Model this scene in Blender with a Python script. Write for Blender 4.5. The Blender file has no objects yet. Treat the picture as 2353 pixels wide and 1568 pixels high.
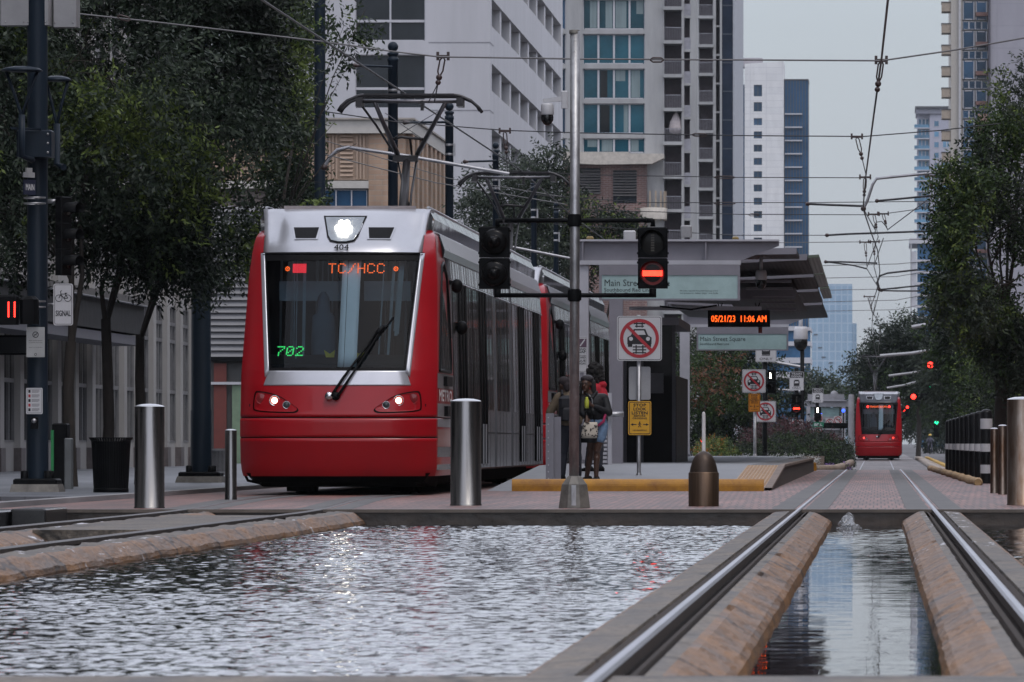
import bpy, bmesh, math, random
from mathutils import Vector as V, Matrix, noise as NZ
R=math.radians; PI=math.pi
rnd=random.Random(7)
sc=bpy.context.scene
COL=sc.collection
F=15300.0            # focal length in photo units (photo 2353 units wide)
VX,VY,CH=2018.0,1020.0,0.70
def P(px,py,d): return V(((px-VX)*d/F, d, CH-(py-VY)*d/F))
def px2m(n,d): return n*d/F
# ---------------------------------------------------------------- materials
MATS={}
def M(name,col,rough=.6,metal=0,var=.18,scale=3.,bump=0,emit=0,coat=0,stretch=(1,1,1),spec=.5,bscale=None,col2=None):
    if name in MATS: return MATS[name]
    m=bpy.data.materials.new(name); m.use_nodes=True; nt=m.node_tree; N=nt.nodes; L=nt.links
    b=N['Principled BSDF']; b.inputs['Roughness'].default_value=rough; b.inputs['Metallic'].default_value=metal
    b.inputs['Specular IOR Level'].default_value=spec
    b.inputs['Coat Weight'].default_value=coat; b.inputs['Coat Roughness'].default_value=.06
    tc=N.new('ShaderNodeTexCoord'); mp=N.new('ShaderNodeMapping'); mp.inputs['Scale'].default_value=stretch
    L.new(tc.outputs['Object'],mp.inputs['Vector'])
    c=tuple(col)+(1,)
    if emit:
        b.inputs['Base Color'].default_value=c; b.inputs['Emission Color'].default_value=c; b.inputs['Emission Strength'].default_value=emit
    else:
        n=N.new('ShaderNodeTexNoise'); n.inputs['Scale'].default_value=scale; n.inputs['Detail'].default_value=6; n.inputs['Roughness'].default_value=.65
        L.new(mp.outputs['Vector'],n.inputs['Vector'])
        r=N.new('ShaderNodeValToRGB'); L.new(n.outputs['Fac'],r.inputs['Fac'])
        r.color_ramp.elements[0].position=.32; r.color_ramp.elements[1].position=.68
        lo=[max(0,x*(1-var)) for x in col]; hi=[min(1,x*(1+var)) for x in col]
        if col2: lo=list(col2)
        r.color_ramp.elements[0].color=tuple(lo)+(1,); r.color_ramp.elements[1].color=tuple(hi)+(1,)
        L.new(r.outputs['Color'],b.inputs['Base Color'])
        rr=N.new('ShaderNodeMapRange'); rr.inputs['To Min'].default_value=max(.02,rough*.8); rr.inputs['To Max'].default_value=min(1,rough*1.2)
        L.new(n.outputs['Fac'],rr.inputs['Value']); L.new(rr.outputs['Result'],b.inputs['Roughness'])
        if bump:
            n2=N.new('ShaderNodeTexNoise'); n2.inputs['Scale'].default_value=bscale or scale*8; n2.inputs['Detail'].default_value=8
            L.new(mp.outputs['Vector'],n2.inputs['Vector'])
            bm=N.new('ShaderNodeBump'); bm.inputs['Strength'].default_value=bump; bm.inputs['Distance'].default_value=.02
            L.new(n2.outputs['Fac'],bm.inputs['Height']); L.new(bm.outputs['Normal'],b.inputs['Normal'])
    MATS[name]=m; return m
def brickmat(name,c1,c2,mort,bw,rh,msize=.012,rough=.75,axes='XY',offset=.5,scale=1.,spec=.5,nz=.33):
    if name in MATS: return MATS[name]
    m=bpy.data.materials.new(name); m.use_nodes=True; nt=m.node_tree; N=nt.nodes; L=nt.links
    b=N['Principled BSDF']; b.inputs['Roughness'].default_value=rough; b.inputs['Specular IOR Level'].default_value=spec
    tc=N.new('ShaderNodeTexCoord'); sp=N.new('ShaderNodeSeparateXYZ'); cb=N.new('ShaderNodeCombineXYZ')
    L.new(tc.outputs['Object'],sp.inputs[0]); L.new(sp.outputs[axes[0]],cb.inputs[0]); L.new(sp.outputs[axes[1]],cb.inputs[1])
    k=N.new('ShaderNodeTexBrick'); k.offset=offset
    k.inputs['Color1'].default_value=tuple(c1)+(1,); k.inputs['Color2'].default_value=tuple(c2)+(1,); k.inputs['Mortar'].default_value=tuple(mort)+(1,)
    k.inputs['Scale'].default_value=scale; k.inputs['Brick Width'].default_value=bw; k.inputs['Row Height'].default_value=rh; k.inputs['Mortar Size'].default_value=msize
    wz=N.new('ShaderNodeTexNoise'); wz.inputs['Scale'].default_value=3.1; L.new(cb.outputs[0],wz.inputs['Vector'])
    wm=N.new('ShaderNodeMixRGB'); wm.blend_type='ADD'; wm.inputs[0].default_value=.02; L.new(cb.outputs[0],wm.inputs[1]); L.new(wz.outputs['Color'],wm.inputs[2])
    L.new(wm.outputs[0],k.inputs['Vector'])
    n=N.new('ShaderNodeTexNoise'); n.inputs['Scale'].default_value=.9; n.inputs['Detail'].default_value=7
    mq=N.new('ShaderNodeMapping'); mq.inputs['Scale'].default_value=(1,.14,1) if axes=='XY' else (1,1,.25); L.new(tc.outputs['Object'],mq.inputs[0]); L.new(mq.outputs[0],n.inputs['Vector'])
    mr=N.new('ShaderNodeMapRange'); mr.inputs['From Min'].default_value=.3; mr.inputs['From Max'].default_value=.7; mr.inputs['To Min'].default_value=1-nz*1.2; mr.inputs['To Max'].default_value=1+nz*.76
    L.new(n.outputs['Fac'],mr.inputs['Value'])
    mx=N.new('ShaderNodeMixRGB'); mx.blend_type='MULTIPLY'; mx.inputs[0].default_value=1
    L.new(k.outputs['Color'],mx.inputs[1]); L.new(mr.outputs['Result'],mx.inputs[2]); L.new(mx.outputs[0],b.inputs['Base Color'])
    bm=N.new('ShaderNodeBump'); bm.inputs['Strength'].default_value=.5; bm.inputs['Distance'].default_value=.01; bm.invert=True
    L.new(k.outputs['Fac'],bm.inputs['Height']); L.new(bm.outputs['Normal'],b.inputs['Normal'])
    MATS[name]=m; return m
# ---------------------------------------------------------------- mesh builder
class MB:
    def __init__(s): s.v=[]; s.f=[]; s.mi=[]; s.mats=[]; s.sm=[]
    def _m(s,m):
        if m not in s.mats: s.mats.append(m)
        return s.mats.index(m)
    def add(s,vs,fs,m,smooth=False):
        o=len(s.v); s.v.extend([tuple(x) for x in vs]); k=s._m(m)
        for f in fs: s.f.append(tuple(i+o for i in f)); s.mi.append(k); s.sm.append(smooth)
        return s
    def hexa(s,c,m):   # 8 corners: bottom 4 ccw, top 4 ccw
        return s.add(c,[(3,2,1,0),(4,5,6,7),(0,1,5,4),(1,2,6,5),(2,3,7,6),(3,0,4,7)],m)
    def box(s,x0,x1,y0,y1,z0,z1,m):
        return s.hexa([(x0,y0,z0),(x1,y0,z0),(x1,y1,z0),(x0,y1,z0),(x0,y0,z1),(x1,y0,z1),(x1,y1,z1),(x0,y1,z1)],m)
    def bbox(s,x0,x1,y0,y1,z0,z1,m,b=.02):   # box with chamfered vertical and top edges
        p=[(x0+b,y0),(x1-b,y0),(x1,y0+b),(x1,y1-b),(x1-b,y1),(x0+b,y1),(x0,y1-b),(x0,y0+b)]
        q=[(x0+2*b,y0+b),(x1-2*b,y0+b),(x1-b,y0+2*b),(x1-b,y1-2*b),(x1-2*b,y1-b),(x0+2*b,y1-b),(x0+b,y1-2*b),(x0+b,y0+2*b)]
        vs=[(a,c,z0) for a,c in p]+[(a,c,z1-b) for a,c in p]+[(a,c,z1) for a,c in q]
        fs=[tuple(range(7,-1,-1)),tuple(range(16,24))]
        for k in range(8):
            j=(k+1)%8; fs+=[(k,j,8+j,8+k),(8+k,8+j,16+j,16+k)]
        return s.add(vs,fs,m)
    def obox(s,c,ux,uy,uz,m):   # oriented box: centre, half vectors
        c,ux,uy,uz=V(c),V(ux),V(uy),V(uz)
        return s.hexa([c-ux-uy-uz,c+ux-uy-uz,c+ux+uy-uz,c-ux+uy-uz,c-ux-uy+uz,c+ux-uy+uz,c+ux+uy+uz,c-ux+uy+uz],m)
    def tube(s,pts,r,m,n=10,caps=True,smooth=True):
        pts=[V(p) for p in pts]; rs=r if isinstance(r,(list,tuple)) else [r]*len(pts)
        vs=[];up=None
        for i,p in enumerate(pts):
            a=pts[max(0,i-1)]; b=pts[min(len(pts)-1,i+1)]; t=(b-a).normalized()
            if up is None: up=V((0,0,1)) if abs(t.z)<.9 else V((1,0,0))
            x=t.cross(up)
            if x.length<1e-4: x=t.cross(V((1,0,0)))
            x.normalize(); y=x.cross(t); up=y
            for k in range(n):
                a=2*PI*k/n; vs.append(p+x*math.cos(a)*rs[i]+y*math.sin(a)*rs[i])
        fs=[]
        for i in range(len(pts)-1):
            for k in range(n):
                j=(k+1)%n; fs.append((i*n+k,i*n+j,(i+1)*n+j,(i+1)*n+k))
        s.add(vs,fs,m,smooth)
        if caps: 
            o=len(vs)-n
            s.add(vs[:n],[tuple(range(n))],m); s.add(vs[o:],[tuple(range(n-1,-1,-1))],m)
        return s
    def lathe(s,prof,m,n=20,c=(0,0,0),axis='z',smooth=True,a0=0,a1=2*PI):
        vs=[];c=V(c);full=abs(a1-a0-2*PI)<1e-6; k2=n if full else n+1
        for r,z in prof:
            for k in range(k2):
                a=a0+(a1-a0)*k/n; x,y=r*math.cos(a),r*math.sin(a)
                vs.append(c+(V((x,y,z)) if axis=='z' else V((x,z,y)) if axis=='y' else V((z,x,y))))
        fs=[]
        for i in range(len(prof)-1):
            for k in range(n):
                j=(k+1)%k2; fs.append((i*k2+k,i*k2+j,(i+1)*k2+j,(i+1)*k2+k))
        return s.add(vs,fs,m,smooth)
    def prism(s,poly,y0,y1,m,map=None):   # poly (x,z) extruded along y
        map=map or (lambda x,y,z:(x,y,z)); n=len(poly)
        vs=[map(x,y0,z) for x,z in poly]+[map(x,y1,z) for x,z in poly]
        fs=[tuple(range(n)),tuple(range(2*n-1,n-1,-1))]+[(i,i+n,(i+1)%n+n,(i+1)%n) for i in range(n)]
        return s.add(vs,fs,m)
    def ball(s,c,r,m,n=12,k=8,sq=(1,1,1)):
        vs=[];c=V(c)
        for i in range(k+1):
            t=PI*i/k
            for j in range(n):
                a=2*PI*j/n; vs.append(c+V((r*math.sin(t)*math.cos(a)*sq[0],r*math.sin(t)*math.sin(a)*sq[1],-r*math.cos(t)*sq[2])))
        fs=[(i*n+j,i*n+(j+1)%n,(i+1)*n+(j+1)%n,(i+1)*n+j) for i in range(k) for j in range(n)]
        return s.add(vs,fs,m,True)
    def loft(s,secs,m,close=True,caps=False,smooth=True):
        n=len(secs[0]); vs=[p for c in secs for p in c]; fs=[]
        for i in range(len(secs)-1):
            for k in range(n if close else n-1):
                j=(k+1)%n; fs.append((i*n+k,i*n+j,(i+1)*n+j,(i+1)*n+k))
        s.add(vs,fs,m,smooth)
        if caps: s.add(secs[0],[tuple(range(n-1,-1,-1))],m); s.add(secs[-1],[tuple(range(n))],m)
        return s
    def merge(s,o):
        k=len(s.v); s.v+=o.v
        for f,mi,sm in zip(o.f,o.mi,o.sm): s.f.append(tuple(i+k for i in f)); s.mi.append(s._m(o.mats[mi])); s.sm.append(sm)
        return s
    def data(s,name):
        me=bpy.data.meshes.new(name); me.from_pydata(s.v,[],s.f)
        for m in s.mats: me.materials.append(m)
        me.polygons.foreach_set('material_index',s.mi); me.polygons.foreach_set('use_smooth',s.sm); me.update()
        return me
    def fix(s,me):
        bm=bmesh.new(); bm.from_mesh(me); bmesh.ops.remove_doubles(bm,verts=bm.verts,dist=1e-4); bmesh.ops.recalc_face_normals(bm,faces=bm.faces); bm.to_mesh(me); bm.free()
def obj(name,mb,parent=None,fix=True,loc=None,world=True,label=None):
    me=mb.data(name) if isinstance(mb,MB) else mb
    if fix and isinstance(mb,MB) and len(mb.f)<60000: mb.fix(me)
    o=bpy.data.objects.new(name,me); COL.objects.link(o)
    if parent:
        o.parent=parent
        if world:
            w=parent; off=V((0,0,0))
            while w: off+=w.location; w=w.parent
            o.location=-off
    if loc: o.location=loc
    if label: o['label']=label
    return o
def tag(o,label,cat,group=None,kind=None):
    if label: o['label']=label
    if cat: o['category']=cat
    if group: o['group']=group
    if kind: o['kind']=kind
    return o
def thing(name,label,cat,loc=(0,0,0),group=None,rz=0):
    o=bpy.data.objects.new(name,None); COL.objects.link(o); o.location=loc; o.rotation_euler=(0,0,rz); o.empty_display_size=.2
    return tag(o,label,cat,group)
def struct(name,mb,fix=True):
    o=obj(name,mb,fix=fix); o['kind']='structure'; return o
def copytree(o,loc=None,label=None,parent=None,off=None):
    c=o.copy(); COL.objects.link(c)
    if parent: c.parent=parent
    if loc is not None: c.location=loc
    if label: c['label']=label
    for ch in list(o.children): copytree(ch,parent=c)
    return c
# ---------------------------------------------------------------- lettering
def text(mb,s,c,ux,uz,h,m,th=.004,align='CENTER',width=None,bold=0):
    """adds lettering to mb: c = anchor (baseline), ux = reading direction, uz = up, h = cap height"""
    cu=bpy.data.curves.new('lettering','FONT'); cu.body=s; cu.size=1; cu.align_x=align; cu.extrude=0; cu.resolution_u=2
    o=bpy.data.objects.new('lettering',cu); COL.objects.link(o)
    dg=bpy.context.evaluated_depsgraph_get(); e=o.evaluated_get(dg); me=e.to_mesh()
    k=h/.7; sx=k
    if width:
        xs=[v.co.x for v in me.vertices]
        if xs: sx=width/(max(xs)-min(xs))
    ux,uz,c=V(ux).normalized(),V(uz).normalized(),V(c)
    fs=[tuple(p.vertices) for p in me.polygons]; nn=ux.cross(uz); bb=min(bold,.05)*k
    for q,(a,b) in enumerate(((0,0),) if not bold else ((-1,0),(1,0),(0,1),(0,-1))):
        mb.add([c+ux*(v.co.x*sx+a*bb)+uz*(v.co.y*k+b*bb)+nn*.0004*q for v in me.vertices],fs,m)
    e.to_mesh_clear(); bpy.data.objects.remove(o); bpy.data.curves.remove(cu)
FONT={'T':"11111001000010000100001000010000100",'C':"01110100011000010000100001000101110",'/':"00001000100001000100001000100010000",
'H':"10001100011000111111100011000110001",'7':"11111000010001000100010000100001000",'0':"01110100011001110101110011000101110",'2':"01110100010000100010001000100011111"}
def dots(mb,s,c,ux,uz,h,m,r=.45,slant=0):
    p=h/7.; ux,uz,c=V(ux).normalized(),V(uz).normalized(),V(c); nn=ux.cross(uz)
    for k,ch in enumerate(s):
        for i in range(35):
            if FONT[ch][i]=='1':
                x=(k*6+i%5+slant*(6-i//5))*p; z=(6-i//5)*p; q=c+ux*x+uz*z; a=p*r
                mb.add([q-ux*a-uz*a,q+ux*a-uz*a,q+ux*a+uz*a,q-ux*a+uz*a],[(0,1,2,3)],m)
# ---------------------------------------------------------------- facades
def wallgrid(mb,O,U,us,vs,holes,m,depth=.3):
    O,U=V(O),V(U).normalized(); N=U.cross(V((0,0,1))); Z=V((0,0,1))
    def p(u,v,d=0): return O+U*u+Z*v-N*d
    for i in range(len(us)-1):
        for j in range(len(vs)-1):
            a,b,c,d=us[i],us[i+1],vs[j],vs[j+1]
            if (i,j) in holes:
                mb.add([p(a,c),p(b,c),p(b,d),p(a,d),p(a,c,depth),p(b,c,depth),p(b,d,depth),p(a,d,depth)],[(0,1,5,4),(1,2,6,5),(2,3,7,6),(3,0,4,7)],m)
            else: mb.add([p(a,c),p(b,c),p(b,d),p(a,d)],[(0,1,2,3)],m)
def window(parent,cache,O,U,w,h,glass,frame,depth=.25,fw=.06,nx=1,nz=1,name='window'):
    """one window: recessed pane with frame bars; mesh cached by size"""
    U=V(U).normalized(); N=U.cross(V((0,0,1))); key=(round(w,2),round(h,2),glass.name,frame.name,nx,nz,tuple(round(x,2) for x in U),depth,fw)
    if key not in cache:
        mb=MB(); Z=V((0,0,1))
        def q(u,v,d): return U*u+Z*v-N*d
        mb.add([q(0,0,depth),q(w,0,depth),q(w,h,depth),q(0,h,depth)],[(0,1,2,3)],glass)
        def bar(u0,u1,v0,v1): mb.hexa([q(u0,v0,depth-.002),q(u1,v0,depth-.002),q(u1,v0,depth-.07),q(u0,v0,depth-.07),q(u0,v1,depth-.002),q(u1,v1,depth-.002),q(u1,v1,depth-.07),q(u0,v1,depth-.07)],frame)
        for i in range(nx+1): 
            u=i*w/nx; bar(max(0,u-fw/2),min(w,u+fw/2),0,h)
        for j in range(nz+1):
            v=j*h/nz; bar(fw,w-fw,max(0,v-fw/2),min(h,v+fw/2))
        cache[key]=mb.data(name)
    o=bpy.data.objects.new(name,cache[key]); COL.objects.link(o); o.parent=parent; o.location=V(O)-parent.location
    return o
HAZE=.000045
# ================================================================ camera, light, air
cam=bpy.data.cameras.new('camera'); co=bpy.data.objects.new('camera',cam); COL.objects.link(co); sc.camera=co
cam.sensor_width=36; cam.lens=36*F/2353; co.location=(0,0,CH); co.rotation_euler=(R(90),0,0)
cam.shift_x=(1176.5-VX)/2353; cam.shift_y=(VY-784)/2353; cam.clip_start=.5; cam.clip_end=9000
cam.dof.use_dof=True; cam.dof.focus_distance=88; cam.dof.aperture_fstop=18
sc.view_settings.view_transform='Standard'; sc.view_settings.look='None'; sc.view_settings.exposure=0; sc.view_settings.gamma=1
sc.cycles.use_denoising=True; sc.cycles.max_bounces=8; sc.cycles.transparent_max_bounces=12; sc.cycles.volume_bounces=0
w=bpy.data.worlds.new('World'); sc.world=w; w.use_nodes=True; nt=w.node_tree; N=nt.nodes; L=nt.links
SUN_EL,SUN_AZ=R(62),R(150)
sky=N.new('ShaderNodeTexSky'); sky.sky_type='NISHITA'; sky.sun_disc=False; sky.sun_elevation=SUN_EL; sky.sun_rotation=SUN_AZ; sky.dust_density=3; sky.ozone_density=2
bg=N['Background']; L.new(sky.outputs[0],bg.inputs[0]); bg.inputs[1].default_value=.05
tc=N.new('ShaderNodeTexCoord'); sx=N.new('ShaderNodeSeparateXYZ'); L.new(tc.outputs['Generated'],sx.inputs[0])
rp=N.new('ShaderNodeValToRGB'); L.new(sx.outputs['Z'],rp.inputs[0])
e=rp.color_ramp.elements; e[0].position=0; e[0].color=(.475,.51,.565,1); e[1].position=1; e[1].color=(.82,.84,.93,1)
x=e.new(.065); x.color=(.475,.515,.575,1); x=e.new(.14); x.color=(1.08,1.11,1.25,1); x=e.new(.3); x.color=(1.30,1.33,1.52,1)
cl=N.new('ShaderNodeTexNoise'); cl.inputs['Scale'].default_value=2.2; cl.inputs['Detail'].default_value=4; L.new(tc.outputs['Generated'],cl.inputs['Vector'])
cm=N.new('ShaderNodeMapRange'); cm.inputs['To Min'].default_value=.84; cm.inputs['To Max'].default_value=1.16; L.new(cl.outputs['Fac'],cm.inputs['Value'])
mx=N.new('ShaderNodeMixRGB'); mx.blend_type='MULTIPLY'; mx.inputs[0].default_value=1; L.new(rp.outputs[0],mx.inputs[1]); L.new(cm.outputs[0],mx.inputs[2])
b2=N.new('ShaderNodeBackground'); L.new(mx.outputs[0],b2.inputs[0]); b2.inputs[1].default_value=.85
ad=N.new('ShaderNodeAddShader'); L.new(bg.outputs[0],ad.inputs[0]); L.new(b2.outputs[0],ad.inputs[1]); L.new(ad.outputs[0],N['World Output'].inputs[0])
sl=bpy.data.lights.new('sun','SUN'); sl.energy=.7; sl.angle=R(14); sl.color=(1,.96,.9); so=bpy.data.objects.new('sun',sl); COL.objects.link(so)
d=V((math.sin(SUN_AZ)*math.cos(SUN_EL),math.cos(SUN_AZ)*math.cos(SUN_EL),math.sin(SUN_EL)))
so.rotation_euler=d.to_track_quat('Z','Y').to_euler()
hz=bpy.data.materials.new('air'); hz.use_nodes=True; hn=hz.node_tree.nodes; hn.remove(hn['Principled BSDF'])
pv=hn.new('ShaderNodeVolumePrincipled'); pv.inputs['Density'].default_value=HAZE; pv.inputs['Color'].default_value=(.80,.88,.97,1); pv.inputs['Anisotropy'].default_value=.0
hz.node_tree.links.new(pv.outputs[0],hn['Material Output'].inputs['Volume'])
hb=MB().box(-900,900,-60,3600,-2.2,140,hz); ho=obj('haze',hb); ho['kind']='stuff'
# ================================================================ ground
asph=M('street_asphalt',(.085,.082,.085),.85,var=.25,scale=.6,bump=.2)
def gz(y):
    k=[(-50,-.45),(70.7,-.45),(70.72,-.05),(177,-.05),(181,-.3),(205,-.5),(240,-.48),(380,-.28),(620,-.2),(1500,.2),(3500,.4)]
    for (a,za),(b,zb) in zip(k,k[1:]):
        if y<=b: return za+(zb-za)*(y-a)/(b-a)
    return k[-1][1]
g=MB(); ys=[-50,20,70.7,70.72,120,177,179,181,190,205,220,240,300,380,620,900,1500,2500,3500]; xs=[-850,-100,-20,-9,-2,2,9,20,100,850]
g.loft([[(x,y,gz(y)) for x in xs] for y in ys],asph,close=False,smooth=False); struct('ground',g)
paver=brickmat('red_pavers',(.245,.118,.095),(.135,.078,.070),(.035,.024,.021),.085,2.6,.008,.55)
paver2=brickmat('grey_pavers',(.125,.133,.15),(.105,.113,.13),(.06,.065,.073),.30,3.2,.006,.5)
conc=M('bed_concrete',(.115,.094,.072),.62,var=.55,scale=3.5,bump=1.0,col2=(.06,.052,.045),stretch=(1,.25,1),bscale=14)
concb=M('stained_concrete',(.175,.083,.026),.55,var=.45,scale=3.0,bump=1.0,stretch=(1,.35,2),bscale=11,col2=(.085,.048,.026))
def cracked(m):
    N=m.node_tree.nodes; L=m.node_tree.links; b=N['Principled BSDF']; src=b.inputs['Base Color'].links[0].from_socket
    t=N.new('ShaderNodeTexCoord'); mp=N.new('ShaderNodeMapping'); mp.inputs['Scale'].default_value=(.5,.42,.8); wz=N.new('ShaderNodeTexNoise'); wz.inputs['Scale'].default_value=4; ad=N.new('ShaderNodeMixRGB'); ad.blend_type='ADD'; ad.inputs[0].default_value=.18
    L.new(t.outputs['Object'],mp.inputs[0]); L.new(mp.outputs[0],wz.inputs['Vector']); L.new(mp.outputs[0],ad.inputs[1]); L.new(wz.outputs['Color'],ad.inputs[2])
    v=N.new('ShaderNodeTexVoronoi'); v.feature='DISTANCE_TO_EDGE'; v.inputs['Scale'].default_value=1; L.new(ad.outputs[0],v.inputs['Vector'])
    r=N.new('ShaderNodeMapRange'); r.inputs['From Min'].default_value=.004; r.inputs['From Max'].default_value=.022; r.inputs['To Min'].default_value=.25; L.new(v.outputs['Distance'],r.inputs['Value'])
    n=N.new('ShaderNodeTexNoise'); n.inputs['Scale'].default_value=60; n.inputs['Detail'].default_value=3; L.new(mp.outputs[0],n.inputs['Vector']); r2=N.new('ShaderNodeMapRange'); r2.inputs['From Min'].default_value=.3; r2.inputs['From Max'].default_value=.7; r2.inputs['To Min'].default_value=.55; r2.inputs['To Max'].default_value=1.35; L.new(n.outputs['Fac'],r2.inputs['Value'])
    x=N.new('ShaderNodeMixRGB'); x.blend_type='MULTIPLY'; x.inputs[0].default_value=1; L.new(src,x.inputs[1]); L.new(r.outputs[0],x.inputs[2])
    y=N.new('ShaderNodeMixRGB'); y.blend_type='MULTIPLY'; y.inputs[0].default_value=1; L.new(x.outputs[0],y.inputs[1]); L.new(r2.outputs[0],y.inputs[2]); L.new(y.outputs[0],b.inputs['Base Color'])
cracked(conc); cracked(concb)
concg=M('grey_concrete',(.115,.112,.112),.7,var=.25,scale=1.5,bump=.25,stretch=(1,.2,1))
wetw=M('wet_wall',(.055,.04,.03),.35,var=.5,scale=1.3,bump=.5,col2=(.015,.012,.01))
steel=M('rail_steel',(.24,.24,.27),.3,1,var=.3,scale=2,stretch=(3,.15,1),bump=.05)
rust=M('rail_rust',(.035,.024,.019),.85,var=.5,scale=6,bump=.4)
p=MB(); p.box(-9.62,13,70.8,178.9,-.4,0,paver); struct('brick_paving',p)
p=MB()
p.box(-60,13,70.6,70.797,-.45,-.012,wetw); p.box(-60,13,70.56,70.80,-.03,.004,M('coping',(.12,.10,.085),.6,var=.4,scale=2)); struct('pond_wall',p)
p=MB(); p.box(-21,-9.6,82,330,-.4,.05,paver2); p.box(-9.75,-9.55,72,330,-.4,.06,M('kerb_stone',(.25,.25,.26),.7,var=.3,scale=1,stretch=(1,.2,1))); p.box(-21,-9.75,70.8,82,-.4,-.004,paver); struct('pavement',p)
p=MB(); p.box(-12,10,12,20.42,-.45,-.012,conc); struct('pond_edge',p)
# near end of the reserved track beyond the crest
p=MB(); secs=[]
for y in (196,210,240,300,380,560): secs.append([(-2.4,y,gz(y)+.02),(2.2,y,gz(y)+.02)])
p.loft(secs,brickmat('pale_pavers',(.155,.135,.135),(.13,.118,.118),(.09,.08,.08),.1,6,.006,.6),close=False); struct('track_paving',p)
p=MB()
for x in (-3.6,):
    for x0,x1,c in ((2.3,2.75,(.36,.30,.25)),(2.95,3.15,(.55,.33,.05))):
        p.loft([[(x0,y,gz(y)+.02),(x0,y,gz(y)+.16),(x1,y,gz(y)+.16),(x1,y,gz(y)+.02)] for y in (196,230,300,420)],M('kerb%.2f'%x0,c,.7),close=False)
struct('kerb',p)
# ---- concrete beds that carry the rails across the pond
def limed(base,name,th):
    m=base.copy(); m.name=name; N=m.node_tree.nodes; L=m.node_tree.links; b=N['Principled BSDF']; src=b.inputs['Base Color'].links[0].from_socket
    t=N.new('ShaderNodeTexCoord'); mp=N.new('ShaderNodeMapping'); mp.inputs['Scale'].default_value=(7,1.1,2); n=N.new('ShaderNodeTexNoise'); n.inputs['Scale'].default_value=1; n.inputs['Detail'].default_value=7; n.inputs['Roughness'].default_value=.7
    L.new(t.outputs['Object'],mp.inputs[0]); L.new(mp.outputs[0],n.inputs['Vector']); r=N.new('ShaderNodeMapRange'); r.inputs['From Min'].default_value=th; r.inputs['From Max'].default_value=th+.06; L.new(n.outputs['Fac'],r.inputs['Value'])
    x=N.new('ShaderNodeMixRGB'); x.inputs[2].default_value=(.60,.60,.64,1); L.new(r.outputs[0],x.inputs[0]); L.new(src,x.inputs[1]); L.new(x.outputs[0],b.inputs['Base Color']); return m
conc_l=limed(conc,'limed_concrete',.555); concb_l=limed(concb,'limed_stained_concrete',.60)
def track_x(y):      # centre of the curved track by the tram
    t=min(1,max(0,(y-66)/22)); t=t*t*(3-2*t); return -6.54-.75*t
def bed(xr,sgn,y0,y1,wob,lime=()):   # xr rail x ; sgn = +1 when the track centre lies towards +x
    prof=[(-.40,-.45),(-.392,-.15),(-.375,-.115),(-.285,-.038),(-.255,-.024),(-.10,-.015),(-.08,-.08),(.09,-.08),(.115,-.016),(.165,-.022),(.195,-.034),(.31,-.098),(.338,-.122),(.35,-.16),(.355,-.45)]
    b=MB(); secs=[]; n=int((y1-y0)/.2)
    for i in range(n+1):
        y=y0+(y1-y0)*i/n; row=[]
        for k,(a,z) in enumerate(prof):
            q=NZ.noise(V((a*5+wob,y*1.3,z*4+wob)))*.010+NZ.noise(V((a*9,y*4.1,wob)))*.008
            ed=.5 if k in(0,14) else 1
            if k in (3,4,5,8,9,10) and NZ.noise(V((wob*3,y*.9,k)))>.33: q-=.012
            row.append((xr+(a+q*ed)*sgn,y,z+q*ed*(.9 if k not in(6,7) else .4)))
        secs.append(row)
    for k in range(len(prof)-1):
        m=concb if k in(0,1,2,3,9,10,11,12,13) else rust if k==6 else conc
        if k==6: b.loft([[s[k],s[k+1]] for s in secs],m,close=False,smooth=False); continue
        cuts=[0]+[i for a,e in lime for i in (int((a-y0)/.2),int((e-y0)/.2))]+[n]
        for q in range(len(cuts)-1):
            mm=m if q%2==0 else {conc:conc_l,concb:concb_l}[m]
            if cuts[q+1]>cuts[q]: b.loft([[s[k],s[k+1]] for s in secs[cuts[q]:cuts[q+1]+1]],mm,close=False,smooth=False)
    b.add(secs[-1],[tuple(range(len(prof)))],concb); b.add(secs[0],[tuple(range(len(prof)-1,-1,-1))],concb)
    return b
GA=.7175; XC=-.12
p=bed(XC-GA,1,20.45,70.5,1.3); p.merge(bed(XC+GA,-1,20.45,70.5,7.7,((45.5,49),(57,69)))); struct('track_bed',p)
p=bed(-6.54-GA,1,20.45,70.5,3.1,((36,62),)); p.merge(bed(-6.54+GA,-1,20.45,70.5,5.2,((44,52),(61,65)))); p.box(-7.05,-6.03,55.5,66.8,-.4,-.018,conc); struct('track_bed_curved',p)
p=MB()
for x in (XC-GA,XC+GA):
    for a,b in ((-.30,-.06),(.06,.30)): p.box(x+a,x+b,70.81,178.8,-.02,.004,concg)
for s in (-1,1):
    for a,b in ((-.30,-.06),(.06,.30)):
        p.loft([[(track_x(y)+s*GA+a,y,.003),(track_x(y)+s*GA+b,y,.003)] for y in [70.82+i*2 for i in range(16)]],concg,close=False)
struct('rail_kerb',p)
dull=M('rail_dull',(.10,.09,.085),.5,.8,var=.3,scale=3)
def rail(xf,ys,zf,steel=steel):
    b=MB(); head=[(-.026,-.05),(-.026,-.010),(-.015,0),(.013,0),(.025,-.010),(.026,-.05)]
    secs=[[(xf(y)+a,y,zf(y)+.012+z) for a,z in head] for y in ys]
    for k in range(5): b.loft([[s[k],s[k+1]] for s in secs],steel if 1<=k<=3 else rust,close=False,smooth=False)
    for s in (-1,1):
        b.loft([[(xf(y)+s*.05,y,zf(y)-.035),(xf(y)+s*.085,y,zf(y)-.02)] for y in ys],rust,close=False)
    return b
yy=[12+i*1.5 for i in range(112)]
p=MB()
for s in (-1,1): p.merge(rail(lambda y:XC+s*GA,yy,lambda y:0))
struct('rail',p)
p=MB(); y3=[196,205,215,240,300,380,500]
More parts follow.
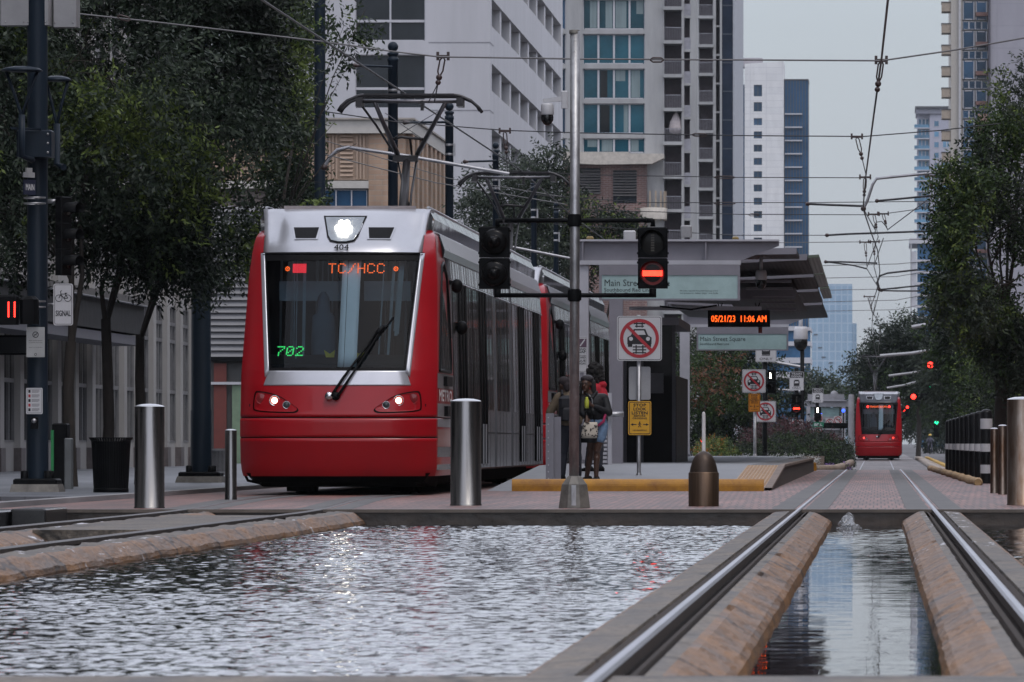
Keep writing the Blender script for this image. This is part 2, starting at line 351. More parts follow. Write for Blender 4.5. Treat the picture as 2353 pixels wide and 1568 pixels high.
for s in (-1,1): p.merge(rail(lambda y:XC*.5+s*GA,y3,lambda y:gz(y)+.02))
struct('rail_distant',p)
p=MB(); y2=[12+i*2 for i in range(90)]
for s in (-1,1): p.merge(rail(lambda y:track_x(y)+s*GA,y2,lambda y:0,dull))
struct('rail_curved',p)
# ---- water
wm=bpy.data.materials.new('pond_water'); wm.use_nodes=True; b=wm.node_tree.nodes['Principled BSDF']
b.inputs['Base Color'].default_value=(.012,.012,.016,1); b.inputs['Roughness'].default_value=.02; b.inputs['IOR'].default_value=1.65
nn=wm.node_tree.nodes.new('ShaderNodeTexNoise'); nn.inputs['Scale'].default_value=26; nn.inputs['Detail'].default_value=3
t2=wm.node_tree.nodes.new('ShaderNodeTexCoord'); m2=wm.node_tree.nodes.new('ShaderNodeMapping'); m2.inputs['Scale'].default_value=(1,.7,1)
bb=wm.node_tree.nodes.new('ShaderNodeBump'); bb.inputs['Strength'].default_value=.12; bb.inputs['Distance'].default_value=.008
LL=wm.node_tree.links; LL.new(t2.outputs['Object'],m2.inputs[0]); LL.new(m2.outputs[0],nn.inputs['Vector']); LL.new(nn.outputs['Fac'],bb.inputs['Height']); LL.new(bb.outputs[0],b.inputs['Normal'])
def wave(x,y):
    if -.75<x<.4: k=.13+.4*max(0,(y-35)/35)**2
    elif x<-5.4: k=.5
    else: k=1
    h=NZ.noise(V((x/.088,y/.056,0)))*.0058+NZ.noise(V((x/.045+7,y/.036,2)))*.0013+NZ.noise(V((x/.26,y/.19,9)))*.0036+NZ.noise(V((x/.9,y/1.3,5)))*.003*(1+1.2*NZ.noise(V((x/2.3,y/5,3))))
    return k*h*(1+.3*NZ.noise(V((x/1.6,y/6,8))))
def wgrid(x0,x1,y0,y1,dx,dy,amp=1):
    nx=int((x1-x0)/dx); ny=int((y1-y0)/dy); vs=[]; fs=[]
    for j in range(ny+1):
        y=y0+dy*j
        for i in range(nx+1): x=x0+dx*i; vs.append((x,y,-.16+wave(x,y)))
    for j in range(ny):
        for i in range(nx): k=j*(nx+1)+i; fs.append((k,k+1,k+nx+2,k+nx+1))
    return vs,fs
p=MB()
wm2=wm.copy(); wm2.name='calm_water'; wm2.node_tree.nodes['Principled BSDF'].inputs['Roughness'].default_value=0; wm2.node_tree.nodes['Bump'].inputs['Strength'].default_value=.0
for a in ((-9.2,-5.45,34,70.62,.045,.06),(-5.44,-1.1,20.4,38,.020,.022),(-5.44,-1.1,38,70.62,.027,.03),(-.72,.42,20.4,70.62,.05,.07),(.80,2.6,40,70.62,.05,.09)):
    vs,fs=wgrid(*a); p.add(vs,fs,wm2 if a[0]==-.72 else wm,True)
for x0,x1,y0,y1 in ((-60,-9.2,20,70.62),(-9.2,-5.45,20,34),(2.6,12,20,70.62),(.80,2.6,20.4,40)): p.add([(x0,y0,-.165),(x1,y0,-.165),(x1,y1,-.165),(x0,y1,-.165)],[(0,1,2,3)],wm)
struct('water',p,fix=False)
# bubbling jets
foam=bpy.data.materials.new('foam'); foam.use_nodes=True; fb=foam.node_tree.nodes['Principled BSDF']
fb.inputs['Base Color'].default_value=(.75,.77,.80,1); fb.inputs['Roughness'].default_value=.12; fb.inputs['Transmission Weight'].default_value=.8; fb.inputs['IOR'].default_value=1.33
def jet(loc,r,h,label,seed):
    b=MB(); n=26; secs=[]; rr=random.Random(seed)
    for i in range(13):
        t=i/12.; s=[]
        for k in range(n):
            a=2*PI*k/n; q=NZ.noise(V((math.cos(a)*2.2,math.sin(a)*2.2,t*3+seed)))
            rad=r*(1-t)**.62*(1+.5*q)*(1+.12*math.sin(k*2.1)); s.append((loc[0]+rad*math.cos(a),loc[1]+2.2*rad*math.sin(a),loc[2]+h*t*(1+.25*q)-.01))
        secs.append(s)
    b.loft(secs,foam,caps=True)
    for k in range(26):
        a=rr.uniform(0,2*PI); q=rr.uniform(.4,1.2); b.ball((loc[0]+r*q*math.cos(a),loc[1]+r*q*math.sin(a),loc[2]+h*rr.uniform(.0,.75)*(1.2-q)+.006),rr.uniform(.004,.012),foam,6,4)
    o=obj('water_jet',b,fix=False); tag(o,label,'water jet','bubbling jets in the pond')
jet((-.30,67.5,-.17),.12,.165,'clear bubbling jet welling up between the two concrete beds of the straight track',3)
jet((-5.25,67.0,-.17),.14,.05,'low white bubbling jet beside the end of the curved concrete bed',9)
# wet dark block beside the pond
blk=M('black_granite',(.018,.018,.02),.25,var=.4,scale=3)
o=MB().bbox(-9.4,-8.88,66.5,69.5,-.45,.02,blk,.015); tag(obj('granite_block',o),'polished black granite block standing in the pond nearest the brick edge','stone block','granite blocks in the pond')
o=MB().bbox(-8.86,-8.50,68,69.8,-.45,.035,blk,.015); tag(obj('granite_block',o),'smaller black granite block standing beside the curved concrete bed','stone block','granite blocks in the pond')
# ================================================================ trams
red=M('tram_red',(.34,.004,.010),.32,var=.08,scale=1.5,coat=.22,spec=.35)
silver=M('tram_silver',(.52,.53,.57),.3,.55,var=.06,scale=2,coat=.4)
silverd=M('tram_side_silver',(.20,.20,.215),.25,.6,var=.2,scale=1.2,stretch=(1,1.5,.3),bump=.05)
blackp=M('black_plastic',(.007,.007,.008),.5,var=.3,spec=.1)
under=M('underframe_black',(.006,.0055,.005),.95,spec=.05,var=.4,scale=5,bump=.4)
orange=M('tram_orange',(.42,.07,.02),.3,var=.1,coat=.5)
def ripple(name,col,rough=.05,dist=.02,sc_=(1,5,.25),st=.5):
    m=bpy.data.materials.new(name); m.use_nodes=True; N=m.node_tree.nodes; L=m.node_tree.links; b=N['Principled BSDF']
    b.inputs['Base Color'].default_value=tuple(col)+(1,); b.inputs['Roughness'].default_value=rough; b.inputs['Specular IOR Level'].default_value=.55; b.inputs['Coat Weight'].default_value=.0; b.inputs['Coat Roughness'].default_value=.02
    t=N.new('ShaderNodeTexCoord'); mp=N.new('ShaderNodeMapping'); mp.inputs['Scale'].default_value=sc_; n=N.new('ShaderNodeTexNoise'); n.inputs['Scale'].default_value=1; n.inputs['Detail'].default_value=3
    L.new(t.outputs['Object'],mp.inputs[0]); L.new(mp.outputs[0],n.inputs['Vector']); bm=N.new('ShaderNodeBump'); bm.inputs['Strength'].default_value=st; bm.inputs['Distance'].default_value=dist
    L.new(n.outputs['Fac'],bm.inputs['Height']); L.new(bm.outputs[0],b.inputs['Normal']); L.new(bm.outputs[0],b.inputs['Coat Normal']); return m
sideglass=ripple('tram_side_glass',(.005,.006,.007),.03,.16,(1,4.2,.08),.8)
roofglass=ripple('roof_fairing_glass',(.05,.06,.065),.08,.03,(1,1.2,.6),.4)
def glassmat(name,tint,refl=1.0):
    m=bpy.data.materials.new(name); m.use_nodes=True; N=m.node_tree.nodes; L=m.node_tree.links; N.remove(N['Principled BSDF'])
    t=N.new('ShaderNodeBsdfTransparent'); t.inputs[0].default_value=tuple(tint)+(1,); g=N.new('ShaderNodeBsdfGlossy'); g.inputs['Roughness'].default_value=.02; g.inputs[0].default_value=(refl,refl,refl,1)
    f=N.new('ShaderNodeFresnel'); f.inputs[0].default_value=1.5; x=N.new('ShaderNodeMixShader'); L.new(f.outputs[0],x.inputs[0]); L.new(t.outputs[0],x.inputs[1]); L.new(g.outputs[0],x.inputs[2]); L.new(x.outputs[0],N['Material Output'].inputs[0]); return m
wscreen=glassmat('windscreen_glass',(.58,.70,.75),.38); lensglass=glassmat('lens_glass',(.9,.9,.9))
lampw=M('lamp_white',(1,.93,.82),emit=9); lampr=M('lamp_red',(1,.03,.02),emit=5); ledo=M('led_orange',(1,.12,.012),emit=1.9); ledr=M('led_red',(1,.02,.035),emit=1.2); ledg=M('led_green',(.06,1,.2),emit=.9)
chrome=M('lamp_chrome',(.6,.6,.62),.15,1,var=.05)
interior=M('cab_interior',(.010,.012,.015),.8,spec=.1,var=.3); sky_refl=M('sky_reflection',(.75,.78,.82),.5,var=.05); curtain=M('reflection_blind',(.17,.21,.24),.6,var=.1)  # the two pale tones imitate reflections in the windscreen
def lerp(k,z):
    if z<=k[0][0]: return k[0][1]
    for (a,va),(b,vb) in zip(k,k[1:]):
        if z<=b: t=(z-a)/(b-a); return va+(vb-va)*t
    return k[-1][1]
YF=[(.26,.15),(.34,.11),(.5,.07),(.72,.02),(.80,.0),(1.04,.0),(1.06,.03),(1.10,.05),(1.49,.13),(1.70,.20),(3.30,.95),(3.6,1.28)]
HW=[(.26,1.305),(.34,1.325),(.45,1.334),(1.7,1.334),(3.0,1.288),(3.5,1.24),(3.65,1.2)]
def S(x,z): 
    h=lerp(HW,z); u=min(1,abs(x)/h); return lerp(YF,z)+.20*u**2+.26*u**7
def patch(mb,bl,br,tr,tl,m,off=.005,n=14,k=12,th=0):
    """panel laid on the curved nose; corners (x,z)"""
    g=[]
    for j in range(k+1):
        v=j/k; row=[]
        for i in range(n+1):
            u=i/n
            x=(bl[0]*(1-u)+br[0]*u)*(1-v)+(tl[0]*(1-u)+tr[0]*u)*v; z=(bl[1]*(1-u)+br[1]*u)*(1-v)+(tl[1]*(1-u)+tr[1]*u)*v
            row.append((x,S(x,z)-off,z))
        g.append(row)
    mb.loft(g,m,close=False)
    if th:
        ring=g[0]+[r[-1] for r in g[1:]]+g[-1][-2::-1]+[r[0] for r in g[-2:0:-1]]
        mb.loft([ring,[(x,y+th,z) for x,y,z in ring]],m,smooth=False)
def bars(t,name,n): pass
def make_tram(name,label,cat,group,rear=False,dest='TC/HCC'):
    t=thing(name,label,cat,(0,0,0),group)
    O=lambda nm,mb,par=t,**k: obj(nm,mb,par,**k)
    # --- body
    b=MB(); lv=[.26,.30,.34,.42,.5,.6,.7,.765]; rows=[]
    def sect(z,inset=0,d=0):
        h=lerp(HW,z)-inset; xs=[h*math.sin(PI/2*k/16) for k in range(-16,17)]
        return [(-h,4.0,z),(-h,2.0,z)]+[(x,S(x,z)+d,z) for x in xs]+[(h,2.0,z),(h,4.0,z)]
    def band(a,c,n,m=red): b.loft([sect(a+(c-a)*i/n) for i in range(n+1)],m,close=False)
    band(.26,.775,10); b.loft([sect(.775),sect(.775,.012,.015),sect(.79,.012,.015),sect(.79)],blackp,close=False,smooth=False)
    band(.79,1.045,8); b.loft([sect(1.045),sect(1.045,.015,.02),sect(1.063,.015,.02),sect(1.063)],blackp,close=False,smooth=False)
    band(1.063,1.70,14)
    # pillars
    XI=[(1.68,.95),(3.3,1.09),(3.6,1.10)]
    for s in (-1,1):
        rows=[]
        for i in range(25):
            z=1.68+(3.54-1.68)*i/24; h=lerp(HW,z); xi=lerp(XI,z)
            back=4.0-1.4*max(0,(i-14)/10)**1.5
            pts=[(s*(xi+(h-xi)*math.sin(PI/2*k/8)),0,z) for k in range(9)]
            pts=[(x,S(x,z),z) for x,_,z in pts]; y0=pts[-1][1]
            pts+=[(s*h,y0+(back-y0)*q,z) for q in (.15,.5,1)]
            rows.append(pts)
        cap=[(x*.985,y+.10,z+.05) for x,y,z in rows[-1]]; rows.append(cap); rows.append([(x*.965,y+.3,z+.06) for x,y,z in rows[-1]])
        b.loft(rows,red,close=False)
    # main shell
    half=[(1.15,.30),(1.334,.34),(1.334,1.20),(1.325,1.75),(1.30,3.08),(1.265,3.44),(1.20,3.60),(1.17,3.62)]
    def ring(y,k=1.0): 
        r=[(x*k,y,z) for x,z in half]; return r+[(-x,y2,z) for x,y2,z in reversed(r)]
    for a,c in ((3.9,14.25),(14.75,18.9),(19.4,29.2)): b.loft([ring(a),ring(c)],silverd,smooth=False,caps=True)
    # silver shoulder
    for s in (-1,1):
        for a,c in ((2.7,14.25),(14.75,18.9),(19.4,29.2)): b.loft([[(s*1.285,y,3.30),(s*1.30,y,3.40),(s*1.225,y,3.62),(s*1.18,y,3.63)] for y in (a,c)],silver,close=False,smooth=False)
    O('body',b)
    # --- upper front fairing
    f=MB(); rows=[]
    for j in range(11):
        v=j/10; z=3.30+.64*v; y0=.95+.95*v**1.35; hw=1.125-.03*math.sin(PI*v)+.03*v; row=[]
        for i in range(25):
            u=-1+2*i/24; dent=.17*max(0,1-abs(abs(u)-.84)/.22)**1.3*math.sin(PI*v)**1.2
            row.append((u*hw,y0+.20*u*u*(1-.6*v)+.24*abs(u)**7*(1-v)+dent,z-.0*abs(u)))
        rows.append(row)
    rows.append([(x,y+.35,z+.015) for x,y,z in rows[-1]]); f.loft(rows[:9],silver if not rear else M('fairing_dark',(.045,.05,.065),.35),close=False); f.loft(rows[8:],silver,close=False)
    for s in (-1,1):    # cheeks behind the fairing
        e=[r[-1 if s>0 else 0] for r in rows]; f.loft([e,[(x*1.0,2.7,min(z,3.94)) for x,y,z in e]],silver,close=False,smooth=False)
    fo=O('roof_fairing',f)
    def FY(x,z): v=(z-3.3)/.64; u=x/1.1; return .95+.95*max(0,v)**1.35+.2*u*u*(1-.6*v)-.012
    q=MB()
    pl=lambda pts,m,o=0: q.add([(x,FY(x,z)-o,z) for x,z in pts],[tuple(range(len(pts)))],m)
    for s in (-1,1): 
        q=MB(); pl([(s*.34,3.50),(s*.66,3.50),(s*.72,3.69),(s*.31,3.69)],silver,.006); pl([(s*.365,3.52),(s*.645,3.52),(s*.69,3.672),(s*.34,3.672)],blackp,.012); O('fairing_window',q)
    q=MB(); T1=[(-.30,3.84),(-.215,3.545),(-.17,3.475),(-.06,3.45),(.06,3.45),(.17,3.475),(.215,3.545),(.30,3.84)]
    pl(T1,blackp,.01); pl([(x*.9,3.645+(z-3.645)*.9) for x,z in T1],M('lamp_housing',(.30,.33,.36),.25,.4),.018); tl=O('top_lamp',q)
    if not rear:
        for k in range(7):
            a=2*PI*k/6; r=0 if k==6 else .078; x,z=r*math.cos(a),3.665+r*math.sin(a)
            q=MB(); q.lathe([(.001,-.01),(.042,0),(.042,.03)],lampw,10,(x,FY(x,z)-.05,z),'y'); obj('lamp',q,tl)
    # --- screen surround
    f=MB(); A=(-1.0,1.49);B=(1.0,1.49); sm=silver if not rear else blackp
    patch(f,(-1.0,1.49),(1.0,1.49),(.935,1.69),(-.935,1.69),sm,.008,th=.03)
    for s in (-1,1): patch(f,(s*.925,1.665),(s*.985,1.60),(s*1.125,3.31),(s*1.065,3.31),sm,.009,3,16,.03)
    patch(f,(-1.09,3.285),(1.09,3.285),(1.12,3.32),(-1.12,3.32),blackp,.010,14,1,.03); O('screen_frame',f)
    g=MB(); patch(g,(-.945,1.685),(.945,1.685),(1.085,3.30),(-1.085,3.30),wscreen,-.004,20,16)
    fb=MB(); 
    for a in (((-.93,1.69),(.93,1.69),(.94,1.73),(-.94,1.73)),((-1.08,3.20),(1.08,3.20),(1.085,3.29),(-1.085,3.29))): patch(fb,*a,blackp,.004,14,2)
    for s in (-1,1): patch(fb,(s*.935,1.70),(s*.895,1.70),(s*1.035,3.25),(s*1.085,3.25),blackp,.004,2,14)
    wo=O('windscreen',g); obj('rubber_seal',fb,wo)
    # --- cab interior seen through the screen, with strips imitating reflections in it
    c=MB(); c.box(-1.2,1.2,2.3,2.34,1.2,3.5,interior); c.box(-1.2,1.2,.35,2.3,1.2,1.24,interior)
    c.hexa([(-1.1,.45,1.25),(1.1,.45,1.25),(1.15,1.2,1.25),(-1.15,1.2,1.25),(-.95,.5,1.78),(.95,.5,1.78),(1.1,1.2,1.92),(-1.1,1.2,1.92)],interior)
    for x in (-.95,-.8,-.45,-.38,-.30,-.24,.42,.5,.62,.78,.9): c.tube([(x,2.2,1.5),(x+.03,2.15,3.4)],rnd.uniform(.012,.03),curtain if rnd.random()<.6 else interior,6)  # pale tubes imitate upright reflections of tall things in the screen
    O('cab_interior',c)
    c=MB(); patch(c,(.0,1.74),(.255,1.74),(.27,3.27),(.02,3.27),sky_refl,-.10,4,8,.01); patch(c,(.082,1.74),(.088,1.74),(.098,3.27),(.092,3.27),blackp,-.095,1,8); O('reflection_blind',c)  # pale strip standing in for a sky gap mirrored in the glass
    rs=random.Random(4); c=MB(); st=M('streak_reflection',(.10,.135,.16),.7,var=.2)
    for q in range(13):
        x=rs.uniform(-.95,.95); ww=rs.uniform(.012,.05); z0=rs.uniform(1.74,2.3)
        if -.1<x<.33: continue
        patch(c,(x*.94,z0),(x*.94+ww,z0),(x+ww,3.24),(x,3.24),st,-.14-.004*q,2,8)  # narrow strips imitating streaky reflections across the windscreen
    O('reflection_strip',c)
    c=MB(); 
    c.box(-.88,-.01,1.35,1.37,2.66,2.93,curtain); c.box(.28,.92,1.35,1.37,2.66,2.93,curtain); O('sun_blind',c)
    c=MB(); c.loft([[(-.27+.16*math.cos(a)*w,1.3+.1*math.sin(a),z) for a in [2*PI*k/12 for k in range(12)]] for z,w in ((1.6,1.0),(2.1,1.1),(2.45,.95),(2.5,.6),(2.7,.5),(2.78,.2))],M('seat_cloth',(.06,.08,.11),.9)); O('driver_seat',c)
    hv=M('yellow_vest',(.5,.42,.05),.8)
    if not rear:
        c=MB()
        for x in (-.16,.24): c.prism([(x-.08,1.98),(x-.03,1.80),(x+.05,1.80),(x+.07,1.98),(x,1.93)],1.0,1.03,hv)
        O('warning_label',c)
    # --- displays
    D=lambda x,z,o=.055:(x,S(x,z)+o,z)
    c=MB(); tilt=V((0,.75,1.6)).normalized()
    if not rear:
        dots(c,'TC/HCC',D(-.165,3.035),(1,0,0),tilt,.155,ledo,.36); O('destination_display',c)
        c=MB(); rr=D(-.655,3.04); 
        for i in range(12):
            for j in range(9): x=-.655+i*.0155; p0=V(D(-.655,3.04))+V((i*.0155,0,0))+tilt*(j*.0155); a=.0068; c.add([p0-V((a,0,0))-tilt*a,p0+V((a,0,0))-tilt*a,p0+V((a,0,0))+tilt*a,p0-V((a,0,0))+tilt*a],[(0,1,2,3)],ledr)
        O('route_display',c)
        for x in (-.735,.745):
            c=MB()
            for k in range(9):
                a=2*PI*k/8; r=0 if k==8 else .026; c.lathe([(.001,-.004),(.010,0)],ledo,6,V(D(x+r*math.cos(a),3.09+r*math.sin(a))),'y')
            O('indicator_lamp',c)
        c=MB(); dots(c,'702',D(-.835,1.90),(1,0,0),tilt,.15,ledg,.42,.12); O('number_display',c)
        c=MB(); text(c,'404',(0,FY(0,3.345)-.02,3.345),(1,0,0),(0,.62,.78),.105,blackp,width=.2,bold=.012); O('fleet_number',c)
    else:
        c=MB(); text(c,'TRANSIT SOUTH',D(0,3.03),(1,0,0),tilt,.11,ledo,width=1.0,bold=.01); O('destination_display',c)
        for x in (-.62,.62): c=MB(); c.lathe([(.001,-.02),(.07,0),(.07,.02)],lampr,14,V(D(x,3.08)),'y'); O('indicator_lamp',c)
    # --- headlights
    for s in (-1,1):
        c=MB(); 
        out=[(s*1.13,1.13),(s*1.15,1.2),(s*1.13,1.40),(s*1.08,1.425),(s*.80,1.37),(s*.62,1.25),(s*.50,1.17),(s*.52,1.125),(s*.6,1.11)]
        for _ in range(2): out=[q for i in range(len(out)) for q in ((.75*out[i][0]+.25*out[(i+1)%len(out)][0],.75*out[i][1]+.25*out[(i+1)%len(out)][1]),(.25*out[i][0]+.75*out[(i+1)%len(out)][0],.25*out[i][1]+.75*out[(i+1)%len(out)][1]))]
        ctr=(s*.85,1.25)
        def sp(p,o): return (p[0],S(p[0],p[1])-o,p[1])
        ring0=[sp(p,.004) for p in out]; ring1=[sp((ctr[0]+(p[0]-ctr[0])*.935,ctr[1]+(p[1]-ctr[1])*.86),.006) for p in out]
        ring2=[sp((ctr[0]+(p[0]-ctr[0])*.86,ctr[1]+(p[1]-ctr[1])*.80),.004) for p in out]
        c.loft([ring0,ring1],M('seam_dark',(.012,.002,.002),.6,spec=.1),smooth=False); c.loft([ring1,ring2],red,smooth=False); c.add(ring2,[tuple(range(len(out)))],red)
        ho=O('headlight',c,label='headlight cluster with one lamp lit')
        for x,z,r,k in ((.84,1.285,.062,0),(.675,1.225,.045,1),(1.03,1.315,.066,2)):
            y=S(x,z); c=MB()
            c.lathe([(r*1.15,-.012),(r*1.0,-.014),(r*.95,.012)],chrome if k<2 else red,16,(s*x,y,z),'y')
            m=(lampr if rear else M('headlamp_warm',(1,.84,.62),emit=5)) if k==0 else M('lens_dark',(.05,.055,.06),.08,var=.1) if k==1 else M('lens_red',(.2,.012,.015),.12,var=.1)
            c.lathe([(.001,-.024),(r*.45,-.021),(r*(.68 if k==0 else .97),-.012)],m,16,(s*x,y,z),'y'); obj('lamp',c,ho)
    # --- wiper
    c=MB(); pv=(-.045,S(0,1.345)-.03,1.345)
    c.lathe([(.001,-.05),(.05,-.05),(.06,.03)],chrome,14,(pv[0]-.05,pv[1],pv[2]),'y'); c.lathe([(.001,-.05),(.05,-.05),(.06,.03)],blackp,14,(pv[0]+.04,pv[1],pv[2]),'y')
    def on(x,z,o): return (x,S(x,z)-o,z)
    c.tube([on(-.06,1.345,.07),on(.1,1.60,.07),on(.40,2.02,.06),on(.55,2.27,.05)],[.022,.018,.014,.012],blackp,6); c.tube([on(.03,1.345,.07),on(.2,1.62,.07),on(.46,2.03,.06),on(.60,2.30,.05)],[.022,.016,.012,.010],blackp,6)
    c.tube([on(.28,1.80,.025),on(.50,2.1,.025),on(.74,2.42,.025)],.014,blackp,6); c.tube([on(.53,2.2,.05),on(.62,2.3,.05)],.03,blackp,6); O('wiper',c)
    # --- cab side: window and stripes
    for s in (-1,1):
        X=lambda z,o=.004: s*(lerp(HW,z)+o)
        c=MB(); poly=[(.95,1.70),(3.35,1.70),(3.45,1.85),(3.40,2.6),(3.2,3.05),(2.8,3.22),(2.3,3.15),(1.75,2.7),(1.15,1.95)]
        c.add([(X(z,.006),y,z) for y,z in poly],[tuple(range(len(poly)))],sideglass); w=O('cab_side_window',c)
        c=MB(); c.tube([(X(z,.006),y,z) for y,z in poly+[poly[0]]],.025,blackp,6,False); obj('window_seal',c,w)
        c=MB()
        for z0,z1,m in ((.34,.655,silverd),(.66,.90,orange),(.93,1.04,silver),(1.07,1.25,silver),(1.46,1.66,M('cab_grey',(.2,.2,.21),.4,.3))):
            c.loft([[(X(z0),y,z0),(X(z1),y,z1)] for y in (.62,1.2,2.5,4.0)],m,close=False,smooth=False)
        O('side_stripe',c)
        c=MB(); text(c,'METRO',(X(1.355,.012),2.2 if s>0 else 2.2,1.29),(0,s,0),(0,0,1),.15,M('lettering_white',(.85,.85,.85),.5),width=2.7,bold=.03); O('lettering',c)
        c=MB(); c.box(min(X(1.5),X(1.5)+s*.05),max(X(1.5),X(1.5)+s*.05),1.9,3.1,1.5,1.63,blackp); c.box(min(X(1.1),X(1.1)+s*.05),max(X(1.1),X(1.1)+s*.05),2.0,3.2,1.08,1.22,blackp); O('side_lamp',c)
        for z,y in ((2.92,3.8),(2.35,4.9)):
            c=MB(); c.ball((s*1.40,y,z),.085,blackp,12,8,(1,1,1.2)); c.box(min(s*1.28,s*1.38),max(s*1.28,s*1.38),y-.03,y+.03,z+.02,z+.08,blackp); O('side_camera',c)
        if s<0:
            for z in (1.42,1.08):
                c=MB(); c.box(-1.48,-1.335,3.0,3.2,z-.05,z+.06,blackp); O('side_lamp',c)
        # windows and doors along the side
        segs=[('w',4.15,5.5),('d',5.6,6.95),('w',7.05,8.7),('w',8.8,10.4),('d',10.5,11.85),('w',11.95,14.0),('w',15.0,18.6),('w',19.6,21.4),('d',21.5,22.85),('w',22.95,24.6),('w',24.7,26.3),('d',26.4,27.75),('w',27.85,29.1)]
        HX=[(.3,1.334),(1.2,1.334),(1.75,1.325),(3.08,1.30),(3.44,1.265)]
        Y=lambda z,o:s*(lerp(HX,z)+o)
        for k,a,e in segs:
            c=MB(); z0=1.22 if k=='w' else .42; n=max(2,int((e-a)/.7)) if k=='w' else 2
            zz=[z for z in (z0,1.2,1.75,2.4,2.98) if z>=z0]
            for i in range(n):
                u0=a+(e-a)*i/n+.012; u1=a+(e-a)*(i+1)/n-.012; bow=.01
                c.loft([[(Y(z,.006),u0,z),(Y(z,.016),(u0+u1)/2,z),(Y(z,.006),u1,z)] for z in zz],sideglass,close=False)
            if k=='d':
                c.loft([[(Y(z,.02),a+.02,z),(Y(z,.022),e-.02,z)] for z in (.40,1.0)],silver,close=False)
                for u in (a,(a+e)/2,e): c.tube([(Y(.4,.02),u,.40),(Y(1.2,.02),u,1.2),(Y(2.98,.02),u,3.0)],.018,blackp,6)
            O('side_window' if k=='w' else 'door',c)
        c=MB()
        for a,e in ((4.0,14.2),(14.8,18.85),(19.45,29.15)):
            c.loft([[(Y(z,.004),a,z),(Y(z,.004),e,z)] for z in (3.03,3.28)],sideglass,close=False,smooth=False)
            c.tube([(Y(3.0,.01),a,3.005),(Y(3.0,.01),e,3.005)],.012,chrome,4)
            for u in [a+.9*i for i in range(int((e-a)/.9))]:
                c.box(min(Y(.6,.002),Y(.6,.005)),max(Y(.6,.002),Y(.6,.005)),u,u+.012,.34,1.2,blackp)
            c.box(min(Y(.6,.002),Y(.6,.007)),max(Y(.6,.002),Y(.6,.007)),a,e,.86,.875,blackp)
        O('side_band',c)
        # roof fairings (clear upper screens)
        for a,e in ((2.0,14.2),(14.8,18.8),(19.5,29.0)):
            c=MB(); c.loft([[(s*1.19,y,3.61),(s*1.20,y,3.80),(s*1.12,y,3.955),(s*1.07,y,3.965)] for y in (a,(a+e)/2,e)],roofglass,close=False,smooth=False)
            c.tube([(s*1.115,a,3.965),(s*1.115,e,3.965)],.02,silver,6); c.tube([(s*1.2,a,3.62),(s*1.2,e,3.62)],.016,silver,6); O('roof_screen',c)
    # --- bellows, roof gear, bogies
    for a,e in ((14.25,14.75),(18.9,19.4)):
        c=MB(); secs=[]
        for i in range(9): secs.append(ring(a+(e-a)*i/8,.96 if i%2 else .92))
        c.loft(secs,blackp,smooth=False); O('bellows',c)
    for a,e,h in ((2.6,5.5,3.86),(6,9.5,3.92),(10,13.8,3.85),(20,24,3.9),(24.5,28.5,3.88)): O('roof_equipment',MB().bbox(-.95,.95,a,e,3.6,h,M('roof_box',(.33,.34,.35),.5,var=.2),.04))
    O('roof_rail',MB().box(-.87,.95,1.95,2.02,3.94,3.985,M('roof_rail',(.30,.27,.28),.5)))
    c=MB(); c.box(-1.05,1.05,.55,28.9,.12,.36,under); c.hexa([(-1.15,.5,.18),(1.15,.5,.18),(1.2,2.5,.1),(-1.2,2.5,.1),(-1.25,.42,.30),(1.25,.42,.30),(1.25,2.5,.34),(-1.25,2.5,.34)],under)
    c.tube([(-1.28,.6,.28),(-1.24,.58,.20),(-1.1,.6,.17)],.02,under,6); O('underframe',c)
    for y in (3.1,15.9,25.2):
        c=MB(); c.box(-.62,.62,y-.3,y+2.1,.16,.42,under)
        for s in (-1,1):
            c.box(s*.86-.09,s*.86+.09,y-.45,y+2.25,.10,.34,under)
            c.box(s*.72-.16,s*.72+.16,y-.62,y-.5,.04,.30,under)
        bo=O('bogie',c)
        for yy in (y,y+1.8):
            for s in (-1,1): c=MB(); c.lathe([(.001,-.07),(.33,-.07),(.335,.0),(.36,.05),(.36,.07),(.001,.07)],under,22,(s*.73,yy,.345),'x'); obj('wheel',c,bo)
    return t
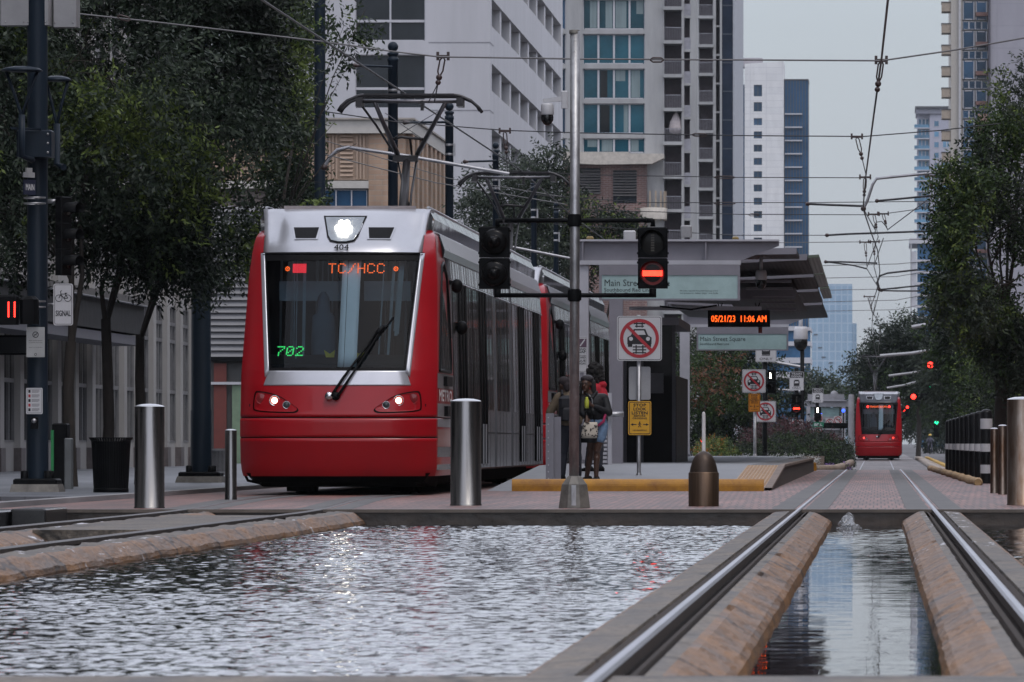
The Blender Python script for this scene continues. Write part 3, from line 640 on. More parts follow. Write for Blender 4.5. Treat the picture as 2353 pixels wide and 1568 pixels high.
def pantograph(t):
    pm=M('pantograph_dark',(.035,.033,.036),.4,.3,var=.3); pt=M('pantograph_tube',(.16,.155,.17),.35,.7,var=.2)
    x0=-.115; b=MB()
    b.bbox(x0-.5,x0+.5,15.2,17.9,3.9,4.02,pm,.02)
    for x in (-.45,.45):
        for y in (15.3,17.7): b.lathe([(.05,0),(.09,.03),(.05,.06),(.09,.09),(.05,.12)],M('insulator',(.2,.08,.05),.3),10,(x0+x,y,3.82))
    root=obj('pantograph',b,t)
    h=MB()
    for y in (15.75,16.25):
        h.tube([(x0+s*a,y,z) for s,a,z in ((-1,1.13,5.98),(-1,1.08,6.06),(-1,.98,6.15),(-1,.82,6.22),(-1,.75,6.235),(1,.75,6.235),(1,.82,6.22),(1,.98,6.15),(1,1.08,6.06),(1,1.13,5.98))],.026,pm,8)
        h.box(x0-.72,x0+.72,y-.03,y+.03,6.235,6.262,pm)
    h.tube([(x0-.82,16,6.15),(x0+.80,16,6.15)],.03,pt,8)
    for x in (-.8,.8): h.box(x0+x-.05,x0+x+.05,15.72,16.28,6.06,6.20,pm)
    h.box(x0+.17,x0+.22,15.9,15.96,6.0,6.16,pm); obj('collector_head',h,root)
    u=MB(); kz=5.30
    u.tube([(x0-.57,16,6.15),(x0-.46,16.25,5.85),(x0-.29,17.2,5.36)],[.035,.035,.045],pt,8); u.tube([(x0+.57,16,6.15),(x0+.38,16.3,5.85),(x0+.03,17.2,5.36)],[.035,.035,.045],pt,8)
    u.tube([(x0-.77,16,6.08),(x0-.58,16.4,5.8),(x0-.36,17.2,5.40)],.02,pm,6)
    u.tube([(x0-.36,16.8,5.58),(x0-.2,16.8,5.62),(x0+.18,16.8,5.58)],.025,pm,6); u.tube([(x0-.06,16.8,5.61),(x0-.06,17.2,5.36)],.02,pm,6)
    u.tube([(x0-.33,16.8,5.60),(x0+.45,16.3,6.02)],.007,pt,4); u.tube([(x0+.12,16.8,5.60),(x0-.42,16.3,5.98)],.007,pt,4)
    u.box(x0-.36,x0+.04,17.1,17.3,5.24,5.34,pm); obj('upper_arm',u,root)
    l=MB(); l.tube([(x0-.14,17.2,5.28),(x0-.13,16.4,4.6),(x0-.12,15.5,3.98)],[.06,.075,.085],pm,10); l.tube([(x0+.02,17.2,5.26),(x0-.01,16.4,4.7),(x0,15.6,4.05)],.02,pm,6); l.tube([(x0-.3,17.3,5.3),(x0-.2,17.0,4.9),(x0-.02,16.5,4.4)],.015,pm,6); obj('lower_arm',l,root)
def settle(t,loc):
    t.location=loc
TX=-7.335
tram=make_tram('light_rail_tram','red and silver tram numbered 404 with lit headlights facing the pond','tram','coupled trams at the station')
pantograph(tram); settle(tram,(TX,90,0))
tram2=copytree(tram,loc=(TX,120.3,0),label='second red and silver tram coupled behind the lit tram, alongside the people')
for ch in list(tram2.children):
    if ch.name.startswith(('fleet_number','destination','route','number_display')): bpy.data.objects.remove(ch)
tram3=make_tram('light_rail_tram','small distant red tram driving away with red tail lamps on the straight track','tram','trams on the street',rear=True)
pantograph(tram3); tram3.location=(0.02,382,gz(382)+.03)
# ================================================================ street furniture
ss=M('brushed_stainless',(.235,.23,.225),.24,1,var=.12,scale=3,stretch=(6,6,.25),bump=.04)
ssr=M('stainless_weathered',(.24,.205,.175),.36,1,var=.3,scale=4,stretch=(2,2,.5),col2=(.15,.085,.05))
galv=M('galvanised',(.36,.36,.37),.42,.85,var=.3,scale=5,stretch=(2,2,1),bump=.1)
galvd=M('galvanised_base',(.17,.16,.145),.55,.3,var=.35,scale=6,bump=.2)
navy=M('mast_paint',(.011,.019,.030),.42,var=.25,scale=1.2,stretch=(1,1,.3),bump=.05,spec=.2)
black=M('black_paint',(.007,.0075,.0085),.45,var=.4,scale=5,spec=.07)
white=M('sign_white',(.50,.50,.52),.45,var=.06,scale=3); signred=M('sign_red',(.36,.02,.03),.45,var=.1); signblk=M('sign_black',(.012,.012,.014),.5); signyel=M('sign_yellow',(.58,.30,.015),.45,var=.08); signora=M('sign_orange',(.52,.19,.015),.45,var=.1); alu=M('sign_back',(.30,.30,.31),.45,.4,var=.15,scale=2)
def lbl(px): pass
def bollard(px,base,top,wpx,label,group,mat=ss,dome=.035,d=None,z0=0):
    d=d or (CH-z0)*F/(base-VY); c=P(px,base,d); c.z=z0; r=px2m(wpx,d)/2; h=px2m(base-top,d)
    t=thing('bollard',label,'bollard',c,group); b=MB()
    b.lathe([(r*1.03,-.3),(r*1.03,.012),(r,.016),(r,h-dome),(r*.995,h-dome+.003)],mat,40); obj('post',b,t,world=False)
    b=MB(); b.lathe([(r*1.0,h-dome+.003),(r*.97,h-dome*.75),(r*.8,h-dome*.45),(r*.5,h-dome*.12),(.001,h)],M('stainless_cap',(.55,.55,.56),.3,1,var=.08),40); obj('cap',b,t,world=False); return t
bollard(343.5,1168,928,69,'thick brushed steel bollard between the black litter bin and the tram','thick steel bollards by the pond')
bollard(1070.5,1162,916,71,'thick brushed steel bollard beside the front corner of the lit tram','thick steel bollards by the pond')
bollard(2349,1161,912,70,'thick rust stained steel bollard beside the straight track, largest of its three','thick steel bollards by the pond',ssr)
bollard(530.5,1140,986,27,'slim steel bollard just ahead of the lit tram on the pavement side','slim steel bollards',dome=.02,z0=.05)
bollard(2304,1136.5,976,21,'slim stained bollard next to the largest bollard beside the straight track','slim steel bollards',ssr,dome=.02)
bollard(2285,1133.5,983,19,'slim stained bollard at the near end of the black post row','slim steel bollards',ssr,dome=.02)
# short bullet shaped bollard and the white marker behind it
d=74.6; c=P(1617,1161,d); r=px2m(35,d); t=thing('bollard','short bullet shaped brown steel bollard on the red pavers before the yellow kerb','bollard',(c.x,d,0),'thick steel bollards by the pond')
b=MB(); h=px2m(76,d); b.lathe([(r,-.2),(r,h),(r*.93,h+.012)],M('bronze_steel',(.105,.068,.045),.4,.75,var=.35,scale=3,stretch=(5,5,.3)),40); obj('post',b,t,world=False)
b=MB(); b.lathe([(r*.93,h+.012),(r*.86,h+.07),(r*.74,h+.14),(r*.55,h+.20),(r*.3,h+.235),(.001,h+.25)],M('bronze_cap',(.06,.042,.032),.45,.6,var=.3,scale=4),32); obj('cap',b,t,world=False)
b=MB(); c=P(1617,1060,118); b.lathe([(.035,0),(.032,.9),(.02,.93),(.001,.94)],M('marker_white',(.6,.58,.57),.5),12,(c.x,118,.33)); tag(obj('marker_post',b),'slender white marker post rising behind the bullet shaped bollard','marker post')
# ---- centre signal mast
d=72.4; k=d/F; X=lambda px:(px-VX)*k; Z=lambda py:CH-(py-VY)*k
t=thing('signal_mast','tall galvanised signal mast on a pyramid base, carrying two black signal heads','signal mast',(X(1320),d,0))
b=MB(); pts=[(X(1319)-X(1320)+0,0,.3),(.004,0,2.7),(.006,0,Z(72))]
b.tube(pts,.053,galv,24); b.lathe([(.057,Z(78)),(.057,Z(70)),(.05,Z(69)),(.001,Z(69))],galvd,20)
for i in range(38):
    a=i*.8; z=.45+i*.125; b.tube([(.054*math.cos(q),.054*math.sin(q),z+.05*(q-a)/PI) for q in [a+j*.25 for j in range(7)]],.0012,M('strap_mark',(.45,.46,.47),.3,.8),4,False)
obj('shaft',b,t,world=False)
b=MB(); q=lambda r,z:[(r*math.cos(PI/8+PI/4*i)*1.08,r*math.sin(PI/8+PI/4*i)*1.08,z) for i in range(8)]
b.loft([q(.168,-.1),q(.168,.01),q(.135,.26),q(.128,.265),q(.072,.345),q(.066,.35)],galvd,smooth=False,caps=True); b.box(-.025,.025,-.165,-.12,.01,.25,galv); obj('base',b,t,world=False)
b=MB()
for py in (507,679):
    z=Z(py); b.tube([(X(1160)-X(1320) if py==507 else X(1143)-X(1320),0,z),(X(1500)-X(1320) if py==507 else X(1495)-X(1320),0,z)],.026,black,10)
    b.lathe([(.075,z-.055),(.078,z),(.075,z+.055)],black,16)
    for zz in (z-.06,z+.06): b.lathe([(.058,zz-.008),(.062,zz),(.058,zz+.008)],black,16)
for px in (1143,1500):
    x=X(px)-X(1320); b.tube([(x+(.06 if px<1300 else -.06),0,Z(507)),(x,0,Z(508)),(x,0,Z(521))],.03,black,10)
    b.tube([(x,0,Z(664)),(x,0,Z(684))],.04,black,10)
obj('arm',b,t,world=False)
def signal_head(name,label,c,w,h,n,cat='traffic signal',group=None,back=False,lit=None,yaw=0,visor=.16,kind='bar',lamp=None):
    """n aspects; c = centre"""
    t=thing(name,label,cat,c,group,yaw); b=MB(); a=h/n
    for i in range(n):
        z=-h/2+a*i; b.bbox(-w/2,w/2,-.02,.10,z+.003,z+a-.003,black,.012)
        for s in (-1,1):
            for zz in (z+.05,z+a-.05): b.box(s*(w/2)-.012,s*(w/2)+.012,.02,.05,zz-.012,zz+.012,black)
    obj('housing',b,t,world=False)
    for i in range(n):
        z=-h/2+a*(i+.5); r=min(w,a)*.43
        if back:
            b=MB(); b.lathe([(r*1.02,-.02),(r*1.0,-.045),(r*.92,-.065),(r*.78,-.078),(r*.6,-.085),(r*.47,-.088),(r*.46,-.10),(r*.44,-.125),(r*.37,-.15),(r*.26,-.168),(r*.13,-.177),(.001,-.18)],M('signal_back',(.005,.005,.0055),.22,var=.2,spec=.16),28,(0,0,z),'y'); obj('bowl',b,t,world=False); continue
        b=MB(); b.lathe([(r,-.02),(r*1.01,-visor),(r*.96,-visor),(r*.95,-.02)],black,26,(0,0,z),'y',a0=R(-25),a1=R(205)); b.lathe([(r*1.02,-.035),(r*.94,-.03)],black,26,(0,0,z),'y'); v=obj('visor',b,t,world=False)
        b=MB(); on=lit==i
        b.lathe([(.001,-.035),(r*.5,-.032),(r*.95,-.022)],M('signal_lens_dark',(.014,.013,.012),.2,var=.2,spec=.15) if not(on and kind=='ball') else lamp,24,(0,0,z),'y')
        if on and kind=='bar':
            for u in range(16):
                for vv in range(5): x0=-r*.78+u*r*1.56/16; z0=z-r*.22+vv*r*.44/5; b.box(x0,x0+r*.078,-.046,-.038,z0,z0+r*.07,lamp)
            b.lathe([(.001,-.0365),(r*.93,-.0245)],M('red_lens_glow',(.16,.012,.012),.2),24,(0,0,z),'y')
        if on and kind=='vbar': b.box(-r*.2,r*.2,-.05,-.035,z-r*.8,z+r*.8,lamp)
        if not on and kind=='bar':
            for vv in range(7): b.box(-r*.13,r*.13,-.042,-.036,z-r*.7+vv*r*.2,z-r*.7+vv*r*.2+r*.13,M('dim_led',(.07,.06,.045),.4))
        obj('lens',b,t,world=False)
    return t
signal_head('train_signal','black two lens signal head seen from behind beside the mast',(X(1136),d,(Z(520)+Z(665))/2),px2m(70,d),px2m(145,d),2,'train signal','signal heads on the centre mast',back=True)
signal_head('train_signal','black two lens train signal showing a red bar on the mast',(X(1500),d-.02,(Z(522)+Z(664))/2),px2m(68,d),px2m(142,d),2,'train signal','signal heads on the centre mast',lit=0,lamp=M('bar_red',(1,.04,.02),emit=6))
# ---- surveillance camera
camw=M('camera_white',(.5,.5,.52),.4,var=.08); camg=M('camera_dome',(.01,.01,.011),.06,var=.2)
def dome_cam(label,c,s,post=None):
    t=thing('security_camera',label,'camera',c,'dome cameras'); b=MB(); b.lathe([(.001,.12*s),(.06*s,.12*s),(.07*s,.09*s),(.075*s,.0),(.07*s,-.01*s)],camw,20); obj('housing',b,t,world=False)
    b=MB(); b.lathe([(.066*s,-.012*s),(.07*s,-.04*s),(.066*s,-.075*s),(.045*s,-.11*s),(.02*s,-.128*s),(.001,-.13*s)],camg,20); obj('dome',b,t,world=False)
    b=MB()
    if post: b.tube([(0,0,.11*s)]+[tuple(p) for p in post],.022*s,camw,8)
    obj('bracket',b,t,world=False); return t
t=dome_cam('white dome camera on a bracket clamped to the top of the mast',(X(1257.5),d,Z(262)),.98)
b=MB(); b.hexa([(-.05,-.03,.125),(.16,-.03,.135),(.16,.03,.135),(-.05,.03,.125),(-.05,-.03,.16),(.16,-.03,.19),(.16,.03,.19),(-.05,.03,.16)],camw); b.bbox(.155,.225,-.04,.04,.06,.25,camw,.01); obj('wall_arm',b,t,world=False)
# ---- big poles along the left pavement
PX=-11.35
def mast(px,label,r,top,ball=True,zt=None):
    dd=PX*F/(px-VX); t=thing('catenary_mast',label,'mast',(PX,dd,.05),'dark catenary masts along the pavement'); h=CH+(VY-top)*dd/F-.05
    b=MB(); b.lathe([(r*1.08,0),(r*1.06,1.2),(r,1.22),(r*.98,h-.35)]+([(r*1.1,h-.34),(r*1.1,h-.26),(r*.9,h-.25),(r*.9,h-.2),(r*1.12,h-.19),(r*1.12,h-.14),(r*.5,h-.12)] if ball else [(r*.98,h)]),navy,28); obj('shaft',b,t,world=False)
    if ball: b=MB(); b.ball((0,0,h),r*1.05,navy,20,12); obj('ball_finial',b,t,world=False)
    b=MB(); b.bbox(-r*2.1,r*2.1,-r*2.1,r*2.1,.10,.18,black,.02); b.hexa([(-r*2.5,-r*2.5,-.05),(r*2.5,-r*2.5,-.05),(r*2.5,r*2.5,-.05),(-r*2.5,r*2.5,-.05),(-r*2.2,-r*2.2,.105),(r*2.2,-r*2.2,.105),(r*2.2,r*2.2,.105),(-r*2.2,r*2.2,.105)],galvd)
    for a in range(4): x,y=r*1.6*math.cos(PI/4+PI/2*a),r*1.6*math.sin(PI/4+PI/2*a); b.lathe([(.05,.18),(.05,.28),(.001,.29)],black,8,(x,y,0))
    obj('base',b,t,world=False)
    if ball:
        b=MB()
        for z in (h-1.3,h-1.05): b.lathe([(r*1.03,z),(r*1.1,z+.03),(r*1.03,z+.06)],galv,20)
        b.box(r*.9,r*1.4,-.05,.05,h-1.32,h-.98,galv); obj('clamp',b,t,world=False)
    return t,dd,h
mast(86,'thick dark blue mast carrying the bike signal sign and pedestrian countdown',.14,-40,False)
mast(462,'dark blue mast standing behind the trees beside the slim bollard',.165,-60,False)
mast(735,'dark blue mast rising above the pale roof beside the foliage edge',.115,-30,False)
mast(903,'ball topped dark mast behind the raised pantograph of the lit tram',.118,108)
mast(1032.5,'ball topped dark mast second behind the raised pantograph',.112,245)
mast(1139,'ball topped dark mast before the pale parking block corner',.095,335)
mast(1227,'dark mast half hidden by the tree behind the second pantograph',.10,412)
mast(1278,'dark mast showing between tree leaves and the signal mast',.09,470)
# things on the near mast
d=89.6; k=d/F; Xa=lambda px:(px-VX)*k; Za=lambda py:CH-(py-VY)*k
yf=d-.16
b=MB()
for x0,x1,y0,y1,o in ((-6,110,-30,56,0),(112,170,-20,58,.2)): b.bbox(Xa(x0),Xa(x1),d+.2+o,d+.5+o,Za(y1),Za(y0),alu,.02)
for x in (8,50,60,100,118,160): b.ball((Xa(x),d+.2 if x<110 else d+.4,Za(48)),.012,galv,6,4)
tag(obj('control_cabinet',b),'grey metal cabinet clamped high on the thick dark mast','cabinet')
for cx,cy,w,dd,lb in ((62,166,48,d-.55,'flat saucer street lamp on the camera side of the thick mast'),(120,178,34,d+.5,'flat saucer street lamp on the far side of the thick mast')):
    c=V((Xa(cx),dd,Za(cy))); t=thing('street_lamp',lb,'street lamp',c,'saucer lamps on the thick mast'); r=px2m(w,d)
    b=MB(); b.lathe([(.001,.05),(r*.4,.045),(r*.8,.025),(r,-.01),(r*.97,-.02),(r*.3,-.035),(.001,-.035)],navy,32); obj('lamp_shade',b,t,world=False)
    b=MB(); b.tube([(-r*.75,0,-.02),(-r*.35,0,-.32),(0,0,-.62),(0,0,-1.0)],.022,navy,8); b.tube([(r*.75,0,-.02),(r*.35,0,-.32),(0,0,-.62)],.022,navy,8); b.tube([(0,0,-.6),(0,0,-1.15),(.12,.2 if dd<d else -.2,-1.2)],.045,navy,10); obj('arm',b,t,world=False)
b=MB(); b.bbox(Xa(42),Xa(122),d-.2,d+.2,Za(362),Za(300),navy,.02); b.hexa([(Xa(38),d-.55,Za(302)),(Xa(98),d-.2,Za(302)),(Xa(98),d-.18,Za(302)),(Xa(38),d-.5,Za(302)),(Xa(36),d-.55,Za(297)),(Xa(100),d-.2,Za(297)),(Xa(100),d-.18,Za(297)),(Xa(36),d-.5,Za(297))],navy)
for y in (310,331,352): b.ball((Xa(114),d-.2,Za(y)),.018,galv,8,5)
for y in (462,463): pass
tag(obj('mast_bracket',b),'dark bolted bracket plate wrapped round the thick mast','bracket')
for y,l in ((455,'upper steel strap round the thick mast beside the signal top'),(468,'lower steel strap round the thick mast beside the signal top'),(693,'steel strap round the thick mast level with the countdown'),(706,'steel strap just below the one level with the countdown')): b=MB(); b.lathe([(.146,-.01),(.152,0),(.146,.01)],galv,22,(PX,d,Za(y))); tag(obj('mast_strap',b),l,'strap','steel straps on the thick mast')
# street name blades seen edge on
t=thing('street_sign','narrow dark street name blade reading MAIN on the thick mast','sign',(Xa(76),d-.2,Za(420)))
b=MB(); u=V((.62,-1.0,0)).normalized()
def blade(mb,c,uu,w0,w1,h0,h1,m,th=.01): 
    n=uu.cross(V((0,0,1)))*th; c=V(c); mb.hexa([c+uu*w0-n+V((0,0,h0)),c+uu*w1-n+V((0,0,h0)),c+uu*w1+n+V((0,0,h0)),c+uu*w0+n+V((0,0,h0)),c+uu*w0-n+V((0,0,h1)),c+uu*w1-n+V((0,0,h1)),c+uu*w1+n+V((0,0,h1)),c+uu*w0+n+V((0,0,h1))],m)
u=V((.55,.83,0)); blade(b,(-.09,-.1,0),u,0,.24,-.17,.03,M('blade_navy',(.02,.025,.05),.4)); obj('blade',b,t,world=False)
n=u.cross(V((0,0,1))); b=MB(); text(b,'MAIN',V((-.09,-.1,-.11))+u*.12+n*.013,u,(0,0,1),.085,M('blade_text',(.6,.6,.6),.5),width=.17,bold=.01); obj('lettering',b,t,world=False)
b=MB(); blade(b,(-.09,-.1,0),u,0,.22,.06,.13,M('blade_crest',(.36,.37,.38),.5)); blade(b,(-.09,-.1,0),u,.05,.17,.13,.19,MATS['blade_crest']); obj('crest_plate',b,t,world=False)
# traffic signal turned to the side street
signal_head('traffic_signal','unlit black three lens traffic signal turned sideways on the thick mast',(Xa(152),d-.05,Za(543)),.22,px2m(182,d),3,'traffic signal',yaw=R(58),visor=.24)
b=MB(); b.tube([(Xa(110),d,Za(463)),(Xa(132),d,Za(463))],.03,galv,8); b.tube([(Xa(110),d,Za(700)),(Xa(132),d,Za(700))],.02,galv,8); tag(obj('signal_bracket',b),'short galvanised bracket between the thick mast and the sideways signal','bracket')
def rplate(mb,c,w,h,m,r=.03,th=.006,yaw=0,y=0):
    pts=[]
    for sx_,sz_,a0 in ((1,1,0),(-1,1,90),(-1,-1,180),(1,-1,270)):
        for q in range(5): a=R(a0+q*22.5); pts.append((sx_*(w/2-r)+r*math.cos(a),sz_*(h/2-r)+r*math.sin(a)))
    c=V(c); mb.prism(pts,y-th,y,m,lambda x,yy,z:(c.x+x*math.cos(yaw)-yy*math.sin(yaw)*0,c.y+yy+x*math.sin(yaw),c.z+z))
def ringp(mb,c,r0,r1,m,y,n=40,th=.003):
    vs=[(c[0]+r*math.cos(2*PI*i/n),y-th,c[2]+r*math.sin(2*PI*i/n)) for r in (r0,r1) for i in range(n)]
    mb.add(vs,[(i,(i+1)%n,n+(i+1)%n,n+i) for i in range(n)],m)
def poly(mb,c,pts,m,y,k=1): mb.add([(c[0]+x*k,y,c[2]+z*k) for x,z in pts],[tuple(range(len(pts)))],m)
def line(mb,c,a,b_,w,m,y,k=1):
    a=V((a[0],a[1]));b_=V((b_[0],b_[1])); n=(b_-a).normalized(); n=V((-n.y,n.x))*w/2
    poly(mb,c,[tuple(a+n),tuple(b_+n),tuple(b_-n),tuple(a-n)],m,y,k)
def framed(t,w,h,face=white,edge=signblk,r=.03,edgew=.02,name='plate'):
    b=MB(); rplate(b,(0,0,0),w,h,alu,r,.008); rplate(b,(0,0,0),w,h,face,r,.003,y=-.008)
    if edge:
        b2=[]
        rplate(b,(0,0,0),w-.014*2,h-.014*2,edge,r*.8,.0012,y=-.011); rplate(b,(0,0,0),w-.014*2-edgew*2,h-.014*2-edgew*2,face,r*.6,.0012,y=-.0122)
    obj(name,b,t,world=False)
# bike signal sign
t=thing('bicycle_sign','white plate with a bicycle symbol reading SIGNAL under the sideways signal','sign',(Xa(147.5),d-.1,Za(700.5)))
framed(t,px2m(45,d),px2m(96,d),edgew=.006); b=MB(); y=-.015
for cx in (-.058,.062): ringp(b,(cx,0,.085),.040,.048,signblk,y,24)
for a,e in (((-.058,.085),(-.03,.14)),((-.03,.14),(.035,.14)),((-.03,.135),(.012,.08)),((.012,.08),(.04,.135)),((.012,.08),(.062,.085)),((.062,.085),(.035,.13)),((-.03,.14),(-.035,.178)),((-.035,.178),(-.018,.186)),((.02,.152),(.055,.152)),((.035,.13),(.04,.152))): line(b,(0,0,0),a,e,.011,signblk,y)
obj('symbol',b,t,world=False); b=MB(); text(b,'SIGNAL',(0,y,-.155),(1,0,0),(0,0,1),.075,signblk,width=.20,bold=.02); obj('lettering',b,t,world=False)
# pedestrian countdown
t=thing('pedestrian_signal','black pedestrian countdown box showing a red 11 on the thick mast','pedestrian signal',(Xa(18),d-.2,Za(713.5)))
b=MB(); b.bbox(Xa(-30)-Xa(18),Xa(48)-Xa(18),-.14,.06,-.20,.20,black,.025); obj('housing',b,t,world=False)
b=MB(); b.bbox(Xa(50)-Xa(18),Xa(92)-Xa(18),-.08,.16,-.19,.19,black,.05); obj('side_housing',b,t,world=False)
for px in (27.2,41.3):
    b=MB()
    for z in [i*.0235 for i in range(-4,5)]: b.lathe([(.001,-.004),(.012,0)],lampr,8,(Xa(px)-Xa(18),-.145,z+.005),'y')
    obj('digit',b,t,world=False)
# plates
t=thing('notice_plate','brushed metal no smoking plate with small print on the thick mast','sign',(Xa(85.5),yf,Za(787)))
framed(t,px2m(42,d),px2m(69,d),M('plate_steel',(.36,.36,.355),.4,.5,var=.12),None,.008); b=MB(); ringp(b,(0,0,.10),.032,.042,signblk,-.013,30); line(b,(0,0,.10),(-.025,-.025),(.025,.025),.009,signblk,-.0135); line(b,(0,0,.10),(-.02,.003),(.018,-.005),.008,signblk,-.013)
ringp(b,(0,0,-.165),.012,.018,signblk,-.013,16)
for z,s in ((.015,'Main Street Square'),(-.012,'is a smoke free zone'),(-.075,'please do not smoke here')): text(b,s,(0,-.013,z),(1,0,0),(0,0,1),.014,signblk,width=.18)
obj('lettering',b,t,world=False)
t=thing('notice_plate','small white crossing instruction plate with red symbols low on the thick mast','sign',(Xa(82.5),yf,Za(922)))
framed(t,px2m(38,d),px2m(60,d),edgew=.004,r=.015); b=MB()
for i in range(5):
    z=.13-i*.062; b.box(-.08,-.05,-.014,-.0125,z-.02,z+.02,signred if i in(1,3) else signblk)
    for q in range(3): b.box(-.035,.07-.015*(q==2),-.014,-.0125,z+.012-q*.014,z+.017-q*.014,signblk)
obj('lettering',b,t,world=False)
t=thing('push_button','round black crossing push button under the white instruction plate','push button',(Xa(82.5),yf,Za(971)))
b=MB(); b.bbox(-.05,.05,-.05,.04,-.09,.075,black,.012); obj('housing',b,t,world=False); b=MB(); b.lathe([(.001,-.075),(.028,-.07),(.034,-.05)],galv,16,(0,0,.02),'y'); obj('button',b,t,world=False)
# ---- litter bin
def litter_bin(label,px,base,z0,r,h,d,mat):
    c=P(px,base,d); t=thing('litter_bin',label,'litter bin',(c.x,d,z0),'litter bins'); b=MB()
    n=48; prof=[(.80,0),(.82,.04),(.86,.3),(.92,.8),(.95,.93)]
    b.lathe([(q*r*.97,z*h) for q,z in prof],M('bin_liner',(.004,.004,.0045),.8,spec=.1),n)
    for i in range(n):
        a=2*PI*i/n; u=V((-math.sin(a),math.cos(a),0)); o=V((math.cos(a),math.sin(a),0))
        secs=[]
        for q,z in prof+[(1.06,.985)]:
            p=o*q*r+V((0,0,z*h)); secs.append([p-u*.010*r/.3,p+u*.010*r/.3,p+u*.010*r/.3+o*.008,p-u*.010*r/.3+o*.008])
        b.loft(secs,mat,smooth=False)
    obj('basket',b,t,world=False)
    b=MB(); b.lathe([(r*1.03,h*.985),(r*1.09,h*.985),(r*1.10,h),(r*1.03,h)],mat,n); b.lathe([(r*.93,h*.90),(r*.965,h*.90),(r*.965,h*.93),(r*.93,h*.93)],mat,n); obj('rim',b,t,world=False)
    b=MB(); b.lathe([(r*.85,0),(r*.87,.0),(r*.87,.05),(r*.84,.06)],mat,n); obj('foot_ring',b,t,world=False)
litter_bin('round black slatted litter bin standing on the pavement by the thick bollard',255,1132,.05,.27,.735,89,black)
litter_bin('small grey slatted litter bin beyond the dark mast near the tram',506,1085,.05,.24,.55,140,M('bin_grey',(.16,.16,.17),.5))
b=MB(); c=P(142,1128,98); b.bbox(c.x-.12,c.x+.10,97.8,98.2,.05,1.0,black,.02); b.box(c.x-.13,c.x-.09,97.75,97.79,.3,.9,M('green_decal',(.02,.22,.07),.5)); tag(obj('utility_box',b),'dark utility box with a green stripe behind the thick mast','utility box')
b=MB(); c=P(160,1128,95.5); b.bbox(c.x-.055,c.x+.055,95.3,95.5,.05,.78,M('grey_post',(.12,.13,.135),.5),.015); tag(obj('service_post',b),'short grey service post at the foot of the tree','service post')
# ---- black posts with white bands on the right
band=M('reflective_band',(.48,.48,.50),.4,var=.1)
for i in range(9):
    y=117+i*6.6; x=1.90-.011*i-.0000*i; h=1.30; pb=dict()
    lab='black round post with white band at the near end of the post row' if i==0 else 'black round post with white band at the distant end of the post row' if i==8 else 'black round post with white band inside the row of posts'
    t=thing('barrier_post',lab,'post',(x,y,0),'black posts with white bands beside the track')
    b=MB(); b.lathe([(.105,0),(.105,h-.06),(.095,h-.03),(.06,h),(.001,h+.01)],M('post_black',(.008,.008,.009),.35,var=.3,spec=.2),22); obj('shaft',b,t,world=False)
    for z0,z1 in ((.56,.70),)+(((.1+.86,1.14),(.18,.33)) if i==0 else ()): b=MB(); b.lathe([(.107,z0),(.107,z1)],band,22); obj('reflective_band',b,t,world=False)
b=MB(); b.tube([(1.68-.0023*i+.03*math.sin(i*.4),112+i*.5,.045) for i in range(134)],[.062+.022*abs(math.sin(i*.5)) for i in range(134)],M('rope_kerb',(.33,.21,.10),.75,var=.4,scale=5,bump=.5),10); tag(obj('edge_roll',b),'lumpy tan edging roll lying along the row of black posts','edging')
for x0,y0,y1 in ((1.60,112,182),):
    b=MB()
# ---- signs about the crossing
def nocar(t,s,face=white):
    framed(t,s,s,face,signblk,s*.06,s*.012); b=MB(); y=-.015; c=(0,0,0); u=s
    # track bars, car front
    for zz,w in ((.33,.26),(.27,.20),(-.19,.30),(-.255,.30),(-.32,.30)): line(b,c,(-w*u/2,zz*u),(w*u/2,zz*u),.028*u,signblk,y)
    for xx in (-.075,.075): line(b,c,(xx*u,-.34*u),(xx*u,-.15*u),.03*u,signblk,y+.0005); line(b,c,(xx*u*.8,.24*u),(xx*u*.8,.36*u),.026*u,signblk,y+.0005)
    poly(b,c,[(-.27*u,-.13*u),(.27*u,-.13*u),(.27*u,.02*u),(.19*u,.07*u),(.13*u,.21*u),(-.13*u,.21*u),(-.19*u,.07*u),(-.27*u,.02*u)],signblk,y-.001)
    for xx in (-.21,.21): line(b,c,(xx*u,-.19*u),(xx*u,-.12*u),.10*u,signblk,y-.001)
    poly(b,c,[(-.14*u,.08*u),(.14*u,.08*u),(.10*u,.175*u),(-.10*u,.175*u)],face,y-.002)
    for xx in (-.19,.19): poly(b,c,[(xx*u+.045*u*math.cos(a),-.01*u+.045*u*math.sin(a)) for a in [2*PI*i/14 for i in range(14)]],face,y-.002)
    obj('symbol',b,t,world=False); b=MB(); ringp(b,c,.36*u,.435*u,signred,y-.0035,48,0); line(b,c,(-.28*u,.28*u),(.28*u,-.28*u),.07*u,signred,y-.004); obj('prohibition_ring',b,t,world=False)
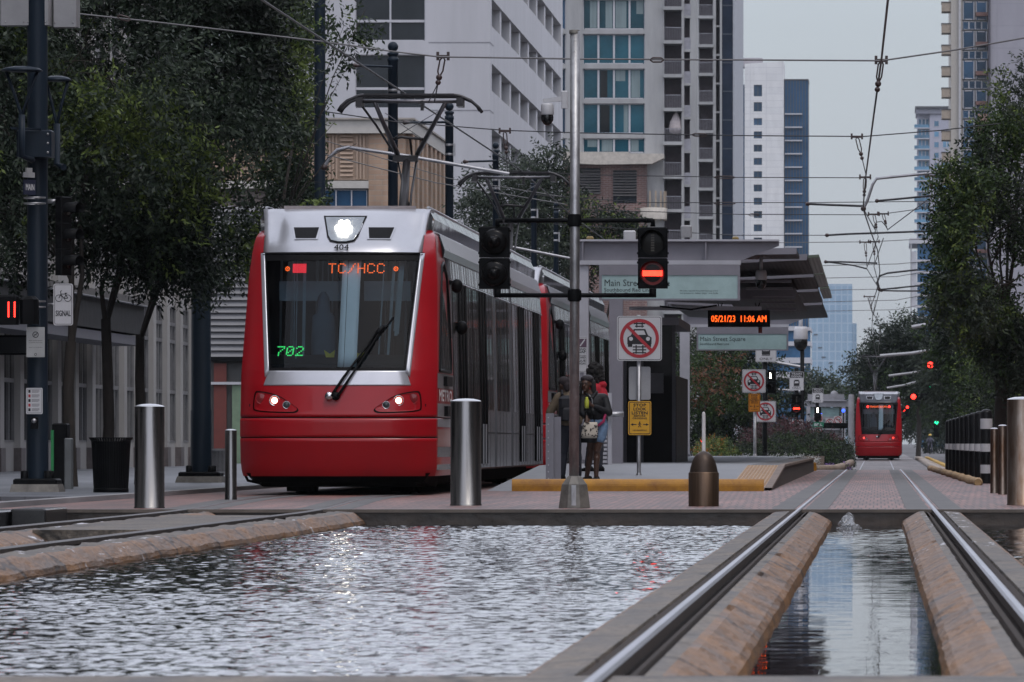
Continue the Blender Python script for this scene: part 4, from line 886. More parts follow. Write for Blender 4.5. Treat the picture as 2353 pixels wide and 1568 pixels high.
def stoplook(t,w,h,face=signyel):
    framed(t,w,h,face,signblk,w*.08,w*.03); b=MB()
    for s,z,hh,ww in (('STOP',.34,.085,.55),('LOOK',.225,.085,.55),('LISTEN',.11,.085,.68),('BEFORE',.04,.045,.5),('CROSSING',-.03,.045,.62)): text(b,s,(0,-.0155,z*h),(1,0,0),(0,0,1),hh*h,signblk,width=ww*w,bold=.03)
    obj('lettering',b,t,world=False); b=MB(); z=-.19*h
    for s in (-1,1): line(b,(0,0,z),(s*.14*w,0),(s*.3*w,0),.025*h,signblk,-.0155); poly(b,(0,0,z),[(s*.28*w,.04*h),(s*.4*w,0),(s*.28*w,-.04*h)],signblk,-.0155)
    poly(b,(0,0,z),[(.03*w*math.cos(a),.07*h+.022*h*math.sin(a)) for a in [2*PI*i/10 for i in range(10)]],signblk,-.0155)
    for a,e in (((0,.05),(0,-.02)),((0,-.02),(-.06,-.08)),((0,-.02),(.06,-.08)),((0,.035),(-.07,-.005)),((0,.035),(.07,.0))): line(b,(0,0,z),(a[0]*w,a[1]*h),(e[0]*w,e[1]*h),.02*h,signblk,-.0155)
    text(b,'USE CROSSWALK',(0,-.0155,-.38*h),(1,0,0),(0,0,1),.04*h,signblk,width=.6*w,bold=.02); obj('symbol',b,t,world=False)
def spost(label,px,base,top,d,r,mat,z0=None,cat='sign post'):
    c=P(px,base,d); z0=c.z if z0 is None else z0; zt=CH-(top-VY)*d/F; t=thing('sign_post',label,cat,(c.x,d,z0),'sign posts'); b=MB(); b.lathe([(r,0),(r,zt-z0),(.001,zt-z0)],mat,12); obj('shaft',b,t,world=False); b=MB(); b.bbox(-r*2.4,r*2.4,-r*2.4,r*2.4,-.01,.03,mat,.008); b.lathe([(r*1.7,.03),(r*1.4,.10),(r,.14)],mat,12); obj('base',b,t,world=False); return t
d=107.5
spost('slim galvanised post of the large no cars sign on the ramp',1468,1106,724,d,.033,galv)
g1='no cars on the track signs'
t=thing('prohibition_sign','large white no cars on track sign above the yellow warning sign',g1 and 'sign',P(1469.5,778,d-.06),g1); nocar(t,px2m(103,d))
t=thing('warning_sign','yellow sign reading STOP LOOK LISTEN below the large no cars sign','sign',P(1470,961,d-.06),'stop look listen signs'); stoplook(t,px2m(53,d),px2m(78,d))
t=thing('blank_sign','grey back of a sign plate on the post above the yellow warning','sign',P(1470,881,d+.06)); b=MB(); rplate(b,(0,0,0),px2m(50,d),px2m(76,d),alu,.03,.006); obj('plate',b,t,world=False)
d=196; spost('thin grey post holding the smaller orange warning sign in the flower bed',1735,1054,900,d,.045,galv)
t=thing('prohibition_sign','white no cars on track sign above the small orange warning sign','sign',P(1732.5,876,d-.08),g1); nocar(t,px2m(54,d))
t=thing('warning_sign','small orange stop look listen sign above the flower bed','sign',P(1733.5,926,d-.1),'stop look listen signs'); stoplook(t,px2m(27,d),px2m(42,d),signora)
d=206; spost('black signal post rising from the flower bed with four plates',1757.5,1051,805,d,.075,black)
t=thing('prohibition_sign','white no cars on track sign partly behind the orange warning sign','sign',P(1759,946,d-.1),g1); nocar(t,px2m(48,d))
signal_head('train_signal','black train signal with a white bar behind the station sign',(P(1772,877,d).x,d-.05,P(1772,877,d).z),.25,px2m(54,d),2,'train signal','train signals down the street',lit=1,kind='vbar',lamp=lampw,yaw=R(-30))
def trainonly(label,px,py,d,w,h,full=True):
    t=thing('train_signal_sign',label,'sign',P(px,py,d),'train signal signs'); ww,hh=px2m(w,d),px2m(h,d); framed(t,ww,hh,white,signblk,ww*.06,.006); b=MB()
    if full:
        b.box(-ww*.47,ww*.47,-.016,-.012,hh*.17,hh*.47,signblk); text(b,'TRAIN',(0,-.018,hh*.335),(1,0,0),(0,0,1),hh*.10,white,width=ww*.7,bold=.02); text(b,'SIGNAL',(0,-.018,hh*.205),(1,0,0),(0,0,1),hh*.10,white,width=ww*.75,bold=.02); z=0
    else: z=.1*hh
    text(b,'ONLY',(0,-.016,-hh*.42),(1,0,0),(0,0,1),hh*.11,signblk,width=ww*.62,bold=.01); k=ww
    poly(b,(0,0,-.1*hh+z),[(-.2*k,-.2*k),(.2*k,-.2*k),(.2*k,.12*k),(.13*k,.22*k),(-.13*k,.22*k),(-.2*k,.12*k)],signblk,-.0155); poly(b,(0,0,-.1*hh+z),[(-.14*k,-.02*k),(.14*k,-.02*k),(.12*k,.11*k),(-.12*k,.11*k)],white,-.0165); line(b,(0,0,-.1*hh+z),(-.2*k,-.23*k),(.2*k,-.23*k),.03*k,signblk,-.0155); obj('lettering',b,t,world=False)
trainonly('white train signal plate with only its word ONLY clear of the station sign',1760,806,d-.1,48,52,False)
d=262; spost('black post carrying a red barred signal beyond the flower bed',1830,1045,846,d,.085,black)
trainonly('black and white train signal plate above the red barred signal head',1830.5,876,d-.12,33,43)
signal_head('train_signal','black train signal with a red bar beyond the flower bed',(P(1830.5,928,d).x,d-.1,P(0,928,d).z),px2m(24,d),px2m(44,d),2,'train signal','train signals down the street',lit=0,lamp=MATS['bar_red'])
t=thing('prohibition_sign','white no cars sign half hidden by purple bushes under the red barred signal','sign',P(1830,980,d-.1),g1); nocar(t,px2m(31,d))
d=272; spost('tall dark camera post beside the red barred signal',1843.5,1045,765,d,.085,black)
dome_cam('small dome camera hanging above the tall dark camera post',P(1840,778,d),4.0,[(0,0,1.0)])
d=345; spost('black post with a green street plate and a white barred signal',1878,1035,885,d,.09,black)
trainonly('smallest train signal plate, above the green street plate',1879,909,d-.12,25,33)
signal_head('train_signal','black train signal with a white bar above the green street plate',(P(1879,951,d).x,d-.1,P(0,951,d).z),px2m(16,d),px2m(32,d),2,'train signal','train signals down the street',lit=1,kind='vbar',lamp=lampw)
t=thing('street_sign','green street name plate reading BELL under the white barred signal','sign',P(1880,976,d-.2)); b=MB(); rplate(b,(0,0,0),px2m(26,d),px2m(12,d),M('sign_green',(.005,.14,.075),.5),.03,.01); obj('plate',b,t,world=False); b=MB(); text(b,'BELL',(0,-.02,-.07),(1,0,0),(0,0,1),.14,white,width=.4,bold=.02); obj('lettering',b,t,world=False)
t=thing('prohibition_sign','small no cars sign just below the green street plate','sign',P(1879.5,992,d-.1),g1); nocar(t,px2m(22,d))
t=thing('prohibition_sign','small no cars sign showing behind the white barred signal','sign',P(1880,962,d+.3),g1); nocar(t,px2m(22,d))
d=420
t=thing('prohibition_sign','tiny no cars sign beside the no turn sign near the distant tram','sign',P(1907,972,d),g1); nocar(t,px2m(21,d))
t=thing('turn_sign','tiny white no turn sign in front of the distant white canopy','sign',P(1925.5,966,d)); s=px2m(19,d); framed(t,s,s,white,None,s*.08); b=MB(); line(b,(0,0,0),(.2*s,-.25*s),(.2*s,.1*s),.08*s,signblk,-.014); line(b,(0,0,0),(.24*s,.1*s),(-.1*s,.1*s),.08*s,signblk,-.0142); poly(b,(0,0,0),[(-.08*s,.22*s),(-.26*s,.1*s),(-.08*s,-.02*s)],signblk,-.0145); obj('symbol',b,t,world=False); b=MB(); ringp(b,(0,0,0),.36*s,.46*s,signred,-.016,32); line(b,(0,0,0),(-.28*s,.28*s),(.28*s,-.28*s),.08*s,signred,-.02); obj('prohibition_ring',b,t,world=False)
for px,py,lb in ((1943,958,'tiny blue lamp low beside the post near the distant tram'),):
    pass
# ================================================================ station
gsteel=M('station_grey',(.21,.205,.235),.5,.1,var=.1,scale=2); glite=M('station_light_grey',(.42,.42,.46),.45,var=.08,scale=2)
teal=M('sign_glass',(.33,.46,.46),.25,var=.12,scale=2.5)
# platform with its ramp
wc=M('walk_concrete',(.235,.245,.265),.75,var=.12,scale=1.2,stretch=(1,.3,1)); edgec=M('platform_edge',(.20,.155,.13),.8,var=.35,scale=3,bump=.3)
p=MB(); E0,E1=-5.80,-1.62
p.loft([[(E0,y,z),(E1-.62,y,z)] for y,z in ((98.6,.0),(114,.33),(200,.33))],wc,close=False,smooth=False)
p.loft([[(E0,y,z),(E0,y,-.2)] for y,z in ((98.6,.0),(114,.33),(200,.33))],edgec,close=False,smooth=False)
p.loft([[(E1,y,z-.004),(E1,y,-.2)] for y,z in ((98.6,.0),(106,.17),(114,.33),(167,.33))],M('platform_side',(.07,.058,.05),.8,var=.4,scale=2,bump=.3),close=False,smooth=False)
p.loft([[(E1-.08,y,z-.03),(E1+.03,y,z-.03),(E1+.03,y,z+.012),(E1-.08,y,z+.012)] for y,z in ((99.5,.03),(114,.335),(167,.335))],edgec,smooth=False)
p.loft([[(E1-.62,y,z+.001),(E1-.08,y,z+.001)] for y,z in ((114,.33),(167,.33))],M('platform_top',(.15,.148,.152),.7,var=.2,scale=2),close=False)
p.add([(E0,200,-.5),(E1,200,-.5),(E1,200,.33),(E0,200,.33)],[(0,1,2,3)],edgec); p.add([(E1,167,-.2),(E1-.62,167,-.2),(E1-.62,167,.34),(E1,167,.34)],[(0,1,2,3)],edgec)
struct('station_platform',p)
tact=M('tactile_buff',(.40,.275,.185),.7,var=.15,scale=4)
p=MB(); p.loft([[(E1-.62,y,z+.002),(E1-.08,y,z+.002)] for y,z in ((98.7,.004),(114,.33))],tact,close=False)
for i in range(9):
    for j in range(50):
        y=99.3+j*.29; z=.33*(y-98.6)/15.4; x=E1-.58+i*.058; p.lathe([(.020,0),(.016,.012),(.001,.013)],tact,6,(x,y,z+.003))
for a in (100.2,): p.box(E1-.62,E1-.08,a,a+.35,.025,.052,M('ramp_line',(.55,.5,.45),.6))
struct('tactile_path',p,fix=False)
# yellow kerb
ky=M('kerb_yellow',(.37,.175,.012),.55,var=.3,scale=4,bump=.2,col2=(.24,.10,.012))
b=MB(); d=98.2; x0,x1=P(1176,0,d).x,P(1755,0,d).x
b.prism([(0,-.1),(0,.08),(.006,.11),(.02,.14),(.042,.162),(.07,.175),(.10,.18),(.14,.176),(.18,.155),(.205,.12),(.22,.07),(.22,-.1)],x0,x1,ky,lambda x,y,z:(y,d+x,z)); tag(obj('kerb_bar',b),'long rounded yellow kerb lying across the foot of the ramp','kerb bar')
# portal frames
def portal(d,label,first):
    t=thing('station_portal',label,'portal frame',(-5.6,d,.33),'grey station portal frames'); k=d/F; X=lambda px,dd=125.:(px-VX)*dd/F; 
    xl,xr,xt=X(1330),X(1790),X(1702)
    b=MB(); b.box(-5.72,-5.44,d,d+.3,.33,4.12,glite); b.box(-5.75,-5.41,d-.03,d+.33,.33,.40,gsteel); obj('column',b,t)
    b=MB(); b.prism([(xl,4.14),(xt,4.14),(xr,4.42),(xr,4.50),(xl,4.50)],d+.08,d+.2,gsteel)
    b.box(xl,xr,d-.05,d+.33,4.5,4.535,glite); b.box(xl,xt,d-.06,d+.33,4.06,4.14,glite)
    b.box(xl,xr-.0,d-.055,d-.051,4.50,4.53,glite)
    for px in (1337,1500,1620): b.box(X(px),X(px)+.03,d-.04,d+.3,4.14,4.5,gsteel)
    obj('beam',b,t); return t
portal(125,'larger grey steel portal frame behind the red barred signal',True)
portal(192,'smaller grey steel portal frame behind the date display',False)
def station_sign(d,label,lines):
    k=125/F; X=lambda px:(px-VX)*k; t=thing('station_sign',label,'station sign',(X(1540),d,3.6),'station name signs'); b=MB()
    x0,x1=X(1378),X(1701); z0,z1=3.385,4.05
    for a in ((x0,x1,3.86,z1),(x0,x1,z0,3.42),(x0,x0+.05,3.42,3.86),(x1-.045,x1,3.42,3.86)): b.box(a[0],a[1],d-.05,d+.05,a[2],a[3],gsteel)
    obj('frame',b,t); b=MB(); b.box(x0+.05,x1-.045,d-.03,d+.03,3.42,3.86,teal); obj('glass_panel',b,t); b=MB(); ink=M('sign_ink',(.03,.045,.045),.6)
    for s,z,h,w,bo in lines: text(b,s,(x0+.09,d-.034,z),(1,0,0),(0,0,1),h,ink,align='LEFT',width=w,bold=bo)
    obj('lettering',b,t)
station_sign(124.8,'larger pale green station sign half behind the red barred signal',(('Main Street Square',3.655,.125,1.22,.002),('Southbound Red Line',3.55,.07,.88,.006),('Paid Fare Zone',3.455,.075,.58,.045),))
b=MB(); tx=(1540-VX)*125/F
for s,z,w in (('All riders beyond this point must pay a fare.',3.555,.72),('Los pasajeros deben pagar una tarifa.',3.51,.72)): text(b,s,((1585-VX)*125/F-.18,124.765,z),(1,0,0),(0,0,1),.028,MATS['sign_ink'],align='LEFT',width=w)
for o in bpy.data.objects:
    if o.name=='station_sign': obj('small_print',b,o)
station_sign(191.8,'smaller pale green station sign under the date display',(('Main Street Square',3.66,.125,1.30,.004),('Southbound Red Line',3.545,.065,.84,.006)))
# clock display
t=thing('date_display','black display board with orange date and time hanging from the canopy','display',P(1698,732,132)); d=132
w,h=px2m(143,d),px2m(39,d); b=MB(); b.bbox(-w/2,w/2,0,.25,-h/2,h/2,black,.015); b.tube([(.42,.1,-h/2),(.42,.1,-h/2-.12)],.04,M('buzzer',(.2,.03,.015),.4),10)
for x in (-.38,.36):
    for s in (-.04,.05): b.tube([(x,.1,h/2),(x+s,.1,h/2+.14)],.012,black,6)
obj('housing',b,t,world=False); b=MB(); text(b,'05/21/23  11:06 AM',(0,-.008,-.068),(1,0,0),(0,0,1),.125,ledo,width=w*.885,bold=.012); obj('digits',b,t,world=False)
# canopy of overlapping ribbed slabs
rib1=M('canopy_dark',(.040,.043,.048),.6,var=.2,scale=2); rib2=M('canopy_green',(.10,.125,.09),.35,var=.3,scale=3)
def slab(mb,x0,z0,x1,z1,y0,y1,m,th=.06,n=22):
    # corrugated slab between (x0,z0) and (x1,z1), running y0..y1
    secs=[]
    for i in range(n*2+1):
        t=i/(n*2); o=.007 if i%2 else 0; secs.append([(x0+(x1-x0)*t,y0,z0+(z1-z0)*t-o),(x0+(x1-x0)*t,y1,z0+(z1-z0)*t-o)])
    mb.loft(secs,m,close=False,smooth=False)
    mb.hexa([(x0,y0,z0+.004),(x1,y0,z1+.004),(x1,y1,z1+.004),(x0,y1,z0+.004),(x0,y0,z0+th),(x1,y0,z1+th),(x1,y1,z1+th),(x0,y1,z0+th)],m)
t=thing('station_canopy','stepped dark ribbed canopy slabs spanning between the two station portals','canopy',(-3.4,150,4.2))
for y0,y1,xr,zr,zl,m in ((126.5,131,-1.55,4.34,4.32,rib1),(131.3,143.6,-1.40,4.36,4.28,rib1),(143.9,156.4,-1.40,4.34,4.26,rib1),(156.7,170.4,-1.42,4.32,4.24,rib1),(170.7,190,-1.44,4.30,4.22,rib1)):
    b=MB(); slab(b,-3.3,zl,xr,zr,y0,y1,m); slab(b,-5.4,zl+.10,-3.3,zl,y0,y1,m); b.hexa([(-5.4,y0-.06,zl+.06),(-3.3,y0-.06,zl-.04),(-3.3,y0-.005,zl-.04),(-5.4,y0-.005,zl+.06),(-5.4,y0-.06,zl+.18),(-3.3,y0-.06,zl+.08),(-3.3,y0-.005,zl+.08),(-5.4,y0-.005,zl+.18)],gsteel); b.hexa([(-3.299,y0-.06,zl-.04),(xr,y0-.06,zr-.04),(xr,y0-.005,zr-.04),(-3.299,y0-.005,zl-.04),(-3.299,y0-.06,zl+.08),(xr,y0-.06,zr+.08),(xr,y0-.005,zr+.08),(-3.299,y0-.005,zl+.08)],gsteel); obj('roof_slab',b,t)
for y0,y1 in ((131.4,143.4),(144.4,155.8),(157.5,168)):
    b=MB(); slab(b,-1.39,4.36,-1.17,4.375,y0,y1,rib2,n=3); obj('edge_slab',b,t)
for i in range(5): z=4.0-.10*i; obj('louvre',MB().box(-2.8+.1*i,-1.75,134+i*2,134.4+i*2,z-.05,z,gsteel),t)
obj('hanger_beam',MB().box(-4.9,-2.3,131,131.2,3.33,3.40,glite),t); obj('cable',MB().tube([(-4.2,128,3.34),(-3.6,128,3.28),(-3.1,128,3.36)],.02,black,6),t)
b=MB(); slab(b,-3.2,3.74,-1.72,3.86,139,160,rib1,n=14); b.box(-3.2,-1.72,138.9,138.98,3.72,3.94,gsteel); obj('lower_wing',b,t)
dome_cam('white dome camera hanging under the end of the station beam',P(1749,642,129),1.5,[(0,0,.42)])
# roof gear on the portal
for px,py,dd,w,h,m,lb in ((1447,543,126,28,26,camw,'white rounded antenna box on the station beam'),(1577,532,126,26,28,M('relay_grey',(.28,.28,.29),.5),'grey relay box with cables on the station beam'),(1356,551,126,17,15,M('ochre_box',(.28,.20,.07),.6),'small ochre box at the tram end of the station beam'),(1690,551,126,15,14,M('ochre_box',(.28,.20,.07),.6),'small ochre box near the free end of the station beam')):
    c=P(px,py,dd); ww,hh=px2m(w,dd),px2m(h,dd); b=MB(); b.bbox(c.x-ww/2,c.x+ww/2,dd-.1,dd+.1,c.z-hh/2,c.z+hh/2,m,.025); b.box(c.x-.03,c.x+.03,dd-.03,dd+.03,4.53,c.z-hh/2+.001,gsteel); tag(obj('roof_box',b),lb,'equipment box','boxes on the station beam')
# inner columns and shelter
t=thing('station_column','grey column with a handrail and louvred heater beside the waiting people','column',P(1418,1060,124)); b=MB(); x=P(1416,0,124).x; b.box(x-.13,x+.12,124,124.3,.30,3.4,gsteel); obj('shaft',b,t)
b=MB(); x2=P(1380,0,118).x
for i in range(13): b.box(x2-.18,x2+.12,117.9,118.1,.36+i*.073,.36+i*.073+.045,glite)
b.box(x2-.19,x2+.13,117.95,118.05,.33,1.33,gsteel); obj('louvre',b,t)
b=MB(); b.box(x2+.13,x2+.20,117.9,118.1,.34,1.6,glite); b.tube([(x2+.05,117.8,1.22),(x2+.42,117.8,1.22)],.05,galv,10); obj('handrail',b,t)
t=thing('shelter','dark glazed shelter box standing on the platform behind the large no cars sign','shelter',P(1495,1060,132)); b=MB(); k=132/F; x0,x1=P(1432,0,132).x,P(1554,0,132).x
shg=M('shelter_dark',(.006,.0055,.006),.4,var=.3,spec=.1); b.box(x0,x1,132,140,.33,2.05,shg); b.box(x0-.1,x1+.05,131.9,140.1,3.05,3.2,gsteel)
for x in (x0,x0+.33,x1-.08): b.box(x,x+.07,131.9,131.97,.33,3.05,M('shelter_frame',(.05,.05,.06),.5))
b.box(x0+.4,x0+.8,131.93,131.99,1.7,2.1,MATS['shelter_frame']); obj('body',b,t); b=MB(); b.box(x0+.04,x1-.04,131.98,131.995,2.05,3.05,M('shelter_glass',(.014,.014,.017),.1,spec=.2)); obj('glass',b,t)
t=thing('gate_post','lavender grey riveted steel post at the tram side of the ramp','post',P(1268,1110,103)); b=MB(); d=103; x0,x1,x2=P(1254,0,d).x,P(1272,0,d).x,P(1287,0,d).x; b.box(x0,x1,d,d+.04,.07,P(0,950,d).z,gsteel); b.box(x1,x2,d+.25,d+.29,.07,P(0,958,d).z,gsteel); b.box(x1-.03,x1,d+.04,d+.27,.07,P(0,950,d).z,gsteel); obj('plate',b,t); b=MB()
for i in range(10): b.ball(((x0+x1)/2-.02,d-.002,.16+i*.105),.010,glite,8,5)
obj('rivet',b,t)
# information totem by the people
t=thing('notice_sign','tall narrow white notice board behind the signal mast above the people','sign',P(1337,815,112)); d=112; w,h=px2m(26,d),px2m(82,d); framed(t,w,h,white,signblk,.015,.004); b=MB(); b.box(-w*.4,w*.42,-.016,-.0125,h*.2,h*.44,M('notice_plum',(.10,.06,.09),.5)); line(b,(0,0,h*.32),(-.03,-.05),(.05,.06),.02,white,-.017)
for s,z,hh in (('MIND',.12,.05),('GAP',.04,.065),('before you',-.04,.032),('BOARD!',-.11,.05),('QUE',-.2,.05),('SIGA!',-.28,.05)): text(b,s,(0,-.016,z*h),(1,0,0),(0,0,1),hh*h*1.1,signblk,width=w*.7,bold=.02)
obj('lettering',b,t,world=False); b=MB(); b.box(-.03,.03,.004,.06,-1.3,h/2,gsteel); obj('post',b,t,world=False)
# distant white station and blue lamps
t=thing('distant_station','distant white station canopy with teal glass beside the departing tram','station',P(1900,1035,470)); d=470; X=lambda px:P(px,0,d).x; Z=lambda py:P(0,py,d).z; dw=M('far_white',(.24,.24,.26),.5)
b=MB(); b.box(X(1848),X(1950),d,d+1,Z(935),Z(922),dw); b.box(X(1856),X(1940),d+.2,d+.8,Z(921),Z(906),dw); b.ball((X(1917),d+.5,Z(907)),px2m(9,d),dw,12,8); b.box(X(1850),X(1945),d-.2,d+1.2,Z(922),Z(919.5),M('far_grey',(.3,.3,.33),.5)); obj('roof',b,t)
for px in (1934,1853): b=MB(); b.box(X(px),X(px+9),d-.3,d+.3,-.3,Z(935),dw); obj('column',b,t)
b=MB(); b.box(X(1858),X(1928),d+.3,d+.4,Z(1000),Z(937),M('far_teal',(.20,.30,.30),.3)); obj('glass',b,t)
b=MB()
for py in (958,985): b.box(X(1862),X(1930),d+.1,d+.2,Z(py+6),Z(py),dw)
obj('sign_panel',b,t)
blue=M('lamp_blue',(.03,.1,1),emit=3)
for px,py,lb in ((1938,944,'tiny blue lamp beside the distant white column'),(1887,954,'tiny blue lamp beside the white barred signal head')):
    b=MB(); b.ball(P(px,py,440),px2m(4,440),blue,10,6); b.box(P(px,0,440).x-.04,P(px,0,440).x+.04,440.1,440.2,-.3,P(0,py,440).z,black); tag(obj('blue_lamp',b),lb,'lamp','blue lamps')
b=MB(); c=P(1956,1030,330)
b.lathe([(.16,0),(.15,3.4),(.12,3.5)],dw,12,(c.x,330,gz(330))); tag(obj('white_column',b),'slim white column just beside the departing tram','column')
b=MB(); c=P(1916,1020,400); b.bbox(c.x-.65,c.x+.5,400,401,-.2,P(0,988,400).z,M('kiosk_grey',(.2,.2,.21),.5),.03); b.bbox(c.x-1,c.x+.9,399.8,401.2,P(0,985,400).z,P(0,972,400).z,black,.03); tag(obj('ticket_kiosk',b),'small grey kiosk with a dark top in front of the distant white canopy','kiosk')
# ================================================================ people
def capsule(mb,p,q,r0,r1,m,n=12):
    p,q=V(p),V(q); ax=(q-p); L=ax.length or 1e-4; ax.normalize(); pts=[];rs=[]
    for i in range(5): a=PI/2*(1-i/4.); pts.append(p-ax*r0*math.sin(a)); rs.append(max(.001,r0*math.cos(a)))
    for i in range(1,4): pts.append(p.lerp(q,i/4)); rs.append(r0+(r1-r0)*i/4)
    for i in range(5): a=PI/2*i/4.; pts.append(q+ax*r1*math.sin(a)); rs.append(max(.001,r1*math.cos(a)))
    mb.tube(pts,rs,m,n)
def blob(name,prims,m,parent,vox=.009,smooth=4):
    b=MB()
    for pr in prims:
        if pr[0]=='c': capsule(b,*pr[1:],m)
        else: b.ball(pr[1],1,m,16,12,pr[2])
    me=b.data(name); o=bpy.data.objects.new(name,me); COL.objects.link(o)
    r=o.modifiers.new('r','REMESH'); r.mode='VOXEL'; r.voxel_size=vox; r.use_smooth_shade=True
    s=o.modifiers.new('s','SMOOTH'); s.factor=.5; s.iterations=smooth
    dg=bpy.context.evaluated_depsgraph_get(); n=bpy.data.meshes.new_from_object(o.evaluated_get(dg)); n.name=name
    bpy.data.objects.remove(o); bpy.data.meshes.remove(me); n.materials.clear(); n.materials.append(m)
    n.polygons.foreach_set('use_smooth',[True]*len(n.polygons))
    o=bpy.data.objects.new(name,n); COL.objects.link(o); o.parent=parent; return o
skin=M('skin_brown',(.06,.028,.017),.5,var=.1,scale=8)
def hand(wrist,dirv,side,curl=.6):
    """palm, four unequal bent fingers and a thumb; dirv = pointing direction, side = thumb side"""
    w,d,s=V(wrist),V(dirv).normalized(),V(side).normalized(); n=d.cross(s).normalized(); out=[('c',w,w+d*.075,.024,.033)]
    for i,l in enumerate((.066,.075,.07,.055)):
        b=w+d*.085+s*(.027-.018*i); m1=b+(d*math.cos(curl*.6)+n*math.sin(curl*.6))*l*.55; e=m1+(d*math.cos(curl*1.6)+n*math.sin(curl*1.6))*l*.5
        out+= [('c',b,m1,.0095,.009),('c',m1,e,.009,.0075)]
    tb=w+d*.03+s*.028; tm=tb+(d*.6+s*.8).normalized()*.038; out+=[('c',tb,tm,.011,.010),('c',tm,tm+(d*.9+s*.1+n*.4).normalized()*.03,.010,.008)]
    return out
def legs(hip,knL,knR,anL,anR,r=(.085,.055,.05,.036)):
    o=[]
    for sx_,kn,an in ((-1,knL,anL),(1,knR,anR)):
        h=V(hip)+V((sx_*.085,0,-.04)); o+=[('c',h,kn,r[0],r[1]),('c',V(kn)+V((0,.015,-.03)),V(kn).lerp(V(an),.35)+V((0,.02,0)),r[2]*1.0,r[2]*1.08),('c',V(kn).lerp(V(an),.3),an,r[2],r[3])]
    return o
def head(c,face,r=.098):
    f=V(face).normalized(); s=f.cross(V((0,0,1))); c=V(c); u=V((0,0,1))
    o=[('e',c+u*.02,(r*.80+.0,r*.86,r*1.08)),('e',c+f*.03-u*.045,(r*.6,r*.62,r*.72)),('c',c-u*.06-f*.01,c-u*.19-f*.02,.048,.056),('c',c+f*.085+u*.012,c+f*.108-u*.022,.008,.014),('c',c+f*.078-u*.052-s*.02,c+f*.078-u*.052+s*.02,.010,.010),('e',c+f*.066-u*.09,(.026,.026,.02)),('c',c+f*.078+u*.032-s*.045,c+f*.084+u*.034-s*.012,.008,.009),('c',c+f*.078+u*.032+s*.045,c+f*.084+u*.034+s*.012,.008,.009)]
    for k in (-1,1): o.append(('e',c+s*k*r*.82-u*.0,(.014,.022,.03)))
    return o
def eyes(c,face,t):
    f=V(face).normalized(); s=f.cross(V((0,0,1))); b=MB(); c=V(c)
    for k in (-1,1): b.ball(c+f*.072+s*k*.03+V((0,0,.012)),.0095,M('eye_white',(.22,.20,.19),.4),10,8); b.ball(c+f*.080+s*k*.03+V((0,0,.012)),.0068,M('iris',(.02,.012,.01),.2),8,6)
    obj('eyes',b,t,world=False)
def shoe(mb,an,f,m):
    f=V(f).normalized(); a=V(an); a.z=0; s=f.cross(V((0,0,1)))
    secs=[]
    for t,w,h in ((-.09,.03,.05),(-.07,.042,.085),(-.02,.043,.09),(.05,.045,.065),(.11,.046,.045),(.15,.036,.032),(.165,.012,.018)): 
        p=a+f*t; secs.append([p+s*w*math.cos(q)+V((0,0,max(0,h*.5+h*.5*math.sin(q)))) for q in [2*PI*i/12 for i in range(12)]])
    mb.loft(secs,m,caps=True)
# --- person with the backpack, seen from behind
d=104.2; c=P(1309,1106,d); t=thing('person','person in khaki jacket with black backpack seen from behind, standing by the tram','person',(c.x,d,.125),'people waiting on the ramp')
hc=(-.09,.03,1.49); fa=(-.75,.65,.05)
blob('body',head(hc,fa)+[('e',(0,.02,1.12),(.17,.11,.26)),('e',(0,.01,.9),(.16,.12,.14)),('c',(-.17,.02,1.30),(-.30,.04,1.08),.05,.045),('c',(-.30,.04,1.08),(-.22,.24,1.17),.042,.032),('c',(.17,.02,1.30),(.24,.03,1.05),.05,.043),('c',(.24,.03,1.05),(.16,.22,.98),.04,.032),('c',(0,.02,1.28),(-.05,.03,1.38),.07,.055)]+hand((-.22,.25,1.18),(.1,.5,.8),(.9,.2,0))+hand((.16,.23,.98),(-.3,.8,.1),(0,.2,.9))+legs((0,0,.88),(-.11,.0,.47),(.10,.03,.47),(-.13,-.02,.08),(.12,.06,.08)),skin,t)
kh=M('khaki_cloth',(.12,.09,.06),.85,var=.25,scale=9,bump=.3); den=M('dark_trousers',(.022,.024,.034),.85,var=.3,scale=8,bump=.3)
blob('jacket',[('e',(0,.02,1.13),(.20,.145,.27)),('e',(0,.01,.94),(.205,.155,.16)),('c',(-.16,.02,1.31),(.16,.02,1.31),.075,.075),('c',(-.18,.02,1.29),(-.31,.04,1.07),.075,.068),('c',(-.31,.04,1.07),(-.23,.22,1.15),.066,.045),('c',(.18,.02,1.29),(.255,.03,1.05),.075,.065),('c',(.255,.03,1.05),(.17,.2,.99),.06,.045),('c',(-.03,.02,1.34),(-.05,.03,1.385),.08,.07)],kh,t)
blob('trousers',[('e',(0,.01,.88),(.175,.135,.13))]+legs((0,0,.88),(-.11,.0,.47),(.10,.03,.47),(-.13,-.02,.10),(.12,.06,.10),(.108,.085,.08,.068)),den,t)
b=MB(); shoe(b,(-.13,-.02,0),(-.5,.8,0),black); shoe(b,(.12,.06,0),(-.2,.9,0),black); obj('shoe',b,t,world=False)
blob('knit_cap',[('e',V(hc)+V((.0,0,.055)),(.093,.103,.085)),('c',V(hc)+V((.04,-.05,.0)),V(hc)+V((.05,-.06,-.06)),.06,.045)],M('cap_plum',(.022,.015,.018),.9,bump=.4,scale=20),t)
bp=MB(); bp.bbox(-.16,.16,-.29,-.10,.93,1.33,M('backpack_cloth',(.012,.013,.018),.7,var=.3,scale=9,bump=.3),.05); bp.bbox(-.12,.12,-.34,-.28,.95,1.14,MATS['backpack_cloth'],.03)
for s in (-1,1): bp.tube([(s*.11,-.12,1.33),(s*.12,-.04,1.40),(s*.13,.09,1.36),(s*.14,.15,1.2),(s*.15,.08,1.0),(s*.14,-.1,.97)],.022,MATS['backpack_cloth'],8)
